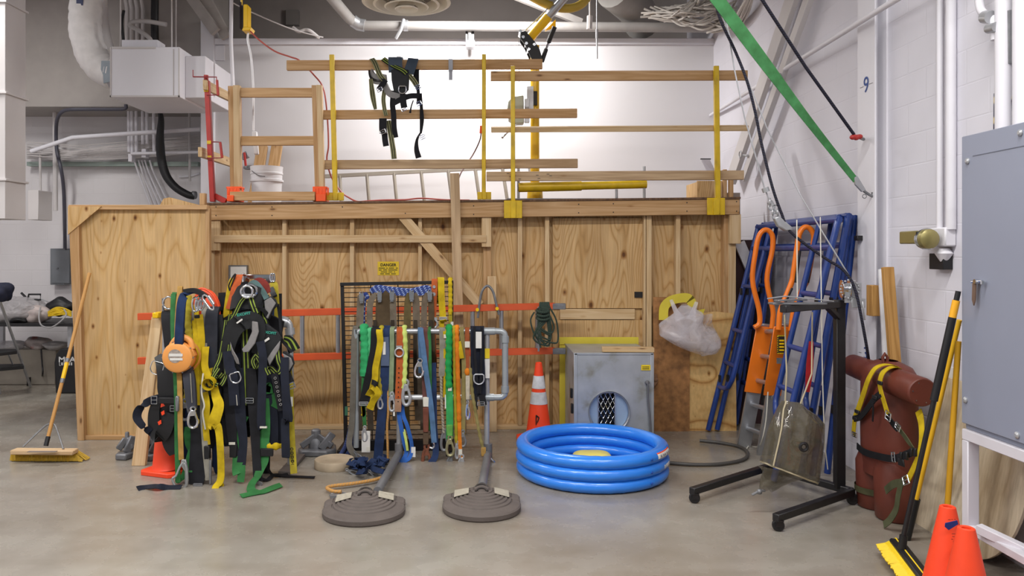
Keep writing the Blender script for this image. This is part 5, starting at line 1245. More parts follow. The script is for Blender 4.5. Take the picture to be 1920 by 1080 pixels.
MB().ribbon([W(392+11*math.cos(a), 719+11*math.sin(a), 5.52-.004*a) for a in [k*math.pi/5 for k in range(11)]], .05, .004, (0, 1, .15)).build('rolled_loop', W_YEL, t)
rb([(384, 735, 5.56), (388, 760, 5.54), (386, 800, 5.53), (389, 834, 5.52)], .045, W_YEL, t)
MB().tube(crom([W(381, 700, 5.52), W(378, 735, 5.51), W(383, 760, 5.51), W(380, 775, 5.51), W(385, 805, 5.51)], 5), .006, 6).build('white_cord', CREAM, t)
t = nt('long bright yellow strap falling to the floor in the middle of the left cluster', 'strap', 410, 740, 'strap')
rb([(396, 690, 5.6), (404, 738, 5.54), (410, 760, 5.5), (403, 785, 5.48), (400, 797, 5.48), (409, 802, 5.47), (413, 840, 5.46), (414, 896, 5.45), (405, 912, 5.42), (401, 923, 5.36)], [.04, .06, .075, .085, .08, .055, .05, .05, .05, .045], W_YEL, t)
MB().box(FL(412, 912, .0), FL(420, 906, .02)).build('yellow_tab', W_YEL, t)
t = nt('wide black strap with a black block end, left of the long yellow strap', 'strap', 375, 780, 'strap')
rb([(372, 700, 5.62), (370, 760, 5.58), (372, 820, 5.54), (370, 880, 5.5), (368, 908, 5.48)], [.09, .1, .11, .12, .1], W_BLK, t, 'webbing', .008)
MB().box(W(382, 862, 5.5), W(396, 834, 5.54)).build('black_block', BLKP, t, .004)
MB().box(W(392, 908, 5.47), W(397.5, 862, 5.49)).build('steel_bar', IRON, t, .002)
buckle(W(371, 909, 5.45), .06, .015, IRON, t)
t = nt('black strap end lying on the floor in front of the harness rack at far left', 'strap', 290, 915, 'strap')
MB().ribbon([FL(258, 917, .01), FL(275, 913, .012), FL(295, 912, .03), FL(315, 914, .01), FL(340, 913, .012)], .05, .004, (.1, .9, .3)).build('webbing', W_BLKN, t)
t = nt('green netting and straps crumpled at the floor below the left cluster', 'strap', 360, 890, 'strap', 5.5)
rb([(350, 800, 5.6), (353, 830, 5.58), (360, 850, 5.57), (350, 880, 5.56)], .05, W_GREEN, t); rb([(362, 830, 5.58), (355, 855, 5.55), (345, 890, 5.52), (336, 900, 5.5)], .04, W_GREEN, t)
MB().ball(W(360, 884, 5.52), (.035, .03, .035), 10, 7).ball(W(334, 900, 5.48), (.022, .02, .024), 10, 7).each('green_knot', W_GREEN, t)
MB().prism([W(354, 862, 5.6), W(362, 857, 5.6), W(368, 872, 5.6), W(364, 884, 5.6)], (0, .02, 0)).build('orange_flap', ORP, t)

# --- right cluster: black and lime harnesses
LIN = paint('grey_pad_lining', '#807d7c', .85, var=.1, scale=40)
PADM = paint('black_pad', '#17191c', .75, var=.3, scale=25)
def pad(P, w, parent, off=.018, lw=.8, side=(1, 0, 0), n=6, lining=True, t=.02):
    MB().ribbon([W(*p) for p in P], w, t, side, n).build('padded_band', PADM, parent)
    if lining:
        Q = [W(p[0], p[1], p[2]-off) for p in P]; ws = [x*lw for x in (w if isinstance(w, list) else [w]*len(P))]
        MB().ribbon(Q, ws, .006, side, n).build('pad_lining', LIN, parent)
h1 = nt('black and lime harness with an arched grey-lined pad below a large silver ring', 'harness', 465, 560, 'safety_harness', 5.6)
MB().ribbon([W(447, 700, 5.6), W(429, 672, 5.58), (428 and W(431, 640, 5.56)), W(443, 612, 5.55), W(463, 600, 5.54), W(481, 606, 5.55), W(487, 630, 5.56), W(478, 662, 5.58)], [.05, .075, .1, .125, .13, .115, .08, .05], .022, [(1, 0, .2), (1, 0, .2), (1, 0, .3), (.7, 0, -.7), (0, 0, 1), (.7, 0, .7), (1, 0, .1), (1, 0, -.3)]).build('padded_arch', PADM, h1)
MB().prism([W(472, 602, 5.53), W(483, 604, 5.52), W(485, 622, 5.52), W(478, 644, 5.52), W(466, 660, 5.52), W(456, 661, 5.52), W(453, 655, 5.53), W(462, 645, 5.54), W(472, 622, 5.54)], (0, .012, 0)).build('pad_lining', LIN, h1, .006, seg=2)
MB().prism([W(431, 640, 5.53), W(436, 655, 5.52), W(446, 672, 5.52), W(449, 684, 5.52), W(443, 682, 5.53), W(434, 664, 5.54)], (0, .012, 0)).build('pad_lining', LIN, h1, .005)
rb([(436, 570, 5.66), (450, 558, 5.6), (466, 556, 5.58), (485, 564, 5.6), (497, 590, 5.64)], [.12, .16, .18, .16, .12], PADM, h1, 'yoke_pad', .03, [(.5, 0, 1), (.3, 0, 1), (0, 0, 1), (-.3, 0, 1), (-.5, 0, 1)])
rb([(462, 556, 5.56), (452, 566, 5.55), (440, 590, 5.56), (428, 612, 5.55), (420, 640, 5.56)], .036, W_HV, h1, 'striped_webbing', .004)
rb([(470, 556, 5.56), (474, 570, 5.54), (481, 588, 5.54)], .05, W_HV, h1, 'striped_webbing', .004)
rb([(459, 605, 5.6), (460, 640, 5.6), (462, 690, 5.6), (464, 760, 5.58)], .06, W_HV, h1, 'striped_webbing', .004)
rb([(483, 610, 5.56), (485, 640, 5.56), (486, 670, 5.56), (480, 690, 5.54), (474, 678, 5.53), (480, 668, 5.52), (488, 680, 5.53)], .036, W_HV, h1, 'striped_webbing', .004)
rb([(428, 658, 5.54), (431, 690, 5.53), (436, 705, 5.52), (440, 760, 5.52)], .075, W_BLKN, h1, 'thigh_strap', .006)
rb([(488, 640, 5.53), (493, 670, 5.52), (492, 710, 5.52), (490, 790, 5.5), (493, 803, 5.5)], .06, W_BLKN, h1, 'thigh_strap', .006)
MB().box(W(487, 803, 5.485), W(501, 799, 5.5)).build('white_end', CREAM, h1)
MB().tube(circ(W(463, 547, 5.53), .042, (1, 0, 0), (0, 0, 1), 18), .009, 8, True).tube(circ(W(469, 545, 5.555), .046, (1, .2, 0), (0, 0, 1), 18), .008, 8, True).build('dorsal_ring', CHR, h1)
MB().prism([W(455, 551, 5.53), W(474, 551, 5.53), W(476, 558, 5.53), W(454, 558, 5.53)], (0, .014, 0)).build('ring_plate', GALV, h1, .003)
MB().prism([W(443, 605, 5.515), W(454, 597, 5.515), W(455, 600, 5.515), W(445, 607, 5.515)], (0, -.004, 0)).build('white_tag', PAPER, h1)
text('EXOFIT', .026, paint('teal_thread', '#2f8f7d', .6), W(457, 589, 5.49), ((.98, 0, .17), (-.17, 0, .98)), h1, 'lettering', .0005, 1.15, .001)
d_ring(W(442, 708, 5.52), .04, CHR, h1, (.9, 0, .3), (-.3, 0, .9), .006)
h2 = nt('black and lime harness with two angular grey-lined pads, right side of the right cluster', 'harness', 510, 600, 'safety_harness', 5.62)
MB().prism([W(494, 562, 5.6), W(508, 555, 5.6), W(517, 562, 5.6), W(521, 572, 5.6), W(512, 582, 5.6), W(505, 600, 5.6), W(497, 598, 5.6)], (0, .02, 0)).build('padded_panel', PADM, h2, .006)
MB().prism([W(496, 564, 5.595), W(508, 557, 5.595), W(518, 568, 5.595), W(511, 580, 5.595), W(503, 598, 5.595), W(498, 594, 5.595)], (0, -.01, 0)).build('pad_lining', LIN, h2, .004)
MB().prism([W(488, 616, 5.56), W(498, 606, 5.56), W(520, 622, 5.56), W(527, 634, 5.56), W(524, 652, 5.56), W(506, 688, 5.56), W(498, 680, 5.56), W(490, 650, 5.56)], (0, .03, 0)).build('padded_panel', PADM, h2, .008)
MB().prism([W(526, 638, 5.555), W(524, 654, 5.555), W(506, 686, 5.555), W(501, 672, 5.555), W(512, 656, 5.555)], (0, -.012, 0)).build('pad_lining', LIN, h2, .004)
text('EXOFIT', .026, MATS['teal_thread'], W(506, 624, 5.555), ((.98, 0, -.12), (.12, 0, .98)), h2, 'lettering', .0005, 1.1, .001)
MB().prism([W(493, 640, 5.555), W(504, 632, 5.555), W(506, 636, 5.555), W(495, 643, 5.555)], (0, -.004, 0)).build('white_tag', PAPER, h2)
rb([(492, 560, 5.64), (490, 590, 5.6), (496, 602, 5.59), (500, 615, 5.6)], .05, W_HV, h2, 'striped_webbing', .004)
rb([(521, 570, 5.64), (525, 600, 5.63), (527, 625, 5.6), (530, 640, 5.6), (548, 660, 5.58)], .018, W_BLK, h2, 'edge_binding', .01)
rb([(520, 656, 5.56), (522, 675, 5.55), (527, 690, 5.55), (520, 700, 5.54), (508, 690, 5.53), (500, 690, 5.52), (505, 702, 5.52)], .042, W_HV, h2, 'striped_webbing', .004)
rb([(532, 635, 5.62), (543, 640, 5.6), (552, 658, 5.59)], [.05, .08, .1], W_HV, h2, 'striped_webbing', .006, (0, 0, 1))
MB().prism([W(529, 660, 5.57), W(534, 658, 5.57), W(549, 670, 5.57), W(552, 682, 5.57), W(543, 700, 5.57), W(537, 690, 5.57)], (0, .02, 0)).build('padded_panel', PADM, h2, .006)
MB().prism([W(530, 662, 5.566), W(546, 671, 5.566), W(550, 682, 5.566), W(542, 697, 5.566), (W(538, 682, 5.566))], (0, -.01, 0)).build('pad_lining', LIN, h2, .004)
rb([(534, 670, 5.54), (534, 700, 5.53), (536, 740, 5.52), (540, 785, 5.52), (535, 792, 5.52), (536, 850, 5.5), (536, 858, 5.5)], [.06, .06, .06, .07, .06, .06, .05], W_BLKN, h2, 'thigh_strap', .006)
buckle(W(547, 723, 5.53), .045, .04, CHR, h2, (.9, 0, .35), (-.35, 0, .9)); rb([(540, 700, 5.55), (547, 718, 5.54)], .04, W_BLK, h2, 'buckle_strap', .004)
gr = MB()
for k in range(7): gr.tube(circ(W(516+k*1.7, 709+k*8.2, 5.515), .0085, (1, 0, 0), (0, 0, 1), 10), .0032, 6, True)
rb([(514, 700, 5.53), (518, 720, 5.53), (524, 750, 5.53), (528, 770, 5.53)], .05, W_BLK, h2, 'tongue_strap', .006); gr.each('eyelet', CHR, h2)
h3 = nt('plain black harness with silver buckles in the lower middle of the right cluster', 'harness', 470, 720, 'safety_harness', 5.6)
for k, P in enumerate((
  [(428, 690, 5.6), (430, 740, 5.58), (434, 800, 5.56), (437, 830, 5.55), (441, 856, 5.54)], [(448, 690, 5.6), (449, 740, 5.58), (452, 790, 5.56), (456, 830, 5.55), (452, 872, 5.53)],
  [(470, 690, 5.58), (474, 740, 5.56), (478, 800, 5.54), (480, 850, 5.52), (484, 903, 5.48)], [(505, 690, 5.6), (507, 740, 5.59), (512, 790, 5.58), (514, 840, 5.57)], [(420, 640, 5.66), (417, 700, 5.64), (424, 780, 5.62), (430, 830, 5.6)], [(520, 690, 5.62), (524, 760, 5.6), (522, 830, 5.6)])):
    rb(P, [.07, .08, .075, .06, .065][:len(P)], W_BLKN if k % 2 else W_BLK, h3, 'webbing', .006)
rb([(430, 745, 5.66), (470, 720, 5.68), (510, 745, 5.66)], [.5, .62, .5], W_BLK, h3, 'seat_panel', .03, (0, 0, 1))
rb([(415, 640, 5.72), (470, 630, 5.74), (525, 640, 5.72)], [.3, .4, .3], W_BLK, h3, 'back_panel', .03, (0, 0, 1))
buckle(W(468, 751, 5.54), .055, .035, CHR, h3); buckle(W(485, 905, 5.47), .05, .02, IRON, h3, (.8, 0, -.5), (.5, 0, .8))
MB().box(W(488, 856, 5.52), W(513, 840, 5.54)).box(W(430, 858, 5.53), W(444, 832, 5.54)).each('label_flap', BLKP, h3, .003)
MB().box(W(429, 834, 5.525), W(441, 829, 5.53)).build('white_end', CREAM, h3)
MB().tube([W(443, 735, 5.52), W(445, 760, 5.52)], .004, 6).build('white_cord', CREAM, h3)
h4 = nt('harness with green webbing trailing onto the floor under the right cluster', 'harness', 460, 820, 'safety_harness', 5.55)
rb([(440, 770, 5.6), (446, 800, 5.57), (450, 840, 5.55), (443, 880, 5.52), (444, 890, 5.5)], [.05, .08, .1, .06, .05], W_GREEN, h4)
rb([(459, 780, 5.6), (452, 805, 5.57), (450, 850, 5.55), (453, 880, 5.52), (451, 904, 5.5)], [.06, .05, .06, .055, .05], W_GREEN, h4)
rb([(497, 720, 5.6), (499, 760, 5.58), (497, 803, 5.55), (495, 830, 5.54), (496, 862, 5.53), (488, 880, 5.5), (482, 895, 5.47)], [.04, .05, .075, .075, .06, .06, .05], W_GREEN, h4)
MB().ribbon([W(482, 895, 5.47), FL(472, 908, .03), FL(472, 920, .012), FL(488, 923, .012), FL(510, 915, .02), FL(527, 909, .02)], [.05, .05, .06, .05, .045, .04], .004, [(1, 0, 0), (1, .5, 0), (.5, 1, .2), (0, 1, .3), (0, 1, .3), (0, 1, .3)]).ribbon([FL(490, 922, .014), FL(470, 926, .012), FL(452, 930, .012)], .05, .004, (0, 1, .2)).build('floor_webbing', W_GREEN, h4)
rb([(500, 735, 5.58), (503, 722, 5.58), (506, 738, 5.58)], .05, W_GREEN, h4)
rb([(518, 735, 5.59), (520, 755, 5.58), (516, 765, 5.58)], .07, W_GREEN, h4)
MB().ribbon([FL(480, 893, .02), FL(500, 900, .012), FL(515, 890, .02), FL(540, 893, .012), FL(590, 895, .012)], .03, .004, (0, 1, .2)).ribbon([FL(500, 870, .1), FL(508, 888, .03), FL(520, 892, .012), FL(540, 889, .012)], .03, .004, (0, 1, .3)).build('black_tail', W_BLK, h4)
t = nt('olive yellow measuring strap with punched holes at the right edge of the cluster', 'strap', 545, 740, 'strap', 5.6)
rb([(541, 690, 5.66), (544, 730, 5.62), (545, 780, 5.58), (548, 840, 5.54), (551, 888, 5.5)], .048, W_YELD, t)
plate(538, 549, 744, 762, 5.565, PAPER, t)
q = MB()
for k in range(6): q.tube(circ(W(547+k*.5, 842+k*7.5, 5.515), .009, (1, 0, 0), (0, 0, 1), 10), .003, 5, True)
q.each('punched_hole', INK, t)
rb([(540, 795, 5.56), (539, 815, 5.55), (542, 828, 5.55)], .035, W_YEL, t, 'yellow_loop')
t = nt('crumpled yellow strap knot low in the right cluster', 'strap', 515, 838, 'strap', 5.58)
shock([W(500, 835, 5.56), W(508, 838, 5.54), W(518, 837, 5.54), W(528, 836, 5.56)], .045, .3, 50).build('elastic_sleeve', W_YEL, t)
t = nt('yellow straps with a black hook beside the orange strap at the cross plate', 'strap', 430, 560, 'strap', 5.8)
rb([(447, 545, 5.84), (440, 522, 5.84), (434, 530, 5.8), (428, 560, 5.76), (423, 600, 5.72), (420, 650, 5.7)], .045, W_YEL, t); rb([(440, 525, 5.8), (432, 555, 5.77), (428, 590, 5.74)], .055, W_YEL, t)
MB().tube(crom([W(431, 545, 5.75), W(429, 535, 5.75), W(436, 520, 5.75), W(442, 514, 5.75), W(436, 530, 5.75), W(431, 545, 5.75)], 5), .006, 6).build('black_hook', BLK, t)
t = nt('orange strap running down from the silver cross plate of the harness rack', 'strap', 447, 530, 'strap', 5.78)
rb([(455, 517, 5.86), (449, 515, 5.8), (446, 520, 5.77), (440, 548, 5.74), (431, 580, 5.72)], .065, web('rust_orange_webbing', '#d06436'), t)
t = nt('yellow strap behind the right end of the silver cross plate', 'strap', 518, 560, 'strap', 5.85)
rb([(512, 530, 5.9), (515, 540, 5.86), (518, 580, 5.84), (523, 625, 5.8)], .055, W_YELD, t)
rb([(508, 540, 5.84), (512, 550, 5.82), (515, 556, 5.8)], .04, BLKP, t, 'black_cuff', .02)
t = nt('bundle of teal, red and black strap ends on top of the right cluster', 'strap', 485, 535, 'strap', 5.68)
rb([(470, 540, 5.66), (485, 528, 5.66), (497, 535, 5.66), (502, 550, 5.64)], .06, web('red_webbing', '#8e3a33'), t, 'red_strap', .006, (.3, 0, 1)); rb([(466, 536, 5.64), (478, 530, 5.62), (492, 545, 5.6), (500, 560, 5.6)], .04, web('grey_teal_webbing', '#5f7a7a'), t, 'teal_strap', .006, (.3, 0, 1))
rb([(452, 545, 5.62), (455, 534, 5.62), (465, 531, 5.62)], .03, W_BLK, t, 'black_strap', .006)
# dense dark webbing behind the front harnesses
rr = random.Random(31)
def mass(lb, x0, x1, y0, y1, Y, n, mats, seed, top=590):
    rr = random.Random(seed); t = nt(lb, 'harness', (x0+x1)/2, y0, 'safety_harness', Y)
    for k in range(n):
        x = x0+(x1-x0)*(k+.5)/n+rr.uniform(-3, 3); yt = top+rr.uniform(-12, 12); ye = rr.uniform(y0, y1); d = rr.uniform(-6, 6); Yk_ = Y+rr.uniform(-.04, .05)
        P = [(x, yt, Yk_+.05), (x+d*.4, yt+60, Yk_), (x+d, (yt+ye)/2, Yk_-.02), (x-d*.5, ye-30, Yk_-.01), (x+d*.3, ye, Yk_)]
        rb(P, [rr.uniform(.045, .06), .06, rr.uniform(.055, .085), .06, .045], mats[k % len(mats)], t, 'webbing', .005)
    return t
mass('dark webbing harness buried behind the yellow straps of the left cluster', 335, 412, 830, 900, 5.78, 11, (W_BLK, W_BLKN, W_NAVY, W_BLK), 41)
mass('dark webbing harness buried at the back of the right cluster', 412, 524, 800, 890, 5.80, 16, (W_BLK, W_BLKN, W_BLK, W_NAVY, W_BLK), 42, 560)
mass('black harness with lime stripes hanging at the left side of the right cluster', 412, 445, 760, 850, 5.66, 6, (W_BLK, W_HV, W_BLKN), 43, 640)
h5 = nt('black and lime harness looped at the left edge of the right cluster', 'harness', 425, 690, 'safety_harness', 5.58)
for P in ([(424, 600, 5.64), (418, 640, 5.6), (412, 672, 5.57), (404, 690, 5.56), (402, 700, 5.55), (410, 708, 5.54), (418, 700, 5.53)], [(432, 590, 5.62), (424, 640, 5.58), (422, 670, 5.56), (424, 700, 5.54), (419, 715, 5.53), (414, 722, 5.53)], [(410, 690, 5.54), (400, 706, 5.53), (398, 716, 5.53), (408, 722, 5.52)], [(446, 575, 5.6), (440, 600, 5.58), (433, 630, 5.56), (429, 660, 5.55)]):
    rb(P, .034, W_HV, h5, 'striped_webbing', .004)
rb([(412, 650, 5.66), (408, 690, 5.62), (405, 730, 5.6), (410, 780, 5.6)], [.06, .08, .08, .06], W_BLK, h5, 'webbing', .006)
MB().prism([W(404, 668, 5.6), W(412, 660, 5.6), W(420, 690, 5.6), (W(412, 712, 5.6)), W(405, 700, 5.6)], (0, .02, 0)).build('padded_panel', PADM, h5, .005)
# cast metal feet on the floor
def casting(nm, lb, x0, x1, yf, Y, seed):
    r = random.Random(seed); t = thing('metal_casting', lb, 'metal part', WZ((x0+x1)/2, Y, 0))
    CST = paint('grey_casting', '#77787c', .5, .35, .25, 15)
    a = WZ(x0, Y, 0).x; b = WZ(x1, Y, 0).x; w = b-a
    MB().prism([(a, Y-.02, 0), (a+w*.15, Y-.12, 0), (b-w*.2, Y-.13, 0), (b, Y-.03, 0), (b-w*.1, Y+.12, 0), (a+w*.1, Y+.12, 0)], (0, 0, .05)).build('base_casting', CST, t, .012, seg=2)
    MB().lathe([(w*.2, .05), (w*.18, .11), (w*.12, .13), (w*.12, .19), (w*.09, .2)], (a+w*.45, Y, 0), 18).build('socket', CST, t)
    MB().beam((a+w*.1, Y-.05, .07), (a+w*.45, Y-.02, .15), .05, .03).beam((b-w*.1, Y-.04, .07), (a+w*.5, Y-.02, .15), .05, .03).beam((a+w*.62, Y-.06, .05), (a+w*.9, Y-.02, .17), .06, .03).build('web_rib', CST, t, .006)
    return t
casting('c', 'grey cast metal foot on the floor right of the harness rack', 560, 632, 868, 6.35, 1)
casting('c', 'grey cast metal foot on the floor behind the leaning plank', 224, 256, 868, 6.25, 2)
casting('c', 'grey cast metal foot on the floor between the plank and the orange cone', 268, 304, 868, 6.22, 3)
wd = thing('wooden_disc', 'round worn wooden disc lying on the floor by the grid panel', 'disc', FL(626, 878, 0))
c = FL(627, 876, 0); r = 37*c.y/F
MB().lathe([(0, 0), (r*.97, 0), (r, .01), (r, .058), (r*.97, .066), (0, .066)], c, 40, caps=False).build('disc_body', paint('worn_pale_wood', '#b7a58c', .7, var=.2, scale=8), wd)
# ================================================================ right side: scaffold frames
def frame(xb, xt, Yn, Yf, zt, label, arch=True):
    t = thing('scaffold_frame', label, 'scaffold frame', (xb, (Yn+Yf)/2, 0))
    r = .024
    def T(y, z, dx=0): return V(xb+(xt-xb)*z/zt+dx, y, z)
    for Y in (Yn, Yf): MB().tube([T(Y, .02), T(Y, zt)], r, 12).build('leg', BLUE, t)
    MB().tube([T(Yn-.02, zt-.02), T(Yf+.02, zt-.02)], r, 12).build('top_bar', BLUE, t)
    if arch:
        for s, Y in ((1, Yn), (-1, Yf)):
            Yi = Y+s*.30
            P = [T(Yi, zt-.22), T(Yi, 1.2), T(Yi, .62), T(Yi-s*.03, .5), T(Yi-s*.1, .44), T(Y, .42)]
            MB().tube(crom(P, 5), r*.9, 10).build('inner_leg', BLUE, t)
            for z in (1.35, .95, .65): MB().tube([T(Y, z), T(Yi, z)], r*.85, 10).build('step_rung', BLUE, t)
        MB().tube([T(Yn, zt-.22), T(Yf, zt-.22)], r, 12).build('lower_bar', BLUE, t)
        MB().tube([T(Yn+.3, zt-.22), T(Yn+.3, zt-.02)], r*.8, 8).tube([T(Yf-.3, zt-.22), T(Yf-.3, zt-.02)], r*.8, 8).each('bar_spacer', BLUE, t)
    for Y in (Yn, Yf):
        for z in (.5, 1.3): MB().box(T(Y, z)+V(-.03, -.035, -.03), T(Y, z)+V(-.012, -.012, .03)).build('lock_pin', BLK, t)
    return t
frame(2.10, 2.573, 5.517, 7.10, 1.912, 'blue scaffold frame standing furthest from the wall, its far legs by the plywood sheet')
frame(2.19, 2.63, 5.64, 7.12, 1.93, 'second blue scaffold frame of the stack leaning toward the right wall', False)
frame(2.33, 2.68, 5.60, 7.2, 1.94, 'blue scaffold frame in the middle of the leaning stack', False)
frame(2.44, 2.72, 5.655, 7.35, 1.93, 'third blue scaffold frame, its near leg in front of the white column')
frame(2.57, 2.775, 5.70, 7.38, 1.93, 'blue scaffold frame closest to the right wall', False)
# dark things beyond the platform end
tag(MB().box((2.47, 7.45, 0), (2.72, 8.3, 1.78)).build('gap_filler_block', paint('dark_maroon', '#3a2022', .6)), 'dark maroon block added to fill the dark gap beyond the right end of the platform', 'cabinet')  # added block stands in for the shaded opening and its maroon object
tag(MB().box((2.46, 7.75, 1.8), (2.62, 7.78, 2.26)).build('brown_board', paint('brown_board', '#8d8078', .6)), 'grey-brown board standing in the corner past the platform end', 'board')
tag(MB().beam(W(1386, 455, 7.4), W(1425, 545, 7.4), .1, .03, (1, 0, .4)).build('white_brace', WHITE), 'white sloping brace end in the gap right of the platform', 'brace')
# aluminium ladder with a pair of orange walk-through handrails
la = thing('walk_through_ladder', 'aluminium ladder with tall looped orange handrails, leaning by the blue frames', 'ladder', FL(1408, 848, 0))
F0, F1 = FL(1394, 838, 0), W(1436, 612, 6.42); N0, N1 = FL(1432, 853, 0), W(1470, 612, 5.98)
def lr(a, b, h=.075, t=.03): return MB().beam(a, b, t, h, (0, 1, 0))
FT = F0.lerp(F1, 1.02); NT = N0.lerp(N1, 1.02)
MB().beam(F0, FT, .03, .115, (0, 1, 0)).build('side_rail', ALU, la, .003)
MB().beam(N0, NT, .03, .115, (0, 1, 0)).build('side_rail', ALU, la, .003)
for k in range(5):
    s = .16+k*.2
    MB().tube([F0.lerp(F1, s), N0.lerp(N1, s)], .019, 10).build('rung', ALU, la)
for R0, R1, nm in ((F0, F1, 0), (N0, N1, 1)):
    a = R0.lerp(R1, .46 if not nm else .48); b = R0.lerp(R1, 1.0)
    MB().beam(a+V(-.02, -.03, 0), b+V(-.02, -.03, 0), .012, .14, (0, 1, 0)).build('mount_plate', ORGB, la, .004)
    if not nm: pts = [(1414, 614), (1424, 606), (1423, 580), (1411, 525), (1417, 470), (1422, 446), (1428, 435), (1436, 431), (1444, 435), (1449, 446), (1448, 470), (1438, 525), (1449, 580), (1449, 600), (1447, 616)]; Yq = 6.36
    else: pts = [(1460, 618), (1462, 590), (1466, 575), (1484, 530), (1488, 510), (1496, 455), (1499, 438), (1507, 427), (1516, 427), (1524, 436), (1526, 450), (1520, 490), (1513, 525), (1506, 540), (1490, 578), (1486, 596), (1483, 620)]; Yq = 5.92
    MB().tube(crom([W(x, y, Yq) for x, y in pts], 5), .021, 12).build('handrail', ORGB, la)
    if nm:
        MB().tube([W(1491, 530, Yq-.012), W(1499, 470, Yq-.012)], .014, 8).tube([W(1514, 530, Yq-.01), W(1523, 465, Yq-.01)], .014, 8).tube([W(1468, 575, Yq-.01), W(1484, 540, Yq-.01)], .014, 8).build('black_grip', BLK, la)
nf = (N0.lerp(N1, .9)); 
cq = lambda x, y: W(x, y, 5.915)
MB().box(cq(1457, 664), cq(1474, 628)+V(0, .004, 0)).build('warning_label', INK, la)
q = MB()
for k in range(7): q.box(cq(1457.5+k*2.3, 630.5)+V(0, -.002, 0), cq(1458.9+k*2.3, 628.5)).box(cq(1457.5+k*2.3, 663.5)+V(0, -.002, 0), cq(1458.9+k*2.3, 661.5))
for k in range(9): q.box(cq(1457.3, 632+k*3.4)+V(0, -.002, 0), cq(1459, 630.5+k*3.4)).box(cq(1472, 632+k*3.4)+V(0, -.002, 0), cq(1473.7, 630.5+k*3.4))
for k in range(4): q.box(cq(1461, 640+k*6)+V(0, -.002, 0), cq(1470, 637+k*6))
q.build('yellow_print', YELB, la)
MB().lathe([(.03, 0), (.03, -.01)], W(1453, 747, 5.93), 12, (0, 1, 0)).box(W(1457, 682, 5.91), W(1466, 671, 5.92)).build('steel_plate', IRON, la)
MB().tube(crom([W(1440, 735, 6.0), W(1436, 790, 6.02), W(1428, 828, 6.1), FL(1420, 838, .01), FL(1405, 836, .01), FL(1400, 842, .01)], 5), .005, 6).build('white_rope', CREAM, la)

# red label sling and scattered bits behind the stand
tag(MB().ribbon([W(1521, 640, 5.45), W(1518, 690, 5.45), W(1514, 735, 5.45)], [.03, .05, .03], .004).build('red_strap', web('red_tape', '#b0272c')), 'narrow red strap hanging between the blue frame legs behind the clear bag', 'strap')

# ================================================================ black rolling stand with winch and clear bag
st = thing('rolling_stand', 'black steel T-shaped rolling stand with casters, in front of the blue frames', 'stand', V(2.1, 5.1, 0))
def G(x, y, z): return FL(x, y, z)
zb = .085
A0, A1 = G(1297, 921, zb), G(1440, 876, zb); B0, B1 = G(1454, 971, zb), G(1598, 922, zb)
MB().beam(A0, A1, .045, .045).build('base_leg', BLK, st, .004); MB().beam(B0, B1, .045, .045).build('base_leg', BLK, st, .004)
MB().beam(A1, B1, .045, .045).build('cross_beam', BLK, st, .004)
pc = A1.lerp(B1, .86); ptop = V(pc.x, pc.y, W(0, 562, pc.y).z)
MB().beam(pc, ptop, .06, .06, (0, 1, 0)).build('mast', BLK, st, .004)
ad = (A0-A1).normalized(); ae = ptop+ad*.70+V(0, 0, -.03)
MB().beam(ptop+V(0, 0, -.03), ae, .045, .045).beam(ptop+V(0, 0, -.13), ptop+ad*.16+V(0, 0, -.04), .03, .04).build('top_arm', BLK, st, .004)
q = MB(); ac = ptop+ad*.62+V(0, 0, .0)
q.beam(ac+V(-.12, .0, .0), ac+V(.22, .02, -.0), .012, .08).beam(ac+V(-.1, -.04, .02), ac+V(.12, .06, .02), .01, .04).build('cable_plate', IRON, st, .002)
q = MB(); q.tube([ac+V(-.14, 0, .03), ac+V(-.03, 0, .045), ac+V(.28, .02, .012)], .004, 6); q.build('guide_wire', GALV, st)
for p, nm in ((A0, 0), (B0, 0), (A1, 1), (B1, 1)):
    c = MB(); pp_ = p+ad*(-.03 if not nm else .0)
    c.lathe([(.03, -.013), (.036, -.008), (.036, .008), (.03, .013)], (pp_.x, pp_.y, .036), 16, (.3, 1, 0)).box((pp_.x-.02, pp_.y-.022, .03), (pp_.x+.02, pp_.y-.016, .07)).box((pp_.x-.025, pp_.y-.025, .062), (pp_.x+.025, pp_.y+.025, .07))
    c.build('caster', BLK, st)
wn = MB(); wc = ptop+V(-.0, -.05, .075)
wn.lathe([(.06, 0), (.06, .006), (.03, .006), (.03, .045), (.06, .045), (.06, .05)], wc+V(-.02, -.02, .0), 22, (1, -.2, 0))
wn.build('winch_drum', CHR, st)
q = MB(); q.box(wc+V(-.01, -.05, -.09), wc+V(.10, -.04, .04)).box(wc+V(.03, -.06, -.12), wc+V(.12, -.05, -.06)); 
for k in range(18):
    a = 2*math.pi*k/18; q.obox(wc+V(.02+.06*math.cos(a), -.055, .06*math.sin(a)-.0), (.012, .012, .012))
q.tube([wc+V(.1, -.06, -.08), wc+V(.11, -.07, -.2)], .007, 6); q.build('winch_body', GALV, st, .002)
bg = thing('clear_vinyl_bag', 'tan-tinted clear vinyl bag hanging from the arm of the black stand', 'bag', W(1482, 915, 4.86))
VIN = film('clear_vinyl', '#5f5847', .62, .06, 5, .6)
VB = MATS['clear_vinyl']
Yb_ = 4.88
def L2(a, b, t): return a+(b-a)*t
prof = [(1466, 751, 1500, 755), (1455, 768, 1513, 766), (1446, 788, 1532, 780), (1440, 806, 1545, 796), (1434, 832, 1545, 832), (1425, 863, 1538, 905), (1430, 868, 1532, 908)]
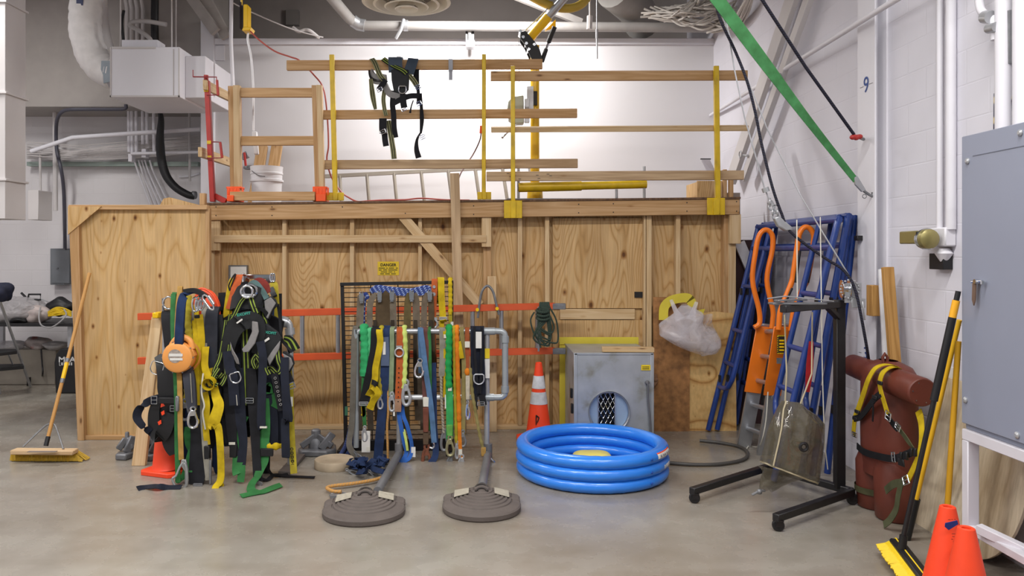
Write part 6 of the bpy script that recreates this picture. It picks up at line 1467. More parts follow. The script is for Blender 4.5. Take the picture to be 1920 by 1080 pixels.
def bagf(u, v):
    a = 2*math.pi*u; s = v*(len(prof)-1); i = min(int(s), len(prof)-2); f = s-i
    xl, yl, xr, yr = [prof[i][k]*(1-f)+prof[i+1][k]*f for k in range(4)]
    r = (xr-xl)/2; w = 1+.03*math.sin(7*a+v*5)+.02*math.sin(11*a-v*7)
    return W((xl+xr)/2+r*w*math.cos(a), (yl+yr)/2+(yr-yl)/2*math.cos(a), Yb_+r*w*.8*math.sin(a)*Yb_/F)
MB().surf(bagf, 48, 24).build('vinyl_body', VB, bg, sharp=70)
seam = paint('pale_seam', '#b9ad8f', .6)
P = [bagf(k/24, .93) for k in range(25)]; MB().tube(P, .006, 6).build('bottom_seam', seam, bg)
MB().tube([bagf(.66, k/12)+V(0, -.004, 0) for k in range(12)], .005, 6).build('side_seam', seam, bg)
def tailf(u, v):
    a = 2*math.pi*u; x = L2(1472, 1436, v); y = L2(884, 917, v); r = L2(48, 12, v**.7)
    w = 1+.1*math.sin(5*a+6*v)
    return W(x+r*w*math.cos(a), y+.22*r*math.cos(a)+ (4*v*math.sin(3*a)), Yb_+r*w*.7*math.sin(a)*Yb_/F)
MB().surf(tailf, 36, 10).build('vinyl_tail', VB, bg, sharp=70)
MB().tube(crom([W(1434, 920, Yb_-.02), W(1424, 921, Yb_-.03), W(1414, 926, Yb_-.03), W(1410, 928, Yb_-.03)], 4), .008, 8).ball(W(1424, 922, Yb_-.03), .018, 8, 6).build('clip', IRON, bg)
MB().tube(circ(W(1507, 838, Yb_-.2), .022, (1, 0, 0), (0, 0, 1), 14), .01, 8, True).build('grommet', BLK, bg)
MB().tube([W(1472, 754, Yb_), W(1475, 700, Yb_), W(1471, 590, Yb_)], .005, 6).tube([W(1500, 760, Yb_), W(1522, 700, Yb_), W(1523, 585, Yb_)], .005, 6).build('hanging_cord', seam, bg)
rg = MB()
for x, y in ((1477, 757), (1500, 762)): rg.tube(circ(W(x, y, Yb_-.03), .01, (1, 0, 0), (0, 0, 1), 10), .003, 6, True)
rg.each('eyelet', CHR, bg)

# ================================================================ brown rescue dummy with harness
DX, DY = 2.60, 4.90
BRN = paint('brown_vinyl', '#673023', .5, var=.12, scale=7, bump=.05, bscale=60)
dm = thing('rescue_dummy', 'brown vinyl limbless torso dummy propped against the right wall', 'dummy', (DX, DY, 0))
def torso(u, v):
    a = 2*math.pi*u; z = .25+v*.72
    rx_, ry_ = .135, .225+.02*math.sin(math.pi*v)
    if v > .86: s = math.sqrt(max(1-((v-.86)/.14)**2, .0)); s = .35+.65*s; rx_ *= s; ry_ *= s
    return V(DX+rx_*math.cos(a), DY+ry_*math.sin(a), z)
q = MB(); q.surf(torso, 40, 20)
for sy in (-1, 1):
    q.lathe([(.0, .0), (.10, 0), (.112, .012), (.118, .12), (.122, .3), (.1, .36)], (DX-.02, DY+sy*.115, .0), 26, caps=False)
q.build('body', BRN, dm, sharp=50)
a0, a1 = V(2.545, 4.42, .85), V(2.555, 5.33, .885)
dr = (a1-a0).normalized()
MB().lathe([(0, 0), (.077, 0), (.083, .006), (.085, .02), (.083, .45), (.075, .85), (.07, .86), (0, .862)], a0, 30, dr, caps=False).build('arm_roll', BRN, dm)
MB().tube([W(1658, 690, 4.85), W(1655, 670, 4.85), W(1659, 663, 4.85), W(1664, 670, 4.85), W(1662, 690, 4.85)], .01, 8).build('lifting_eye', BRN, dm)
q = MB()
for k in range(6): q.lathe([(.004, 0), (.004, -.002)], a0+V(.06*math.cos(k), 0, .06*math.sin(k)), 6, (0, 1, 0))
q.each('rivet', CHR, dm)
MB().lathe([(.1265, .1), (.1275, .14)], (DX-.02, DY+.115, 0), 26, caps=False).build('olive_band', web('olive_drab', '#55543a'), dm)
dh = thing('safety_harness', 'yellow and black fall harness strapped on the brown dummy', 'harness', (DX-.14, DY, .5))
XF = 2.455
def D(x, y, X=XF):
    # point on the plane X seen at a measured direction
    Y = X*F/(x-CX); return V(X, Y, EYE-(y-HY)*Y/F)
OLD = web('olive_strap', '#565940')
def dr_(P, w, m, name='webbing', t=.004, side=(0, 1, 0)): return MB().ribbon([D(*p) for p in P], w, t, side).build(name, m, dh)
dr_([(1688, 690, 2.62), (1672, 684, 2.54), (1656, 684, 2.49), (1640, 692, 2.45), (1628, 712, 2.425), (1620, 736, 2.425), (1610, 765, 2.44), (1603, 785, 2.45), (1600, 815, 2.46)], .045, W_YEL)
dr_([(1690, 692, 2.62), (1675, 688, 2.52), (1660, 694, 2.46), (1652, 706, 2.425), (1650, 725, 2.42), (1658, 755, 2.43), (1665, 778, 2.435)], .045, W_YEL)
dr_([(1652, 738, 2.425), (1640, 748, 2.43), (1625, 768, 2.435), (1612, 782, 2.44), (1601, 785, 2.45)], .04, W_BLK, 'chest_strap', .006, (0, .6, .8))
dr_([(1637, 755, 2.42), (1637, 775, 2.425), (1636, 790, 2.43)], .014, W_BLK, 'strap_tail')
dr_([(1664, 778, 2.43), (1672, 792, 2.44), (1682, 803, 2.445)], .05, W_BLK, 'strap_end', .006)
dr_([(1682, 800, 2.44), (1694, 815, 2.45), (1706, 832, 2.46), (1712, 840, 2.47)], .04, OLD, 'olive_webbing')
dr_([(1607, 836, 2.47), (1620, 847, 2.45), (1645, 855, 2.44), (1675, 860, 2.44), (1700, 852, 2.45), (1716, 846, 2.47)], .042, W_BLK, 'waist_belt', .006, (0, .0, 1))
dr_([(1722, 770, 2.56), (1727, 790, 2.53), (1728, 820, 2.50), (1724, 850, 2.48), (1712, 880, 2.46), (1702, 900, 2.45)], .042, W_YEL)
dr_([(1660, 920, 2.46), (1675, 908, 2.45), (1690, 905, 2.44), (1697, 902, 2.44)], .045, OLD, 'olive_webbing', .004, (0, .4, 1))
dr_([(1690, 905, 2.44), (1684, 930, 2.435), (1680, 955, 2.435), (1668, 975, 2.43), (1657, 984, 2.42)], .045, OLD, 'olive_webbing')
for x, y, X, w, h, rt in ((1665, 780, 2.42, .055, .05, .2), (1683, 800, 2.43, .05, .035, .4), (1602, 815, 2.445, .055, .025, 0), (1675, 857, 2.43, .03, .055, -.2), (1698, 900, 2.435, .06, .045, -.5)):
    buckle(D(x, y, X), w, h, CHR, dh, (0, -math.cos(rt), -math.sin(rt)), (0, -math.sin(rt), math.cos(rt)), .004)
q = MB()
for x, y, X in ((1650, 718, 2.415), (1607, 772, 2.432), (1640, 745, 2.42), (1603, 785, 2.44)): q.obox(D(x, y, X), (.01, .055, .022))
for x in (1690, 1700, 1709, 1716): q.obox(D(x, 855 if x < 1705 else 848, 2.44), (.014, .02, .045))
q.prism([D(1682, 860, 2.435), D(1693, 862, 2.435), D(1695, 876, 2.435), D(1684, 872, 2.435)], (.008, 0, 0))
q.each('slider', BLKP, dh, bevel=.002)

# ================================================================ boards, tube, sheets, poles by the right wall
tag(MB().tube([V(2.72, 5.05, 0), W(1655, 505, 5.25)], .03, 16).build('white_tube', WPL), 'white plastic tube standing against the right wall behind the dummy', 'tube')
tag(MB().beam(V(2.74, 4.95, 0), V(W(1664, 501, 5.15).x, 5.15, W(1664, 501, 5.15).z), .038, .07, (0, 1, .2)).build('loose_board', lumber('lumber_honey', '#c79a5b', '#a97c42'), None, .003), 'honey-coloured board leaning on the right wall beside the white tube', 'board')
tag(MB().box(V(2.70, 5.30, W(1625, 593, 5.3).z), V(2.757, 5.38, W(1625, 535, 5.3).z)).build('wood_block', MATS['lumber_honey'], None, .003), 'small wooden block with a white switch on the steel column', 'wood block')
def cs(y, z): return V(2.665+.155*z/.9, y, z)
q = [cs(4.78, 0), cs(4.20, 0)]+[cs(4.20-.34*math.sin(a), .42-.42*math.cos(a)) for a in [k*math.pi/20 for k in range(1, 11)]]+[cs(3.84, .9), cs(4.72, .9)]
tag(MB().prism(q, (.016, 0, 0)).build('plywood_sheet', PLYP), 'pale plywood sheet with a rounded lower corner leaning on the wall behind the cabinet frame', 'board')

# push broom and poles
pbm = thing('push_broom', 'push broom with a yellow brush and black pole leaning on the grey cabinet', 'broom', (2.15, 3.95, 0))
h0 = V(2.215, 4.05, .10); h1 = V(2.452, 3.945, W(1804, 546, 3.945).z)
def lp_(t): return h0.lerp(h1, t)
MB().tube([lp_(0), lp_(1)], .0125, 12).build('pole', BLK, pbm)
MB().tube([lp_(.58), lp_(.9)], .019, 12).build('foam_grip', BLKP, pbm)
MB().tube([lp_(.9), lp_(.965)], .018, 12).build('yellow_collar', paint('yellow_orange_plastic', '#f0ad26', .4), pbm)
MB().tube([lp_(.965), lp_(1.0)], .013, 12).build('pole_tip', BLKP, pbm)
hd = (V(-.30, .30, 0)+V(.28, -.30, 0)); b0 = V(2.265, 4.19, .085); b1 = V(2.15, 3.70, .075)
MB().beam(b0, b1, .03, .07).build('broom_head', BLKP, pbm, .008)
MB().tube([h0+V(-.0, 0, -.05), lp_(.05)], .02, 12).build('pole_socket', BLKP, pbm)
q = MB(); rr = random.Random(2); dv_ = (b1-b0).normalized(); nv = V(dv_.y, -dv_.x, 0)
if nv.x > 0: nv = -nv
for k in range(60):
    c = b0.lerp(b1, (k+.5)/60)
    for j in range(3):
        bp0 = c+nv*(-.02+.022*j)+V(0, 0, -.012); out_ = nv*(.058+.01*j)+V(rr.uniform(-.006, .006), rr.uniform(-.006, .006), -.055+.018*j)
        q.tube([bp0, bp0+out_], [.007, .0055], 5)
q.prism([b0+nv*-.0+V(0, 0, -.012), b1+nv*-.0+V(0, 0, -.012), b1+nv*.065+V(0, 0, -.05), b0+nv*.065+V(0, 0, -.05)], (0, 0, .03))
q.build('bristles', paint('yellow_bristle', '#e8c414', .6, var=.12, scale=60), pbm)
yp = thing('extension_pole', 'yellow pole with a black grip leaning just behind the black broom pole', 'pole', (2.447, 4.43, 0))
e0 = FL(1700, 1012, .0); e1 = W(1799, 600, 4.05)
MB().tube([e0, e0.lerp(e1, .2)], .021, 12).build('black_grip', BLKP, yp); MB().tube([e0.lerp(e1, .19), e1], .0125, 12).build('pole', paint('yellow_pole', '#e9b520', .4), yp)
e0 = V(2.46, 4.02, 0); e1 = V(2.49, 4.0, 1.25)
tag(MB().tube([WZ(1773, 4.02, 0)+V(.06, 0, 0), W(1777, 945, 4.02), W(1797, 640, 3.98)], .0145, 12).build('extension_pole', paint('dark_yellow_pole', '#c9961a', .45)), 'thick dark yellow pole standing behind the tall orange cone and white cabinet leg', 'pole')
c1 = cone('traffic_cone', 'rear of two plain orange cones by the cabinet, with a patch of blue tape', (2.197, 3.615, 0), .46, .118, .034, (), .135)
def con(x, y, Y=3.52): return W(x, y, Y)
MB().prism([con(1773, 981), con(1795, 976), con(1797, 983), con(1779, 994), con(1772, 988)], (0, .004, 0)).build('blue_tape', paint('blue_tape', '#1f2d7a', .6), c1)
q = MB(); 
for x, y, w in ((1778, 974.5, 4), (1784, 974, 2), (1789, 974, 3), (1785, 1001, 6), (1786, 1006, 4), (1784, 1011, 3), (1787, 1015, 4)): q.box(con(x, y+.8, 3.50), con(x+w, y-.8, 3.502))
q.each('faint_print', paint('dark_orange_print', '#a8361c', .6), c1)
cone('traffic_cone', 'front of two plain orange cones at the bottom right, without any tape', (2.107, 3.334, 0), .46, .118, .034, (), .135)

# grey wall cabinet on its white frame
CXF = 2.466
GRY = paint('blue_grey_enamel', '#8d92a3', .42, var=.03, scale=3)
def CP(x, y, X=CXF): Y = X*F/(x-CX); return V(X, Y, EYE-(y-HY)*Y/F)
cb = thing('electrical_cabinet', 'large blue-grey steel electrical cabinet on a white frame at the right edge', 'cabinet', (2.6, 3.4, 0))
zt_, zb_ = CP(1803, 255).z, CP(1803, 803).z; yf_ = CP(1803, 0).y
MB().box((CXF+.02, 2.75, zb_), (XR-.02, yf_, zt_)).build('cabinet_body', GRY, cb, .004)
zd0, zd1 = CP(1812, 1000).z, CP(1826, 299).z
MB().box((CXF, 2.76, zb_+.03), (CXF+.022, yf_, zt_-.005)).build('door', GRY, cb, .003)
dd = [o for o in COL.objects if o.name.startswith('door') and o.parent == cb][-1]
MB().box((CXF-.002, 2.76, zt_-.115), (CXF+.001, yf_-.09, zt_-.112)).build('door_seam', paint('grey_seam', '#686c7a', .6), cb)
q = MB()
for x, y in ((1815, 302), (1914, 249), (1811, 750), (1908, 816)): q.lathe([(.016, 0), (.016, -.006), (.008, -.012)], CP(x, y), 10, (1, 0, 0))
q.each('door_screw', GALV, cb)
MB().lathe([(.012, 0), (.012, -.03)], CP(1838, 528), 10, (1, 0, 0)).tube([CP(1822, 529, CXF-.02), CP(1842, 527, CXF-.02)], .006, 8).tube([CP(1842, 527, CXF-.02), CP(1842, 533, CXF-.02)], .01, 8).build('hasp_bar', CHR, dd)
MB().prism([CP(1823, 530, CXF-.025), CP(1829, 530, CXF-.025), CP(1828, 562, CXF-.03), CP(1825, 573, CXF-.035), CP(1822, 562, CXF-.03)], (.006, 0, 0)).build('padlock_tag', paint('brown_tag', '#6b5548', .5), dd)
FRM = paint('white_frame', '#d6d3da', .5, var=.03)
MB().box((CXF, yf_-.05, .0), (CXF+.06, yf_, zb_-.0555)).build('frame_leg', FRM, cb, .004)
MB().box((CXF, 2.75, zb_-.055), (CXF+.06, yf_-.0, zb_+.0)).build('frame_rail', FRM, cb, .004)
MB().box((CXF, 2.75, .235), (CXF+.05, yf_-.05, .275)).build('frame_rail', FRM, cb, .004)
MB().beam((CXF-.02, yf_-.16, .30), (CXF+.2, 3.3, .22), .045, .045).build('frame_brace', FRM, cb, .004)
MB().box((XR-.12, yf_-.5, .0), (XR-.06, yf_-.44, zb_)).build('frame_leg', FRM, cb, .004)

# wall gear above
def RW(x, y, X=XR): Y = X*F/(x-CX); return V(X, Y, EYE-(y-HY)*Y/F)
for k, (x, w) in enumerate(((1759, .022), (1788, .022))):
    pass
cA = RW(1762, 430, XR-.03); cB = RW(1783, 430, XR-.03)
tag(MB().tube([cA, V(cA.x, cA.y, 4.6)], .018, 12).build('conduit', WHITE), 'left of two white vertical conduits above the horn light', 'conduit')
tag(MB().tube([cB, V(cB.x, cB.y, 4.6)], .028, 12).build('conduit', WHITE), 'right and thicker of two white vertical conduits above the horn light', 'conduit')
q = RW(1757, 272, XR); 
eh = thing('alarm_horn', 'brass-coloured round alarm horn on a white wall box', 'alarm', RW(1770, 465))
MB().box(RW(1794, 462, XR), V(XR-.07, RW(1757, 0).y, RW(1757, 428).z)).build('wall_box', WHITE, eh, .008)
MB().lathe([(.03, 0), (.05, -.03), (.02, -.08)], RW(1770, 466, XR-.04), 14, (0, 0, 1)).build('cable_gland', WHITE, eh)
BRS = paint('brass_enamel', '#9a8f5c', .35, .5, .1)
MB().box(V(XR-.2, RW(1782, 0).y, RW(1770, 457).z), V(XR-.1, RW(1745, 0).y, RW(1770, 433).z)).build('horn_body', BRS, eh, .006)
hx_ = RW(1742, 448, XR-.15); MB().lathe([(.03, 0), (.058, .02), (.062, .05), (.05, .07), (.02, .075)], hx_+V(0, -.03, 0), 22, (0, 1, 0)).build('horn_bell', BRS, eh)
q = MB()
for k in range(3): q.tube(circ(hx_+V(0, .02+.018*k, 0), .063-.004*k, (1, 0, 0), (0, 0, 1), 20), .004, 6, True)
q.build('bell_guard', CHR, eh)
MB().box(V(XR-.205, RW(1784, 0).y, RW(1784, 456).z), V(XR-.11, RW(1780, 0).y, RW(1784, 434).z)).build('black_end', BLKP, eh, .003)
tag(MB().box(V(XR, RW(1787, 0).y, RW(1772, 505).z), V(XR-.06, RW(1760, 0).y, RW(1772, 475).z)).build('control_box', BLKP, None, .003), 'small black box on the wall just below the brass alarm horn', 'control box')
tag(MB().box(V(XR, RW(1797, 0).y, RW(1790, 740).z), V(XR-.004, RW(1776, 0).y, RW(1790, 690).z)).build('notice_sheet', PAPER), 'white notice sheet on the right wall behind the black broom grip', 'notice')
pA = RW(1882, 0, XR-.06)
tag(MB().tube([V(XR-.06, pA.y, zt_-.05), V(XR-.06, pA.y, 4.6)], .042, 14).build('pipe', WHITE), 'white vertical pipe rising behind the grey cabinet', 'pipe')
pA = RW(1917, 0, XR-.05)
tag(MB().tube([V(XR-.05, pA.y, zt_-.05), V(XR-.05, pA.y, 4.6)], .045, 14).build('pipe', WHITE), 'white vertical pipe at the extreme right edge above the cabinet', 'pipe')
fit = thing('pipe_fitting', 'white curved pipe stub with grey clamps at the top right', 'pipe fitting', RW(1850, 40, XR-.08))
MB().tube(crom([RW(1836, -30, XR-.08), RW(1836, 0, XR-.08), RW(1840, 20, XR-.08), RW(1852, 30, XR-.08), RW(1864, 38, XR-.08), RW(1866, 75, XR-.08)], 5), .022, 12).build('stub', WHITE, fit)
MB().tube([RW(1846, 32, XR-.1), RW(1858, 32, XR-.1)], .035, 12).tube([RW(1853, 54, XR-.1), RW(1868, 50, XR-.1)], .026, 12).build('clamp', GALV, fit)
wr = thing('wrapped_cable', 'dark and pale wrapped cable rising between the two white pipes', 'cable', RW(1896, 230, XR-.05))
MB().tube([RW(1893, 240, XR-.04), RW(1896, 190, XR-.04), RW(1891, 150, XR-.04)], .014, 8).tube([RW(1867, 245, XR-.03), RW(1868, 175, XR-.03)], .012, 8).build('cable', rope('banded_cable', '#2c2c44', '#c9b37a', 9, 0), wr)
MB().tube([RW(1893, 120, XR-.05), RW(1895, 20, XR-.05)], .02, 8).build('bracket', IRON, wr)
tag(MB().box(V(XC-.04, RW(1618, 0, XC).y, RW(1618, 451, XC).z), V(XC, RW(1611, 0, XC).y, RW(1611, 442, XC).z)).build('magnetic_catch', BLK, None, .003), 'small black catch on the white column right of the blue frames', 'catch')
# long conduit along the right wall, and the steel brace behind it
a = RW(1306, 232, XR-.04); b = RW(1690, -6, XR-.12)
def RX(x, y, X): return RW(x, y, X)
tag(MB().tube([V(2.80, 9.35, RW(1306, 232, 2.80).z), V(2.69, RW(1640, 20, 2.69).y, RW(1640, 24, 2.69).z), V(2.69, 4.3, RW(1640, 24, 2.69).z+.0)], .02, 12).build('conduit', WHITE), 'long white conduit running along the right wall toward the back corner', 'conduit')
ck = MB()
for x, y in ((1420, 158), (1466, 138)): pass
br = thing('steel_brace', 'pair of white steel brace members sloping up along the right wall', 'brace', V(2.74, 7.7, 0))
def BR(x, y, X=2.74): Y = X*F/(x-CX); return V(X, Y, EYE-(y-HY)*Y/F)
MB().beam(BR(1372, 335), BR(1498, -40), .19, .05).build('wide_member', WHITED, br, .004)
MB().beam(BR(1396, 335), BR(1530, -40), .10, .05).build('narrow_member', WHITED, br, .004)
MB().tube(circ(BR(1388, 290, 2.68), .035, (0, 1, 0), (0, 0, 1), 14), .007, 6, True).tube([BR(1394, 291, 2.7), BR(1402, 292, 2.7)], .012, 8).tube([BR(1461, 140, 2.7), BR(1466, 152, 2.7)], .02, 8).build('bolt', GALV, br)

# ropes and slings at the upper right
gs = thing('anchor_sling', 'long green sling running from the ceiling to a hook on the white column', 'sling', V(2.7, 5.5, 2.0))
g0 = W(1340, -8, 4.9); g1 = W(1604, 338, 5.35)
gu = up_to(g0, g1)
MB().ribbon([gu, g0.lerp(gu, .4), g0.lerp(gu, .1), g0, g0.lerp(g1, .3)+V(0, 0, -.01), g0.lerp(g1, .65)+V(0, 0, -.015), g1], [.1, .095, .088, .085, .08, .055, .042], .006, (1, 0, .8)).build('webbing', web('sling_green', '#4b8d56'), gs)
MB().prism([W(1601, 326, 5.34), W(1609, 331, 5.34), W(1624, 356, 5.38), W(1617, 360, 5.38), W(1604, 346, 5.34)], (0, .02, 0)).build('sling_plate', GALV, gs, .003)
MB().tube(crom([W(1612, 352, 5.38), W(1628, 364, 5.4), W(1638, 368, 5.41), W(1636, 360, 5.41)], 4), .01, 8).tube(circ(W(1621, 368, 5.38), .014, (1, 0, 0), (0, 0, 1), 12), .003, 6, True).build('anchor_hook', IRON, gs)
BRP = rope('black_blue_rope', '#14131c', '#2b2a44', 55)
r2 = thing('knotted_rope', 'straight dark rope from the ceiling to a red knot at the white column', 'rope', W(1605, 258, 5.4))
MB().tube([up_to(W(1424, -8, 5.0), W(1510, 125, 5.2)), W(1424, -8, 5.0), W(1510, 125, 5.2), W(1601, 252, 5.4)], .011, 9).build('rope', BRP, r2)
q = MB(); rr = random.Random(4)
for k in range(5): q.ball(W(1599+k*3.2, 259+rr.uniform(-3, 3), 5.4), (.022, .02, .018), 9, 6)
q.build('red_knot', RED, r2); MB().tube([W(1612, 258, 5.41), W(1619, 261, 5.5)], .012, 8).build('anchor_bolt', IRON, r2)
r1 = thing('hoist_rope', 'black rope from the ceiling through a silver pulley, then past the stand winch', 'rope', W(1465, 420, 5.2))
MB().tube(crom([V(W(1318, 0, 5.1).x, 5.1, 5.86), W(1334, -60, 5.1), W(1341, -8, 5.1), W(1350, 35, 5.1), W(1378, 95, 5.1), W(1400, 150, 5.1), W(1416, 210, 5.1), W(1428, 270, 5.1), W(1448, 350, 5.1), W(1466, 402, 5.1), W(1478, 430, 5.1), W(1510, 458, 5.1), W(1550, 486, 5.08), W(1580, 505, 5.05), W(1598, 530, 5.02), W(1608, 560, 5.0), W(1616, 600, 5.0), W(1625, 650, 5.03), W(1629, 676, 5.1)], 6), .0095, 9).build('rope', BRP, r1)
MB().prism([W(1452, 408, 5.09), W(1462, 405, 5.09), W(1485, 425, 5.09), W(1486, 432, 5.09), W(1474, 433, 5.09), W(1460, 424, 5.09)], (0, .05, 0)).build('pulley_cheek', GALV, r1, .008, seg=2)
q = MB()
for k, (x, y) in enumerate(((1444, 378), (1447, 388), (1449, 398), (1454, 405), (1458, 398), (1455, 390))): q.tube(circ(W(x, y, 5.11), .02, (1, 0, 0) if k % 2 else (.4, .9, 0), (0, 0, 1), 12), .006, 6, True)
q.build('chain', GALV, r1)
w1 = thing('steel_cable', 'thin steel cable with turnbuckle ends dropping to the silver pulley', 'cable', W(1440, 380, 5.12))
MB().tube([V(W(1325, 0, 5.12).x, 5.12, 5.86), W(1356, 0, 5.12), W(1362, 40, 5.12), W(1377, 130, 5.12), W(1396, 220, 5.12), W(1416, 290, 5.12), W(1434, 355, 5.12), W(1444, 378, 5.12)], .005, 6).build('cable', GALV, w1)
MB().tube([W(1434, 352, 5.12), W(1437, 360, 5.12)], .024, 10).tube([W(1443, 378, 5.12), W(1447, 386, 5.12)], .02, 10).build('cable_clamp', GALV, w1)
tag(MB().tube([up_to(W(1378, 90, 5.6), W(1440, 245, 5.45)), W(1378, 90, 5.6), W(1440, 245, 5.45), W(1500, 365, 5.3), W(1545, 440, 5.2), W(1600, 530, 5.1)], .005, 6).build('steel_cable', GALV), 'thin straight steel cable slanting down to the winch on the black stand', 'cable')
tag(MB().tube([W(1538, 407, 5.0), W(1540, 560, 4.95), W(1542, 700, 4.95), W(1546, 830, 4.98), W(1552, 880, 5.0)], .0036, 6).tube([W(1494, 412, 4.98), W(1495, 560, 4.95)], .004, 5).build('twine', CREAM), 'pale thin cord hanging straight down behind the clear bag', 'cord')
# ================================================================ left background
du = thing('air_duct', 'tall square white sheet-metal duct with flanged joints at the left edge', 'duct', W(25, 408, 6.9))
YU = 6.9
a = W(10, 0, YU); 
MB().box((a.x-.6, YU, W(0, 410, YU).z), (a.x, 7.21, 5.5)).build('duct_body', WHITED, du, .003)
for y in (175, 338):
    MB().box((a.x-.62, YU-.02, W(0, y+1, YU).z), (a.x+.02, 7.23, W(0, y-3, YU).z)).build('joint_flange', WHITED, du, .002)
MB().box((a.x-.62, YU-.02, W(0, 5, YU).z), (a.x+.02, 7.23, W(0, 1, YU).z)).build('joint_flange', WHITED, du, .002)
tag(MB().box(W(52, 412, 9.2), W(98, 360, 9.5)).build('sheet_metal_box', WHITED, None, .004), 'small white sheet metal box on the rear wall beside the left duct', 'box')
# ventilation unit and its torn flexible duct
vu = thing('ventilation_unit', 'white boxy ventilation unit hung below the ceiling at upper left', 'ventilation unit', W(290, 195, 8.3))
YV2 = 8.2
MB().box(W(206, 182, YV2), V(W(337, 0, YV2).x, 9.15, W(0, 88, YV2).z)).build('housing', WHITE, vu, .006)
MB().box(V(W(337, 0, YV2).x, 8.35, W(0, 178, YV2).z), V(W(376, 0, YV2).x, 9.2, W(0, 98, YV2).z)).build('side_neck', WHITE, vu, .006)
MB().box(W(209, 91.5, YV2-.01), W(292, 88, YV2)).box(W(206, 182, YV2-.01), W(337, 179, YV2)).box(W(206, 182, YV2-.01), W(209, 89, YV2)).box(W(324, 181, YV2-.008), W(326, 92, YV2)).box(W(334, 182, YV2-.01), W(337, 90, YV2)).build('panel_edge', WHITED, vu, .001)
for hx0, hy0 in ((226, 8.4), (322, 8.4), (330, 9.05)): MB().tube([V(W(hx0, 0, hy0).x, hy0, 3.83), V(W(hx0, 0, hy0).x, hy0, 5.88)], .008, 6).build('hanger_rod', WHITED, vu)
MB().box(W(228, 89, YV2+.1), W(310, 84, YV2+.3)).build('top_plate', WHITE, vu, .003)
fd = thing('flexible_duct', 'white insulated duct elbow with a torn jacket entering the ventilation unit', 'duct', W(170, 80, 8.5))
P = [W(152, -25, 8.5), W(154, 20, 8.5), W(157, 55, 8.5), W(166, 90, 8.5), W(182, 118, 8.5), W(202, 136, 8.5), W(214, 142, 8.5)]
P = [W(162, -25, 8.5), W(161, 20, 8.5), W(160, 55, 8.5), W(168, 90, 8.5), W(182, 118, 8.5), W(200, 134, 8.5), W(214, 138, 8.5)]
q = crom(P, 6); rr = random.Random(9)
MB().tube(q, [.17+.007*rr.uniform(-1, 1) for _ in q], 18).build('torn_jacket', paint('torn_white_jacket', '#e6e2e0', .7, var=.08, scale=12), fd, sharp=60)
MB().tube(crom([W(178, -25, 8.7), W(180, 30, 8.7), W(185, 70, 8.7), W(196, 105, 8.7), W(210, 118, 8.7)], 6), .13, 18).build('inner_duct', WHITED, fd)
MB().prism([W(190, 114, 8.33), W(206, 114, 8.33), W(206, 153, 8.33), W(194, 156, 8.33), W(193, 140, 8.33), W(189, 130, 8.33)], (0, .02, 0)).build('bare_patch', paint('grey_blue_metal', '#9aa3ab', .5, .3), fd)
MB().box(W(143, 10, 8.33), W(157, -5, 8.35)).build('blue_label', paint('dark_blue_label', '#3c4468', .6), fd)
# conduits
G_C = 'white conduits under the ventilation unit'; L_C = 'slim white conduit dropping vertically below the ventilation unit'
for x, y1 in ((242, 285), (248, 292), (256, 288), (268, 270), (276, 270), (289, 290)):
    tag(MB().tube([W(x-1, 170, 9.8), W(x, y1, 9.8)], .02, 9).build('conduit', WHITE), L_C, 'conduit', G_C)
L_D = 'thin white cable run fanning down behind the plywood panel'; G_D = 'white cables fanning down the rear wall'
for x0, x1 in ((252, 285), (260, 294), (266, 302), (272, 310), (281, 322)):
    tag(MB().tube(crom([W(x0, 300, 10.0), W(x0+8, 325, 10.05), W(x1, 392, 10.1)], 4), .012, 7).build('cable_run', WHITE), L_D, 'cable', G_D)
for x0, x1, y0, y1, lb in ((240, 254, 290, 303, 'left of two white junction boxes under the ventilation unit'), (265, 280, 281, 295, 'right of two white junction boxes under the ventilation unit')):
    tag(MB().box(W(x0, y1, 9.72), W(x1, y0, 9.82)).build('junction_box', WHITE, None, .004), lb, 'junction box')
tag(MB().tube([W(58, 284, 9.55), W(136, 258, 9.6), W(250, 250, 9.62), W(376, 242, 9.62)], .028, 12).tube([W(300, 247, 9.62), W(303, 205, 9.62)], .022, 10).build('sprinkler_pipe', WHITE), 'white sprinkler pipe running across the rear wall below the soffit', 'pipe')
tag(MB().tube([W(246, 288, 9.7), W(376, 285, 9.7)], .02, 10).build('conduit', WHITE), 'white horizontal conduit linking the two junction boxes', 'conduit')
rr = random.Random(6)
q = MB()
for k in range(26):
    y0 = 272+rr.uniform(-6, 26); y1 = 268+rr.uniform(-4, 30); ym = (y0+y1)/2+rr.uniform(-2, 12)
    q.tube(crom([W(50, y0, 9.95+rr.uniform(-.1, .1)), W(130, ym, 9.9), W(210, (ym+y1)/2+rr.uniform(-6, 6), 9.95), W(376, y1-12, 9.95)], 4), .007, 5)
tag(q.build('data_cables', WHITED), 'mass of white data cables strung along the rear wall', 'cables', None, 'stuff')
tag(MB().box(W(50, 311, 10.05), W(376, 305, 10.15)).build('cable_tray', paint('green_grey_metal', '#9aa8a0', .5, .2)), 'green-grey rail under the data cables on the rear wall', 'rail')
bc = thing('power_cable', 'thick black cable bundle curving down to a wall bush above the plywood panel', 'cable', W(340, 350, 9.6))
MB().tube(crom([W(291, -20, 9.3), W(290, 40, 9.3), W(291, 90, 9.35)], 4), .045, 12).tube(crom([W(299, 205, 9.45), W(302, 225, 9.45), W(300, 262, 9.47), W(303, 300, 9.55), W(312, 330, 9.55), W(330, 352, 9.55), W(352, 365, 9.56), W(365, 368, 9.58)], 6), [.022+.0022*min(k, 14)-.0005*max(0, k-22) for k in range(43)], 12).each('black_bundle', BLKP, bc)
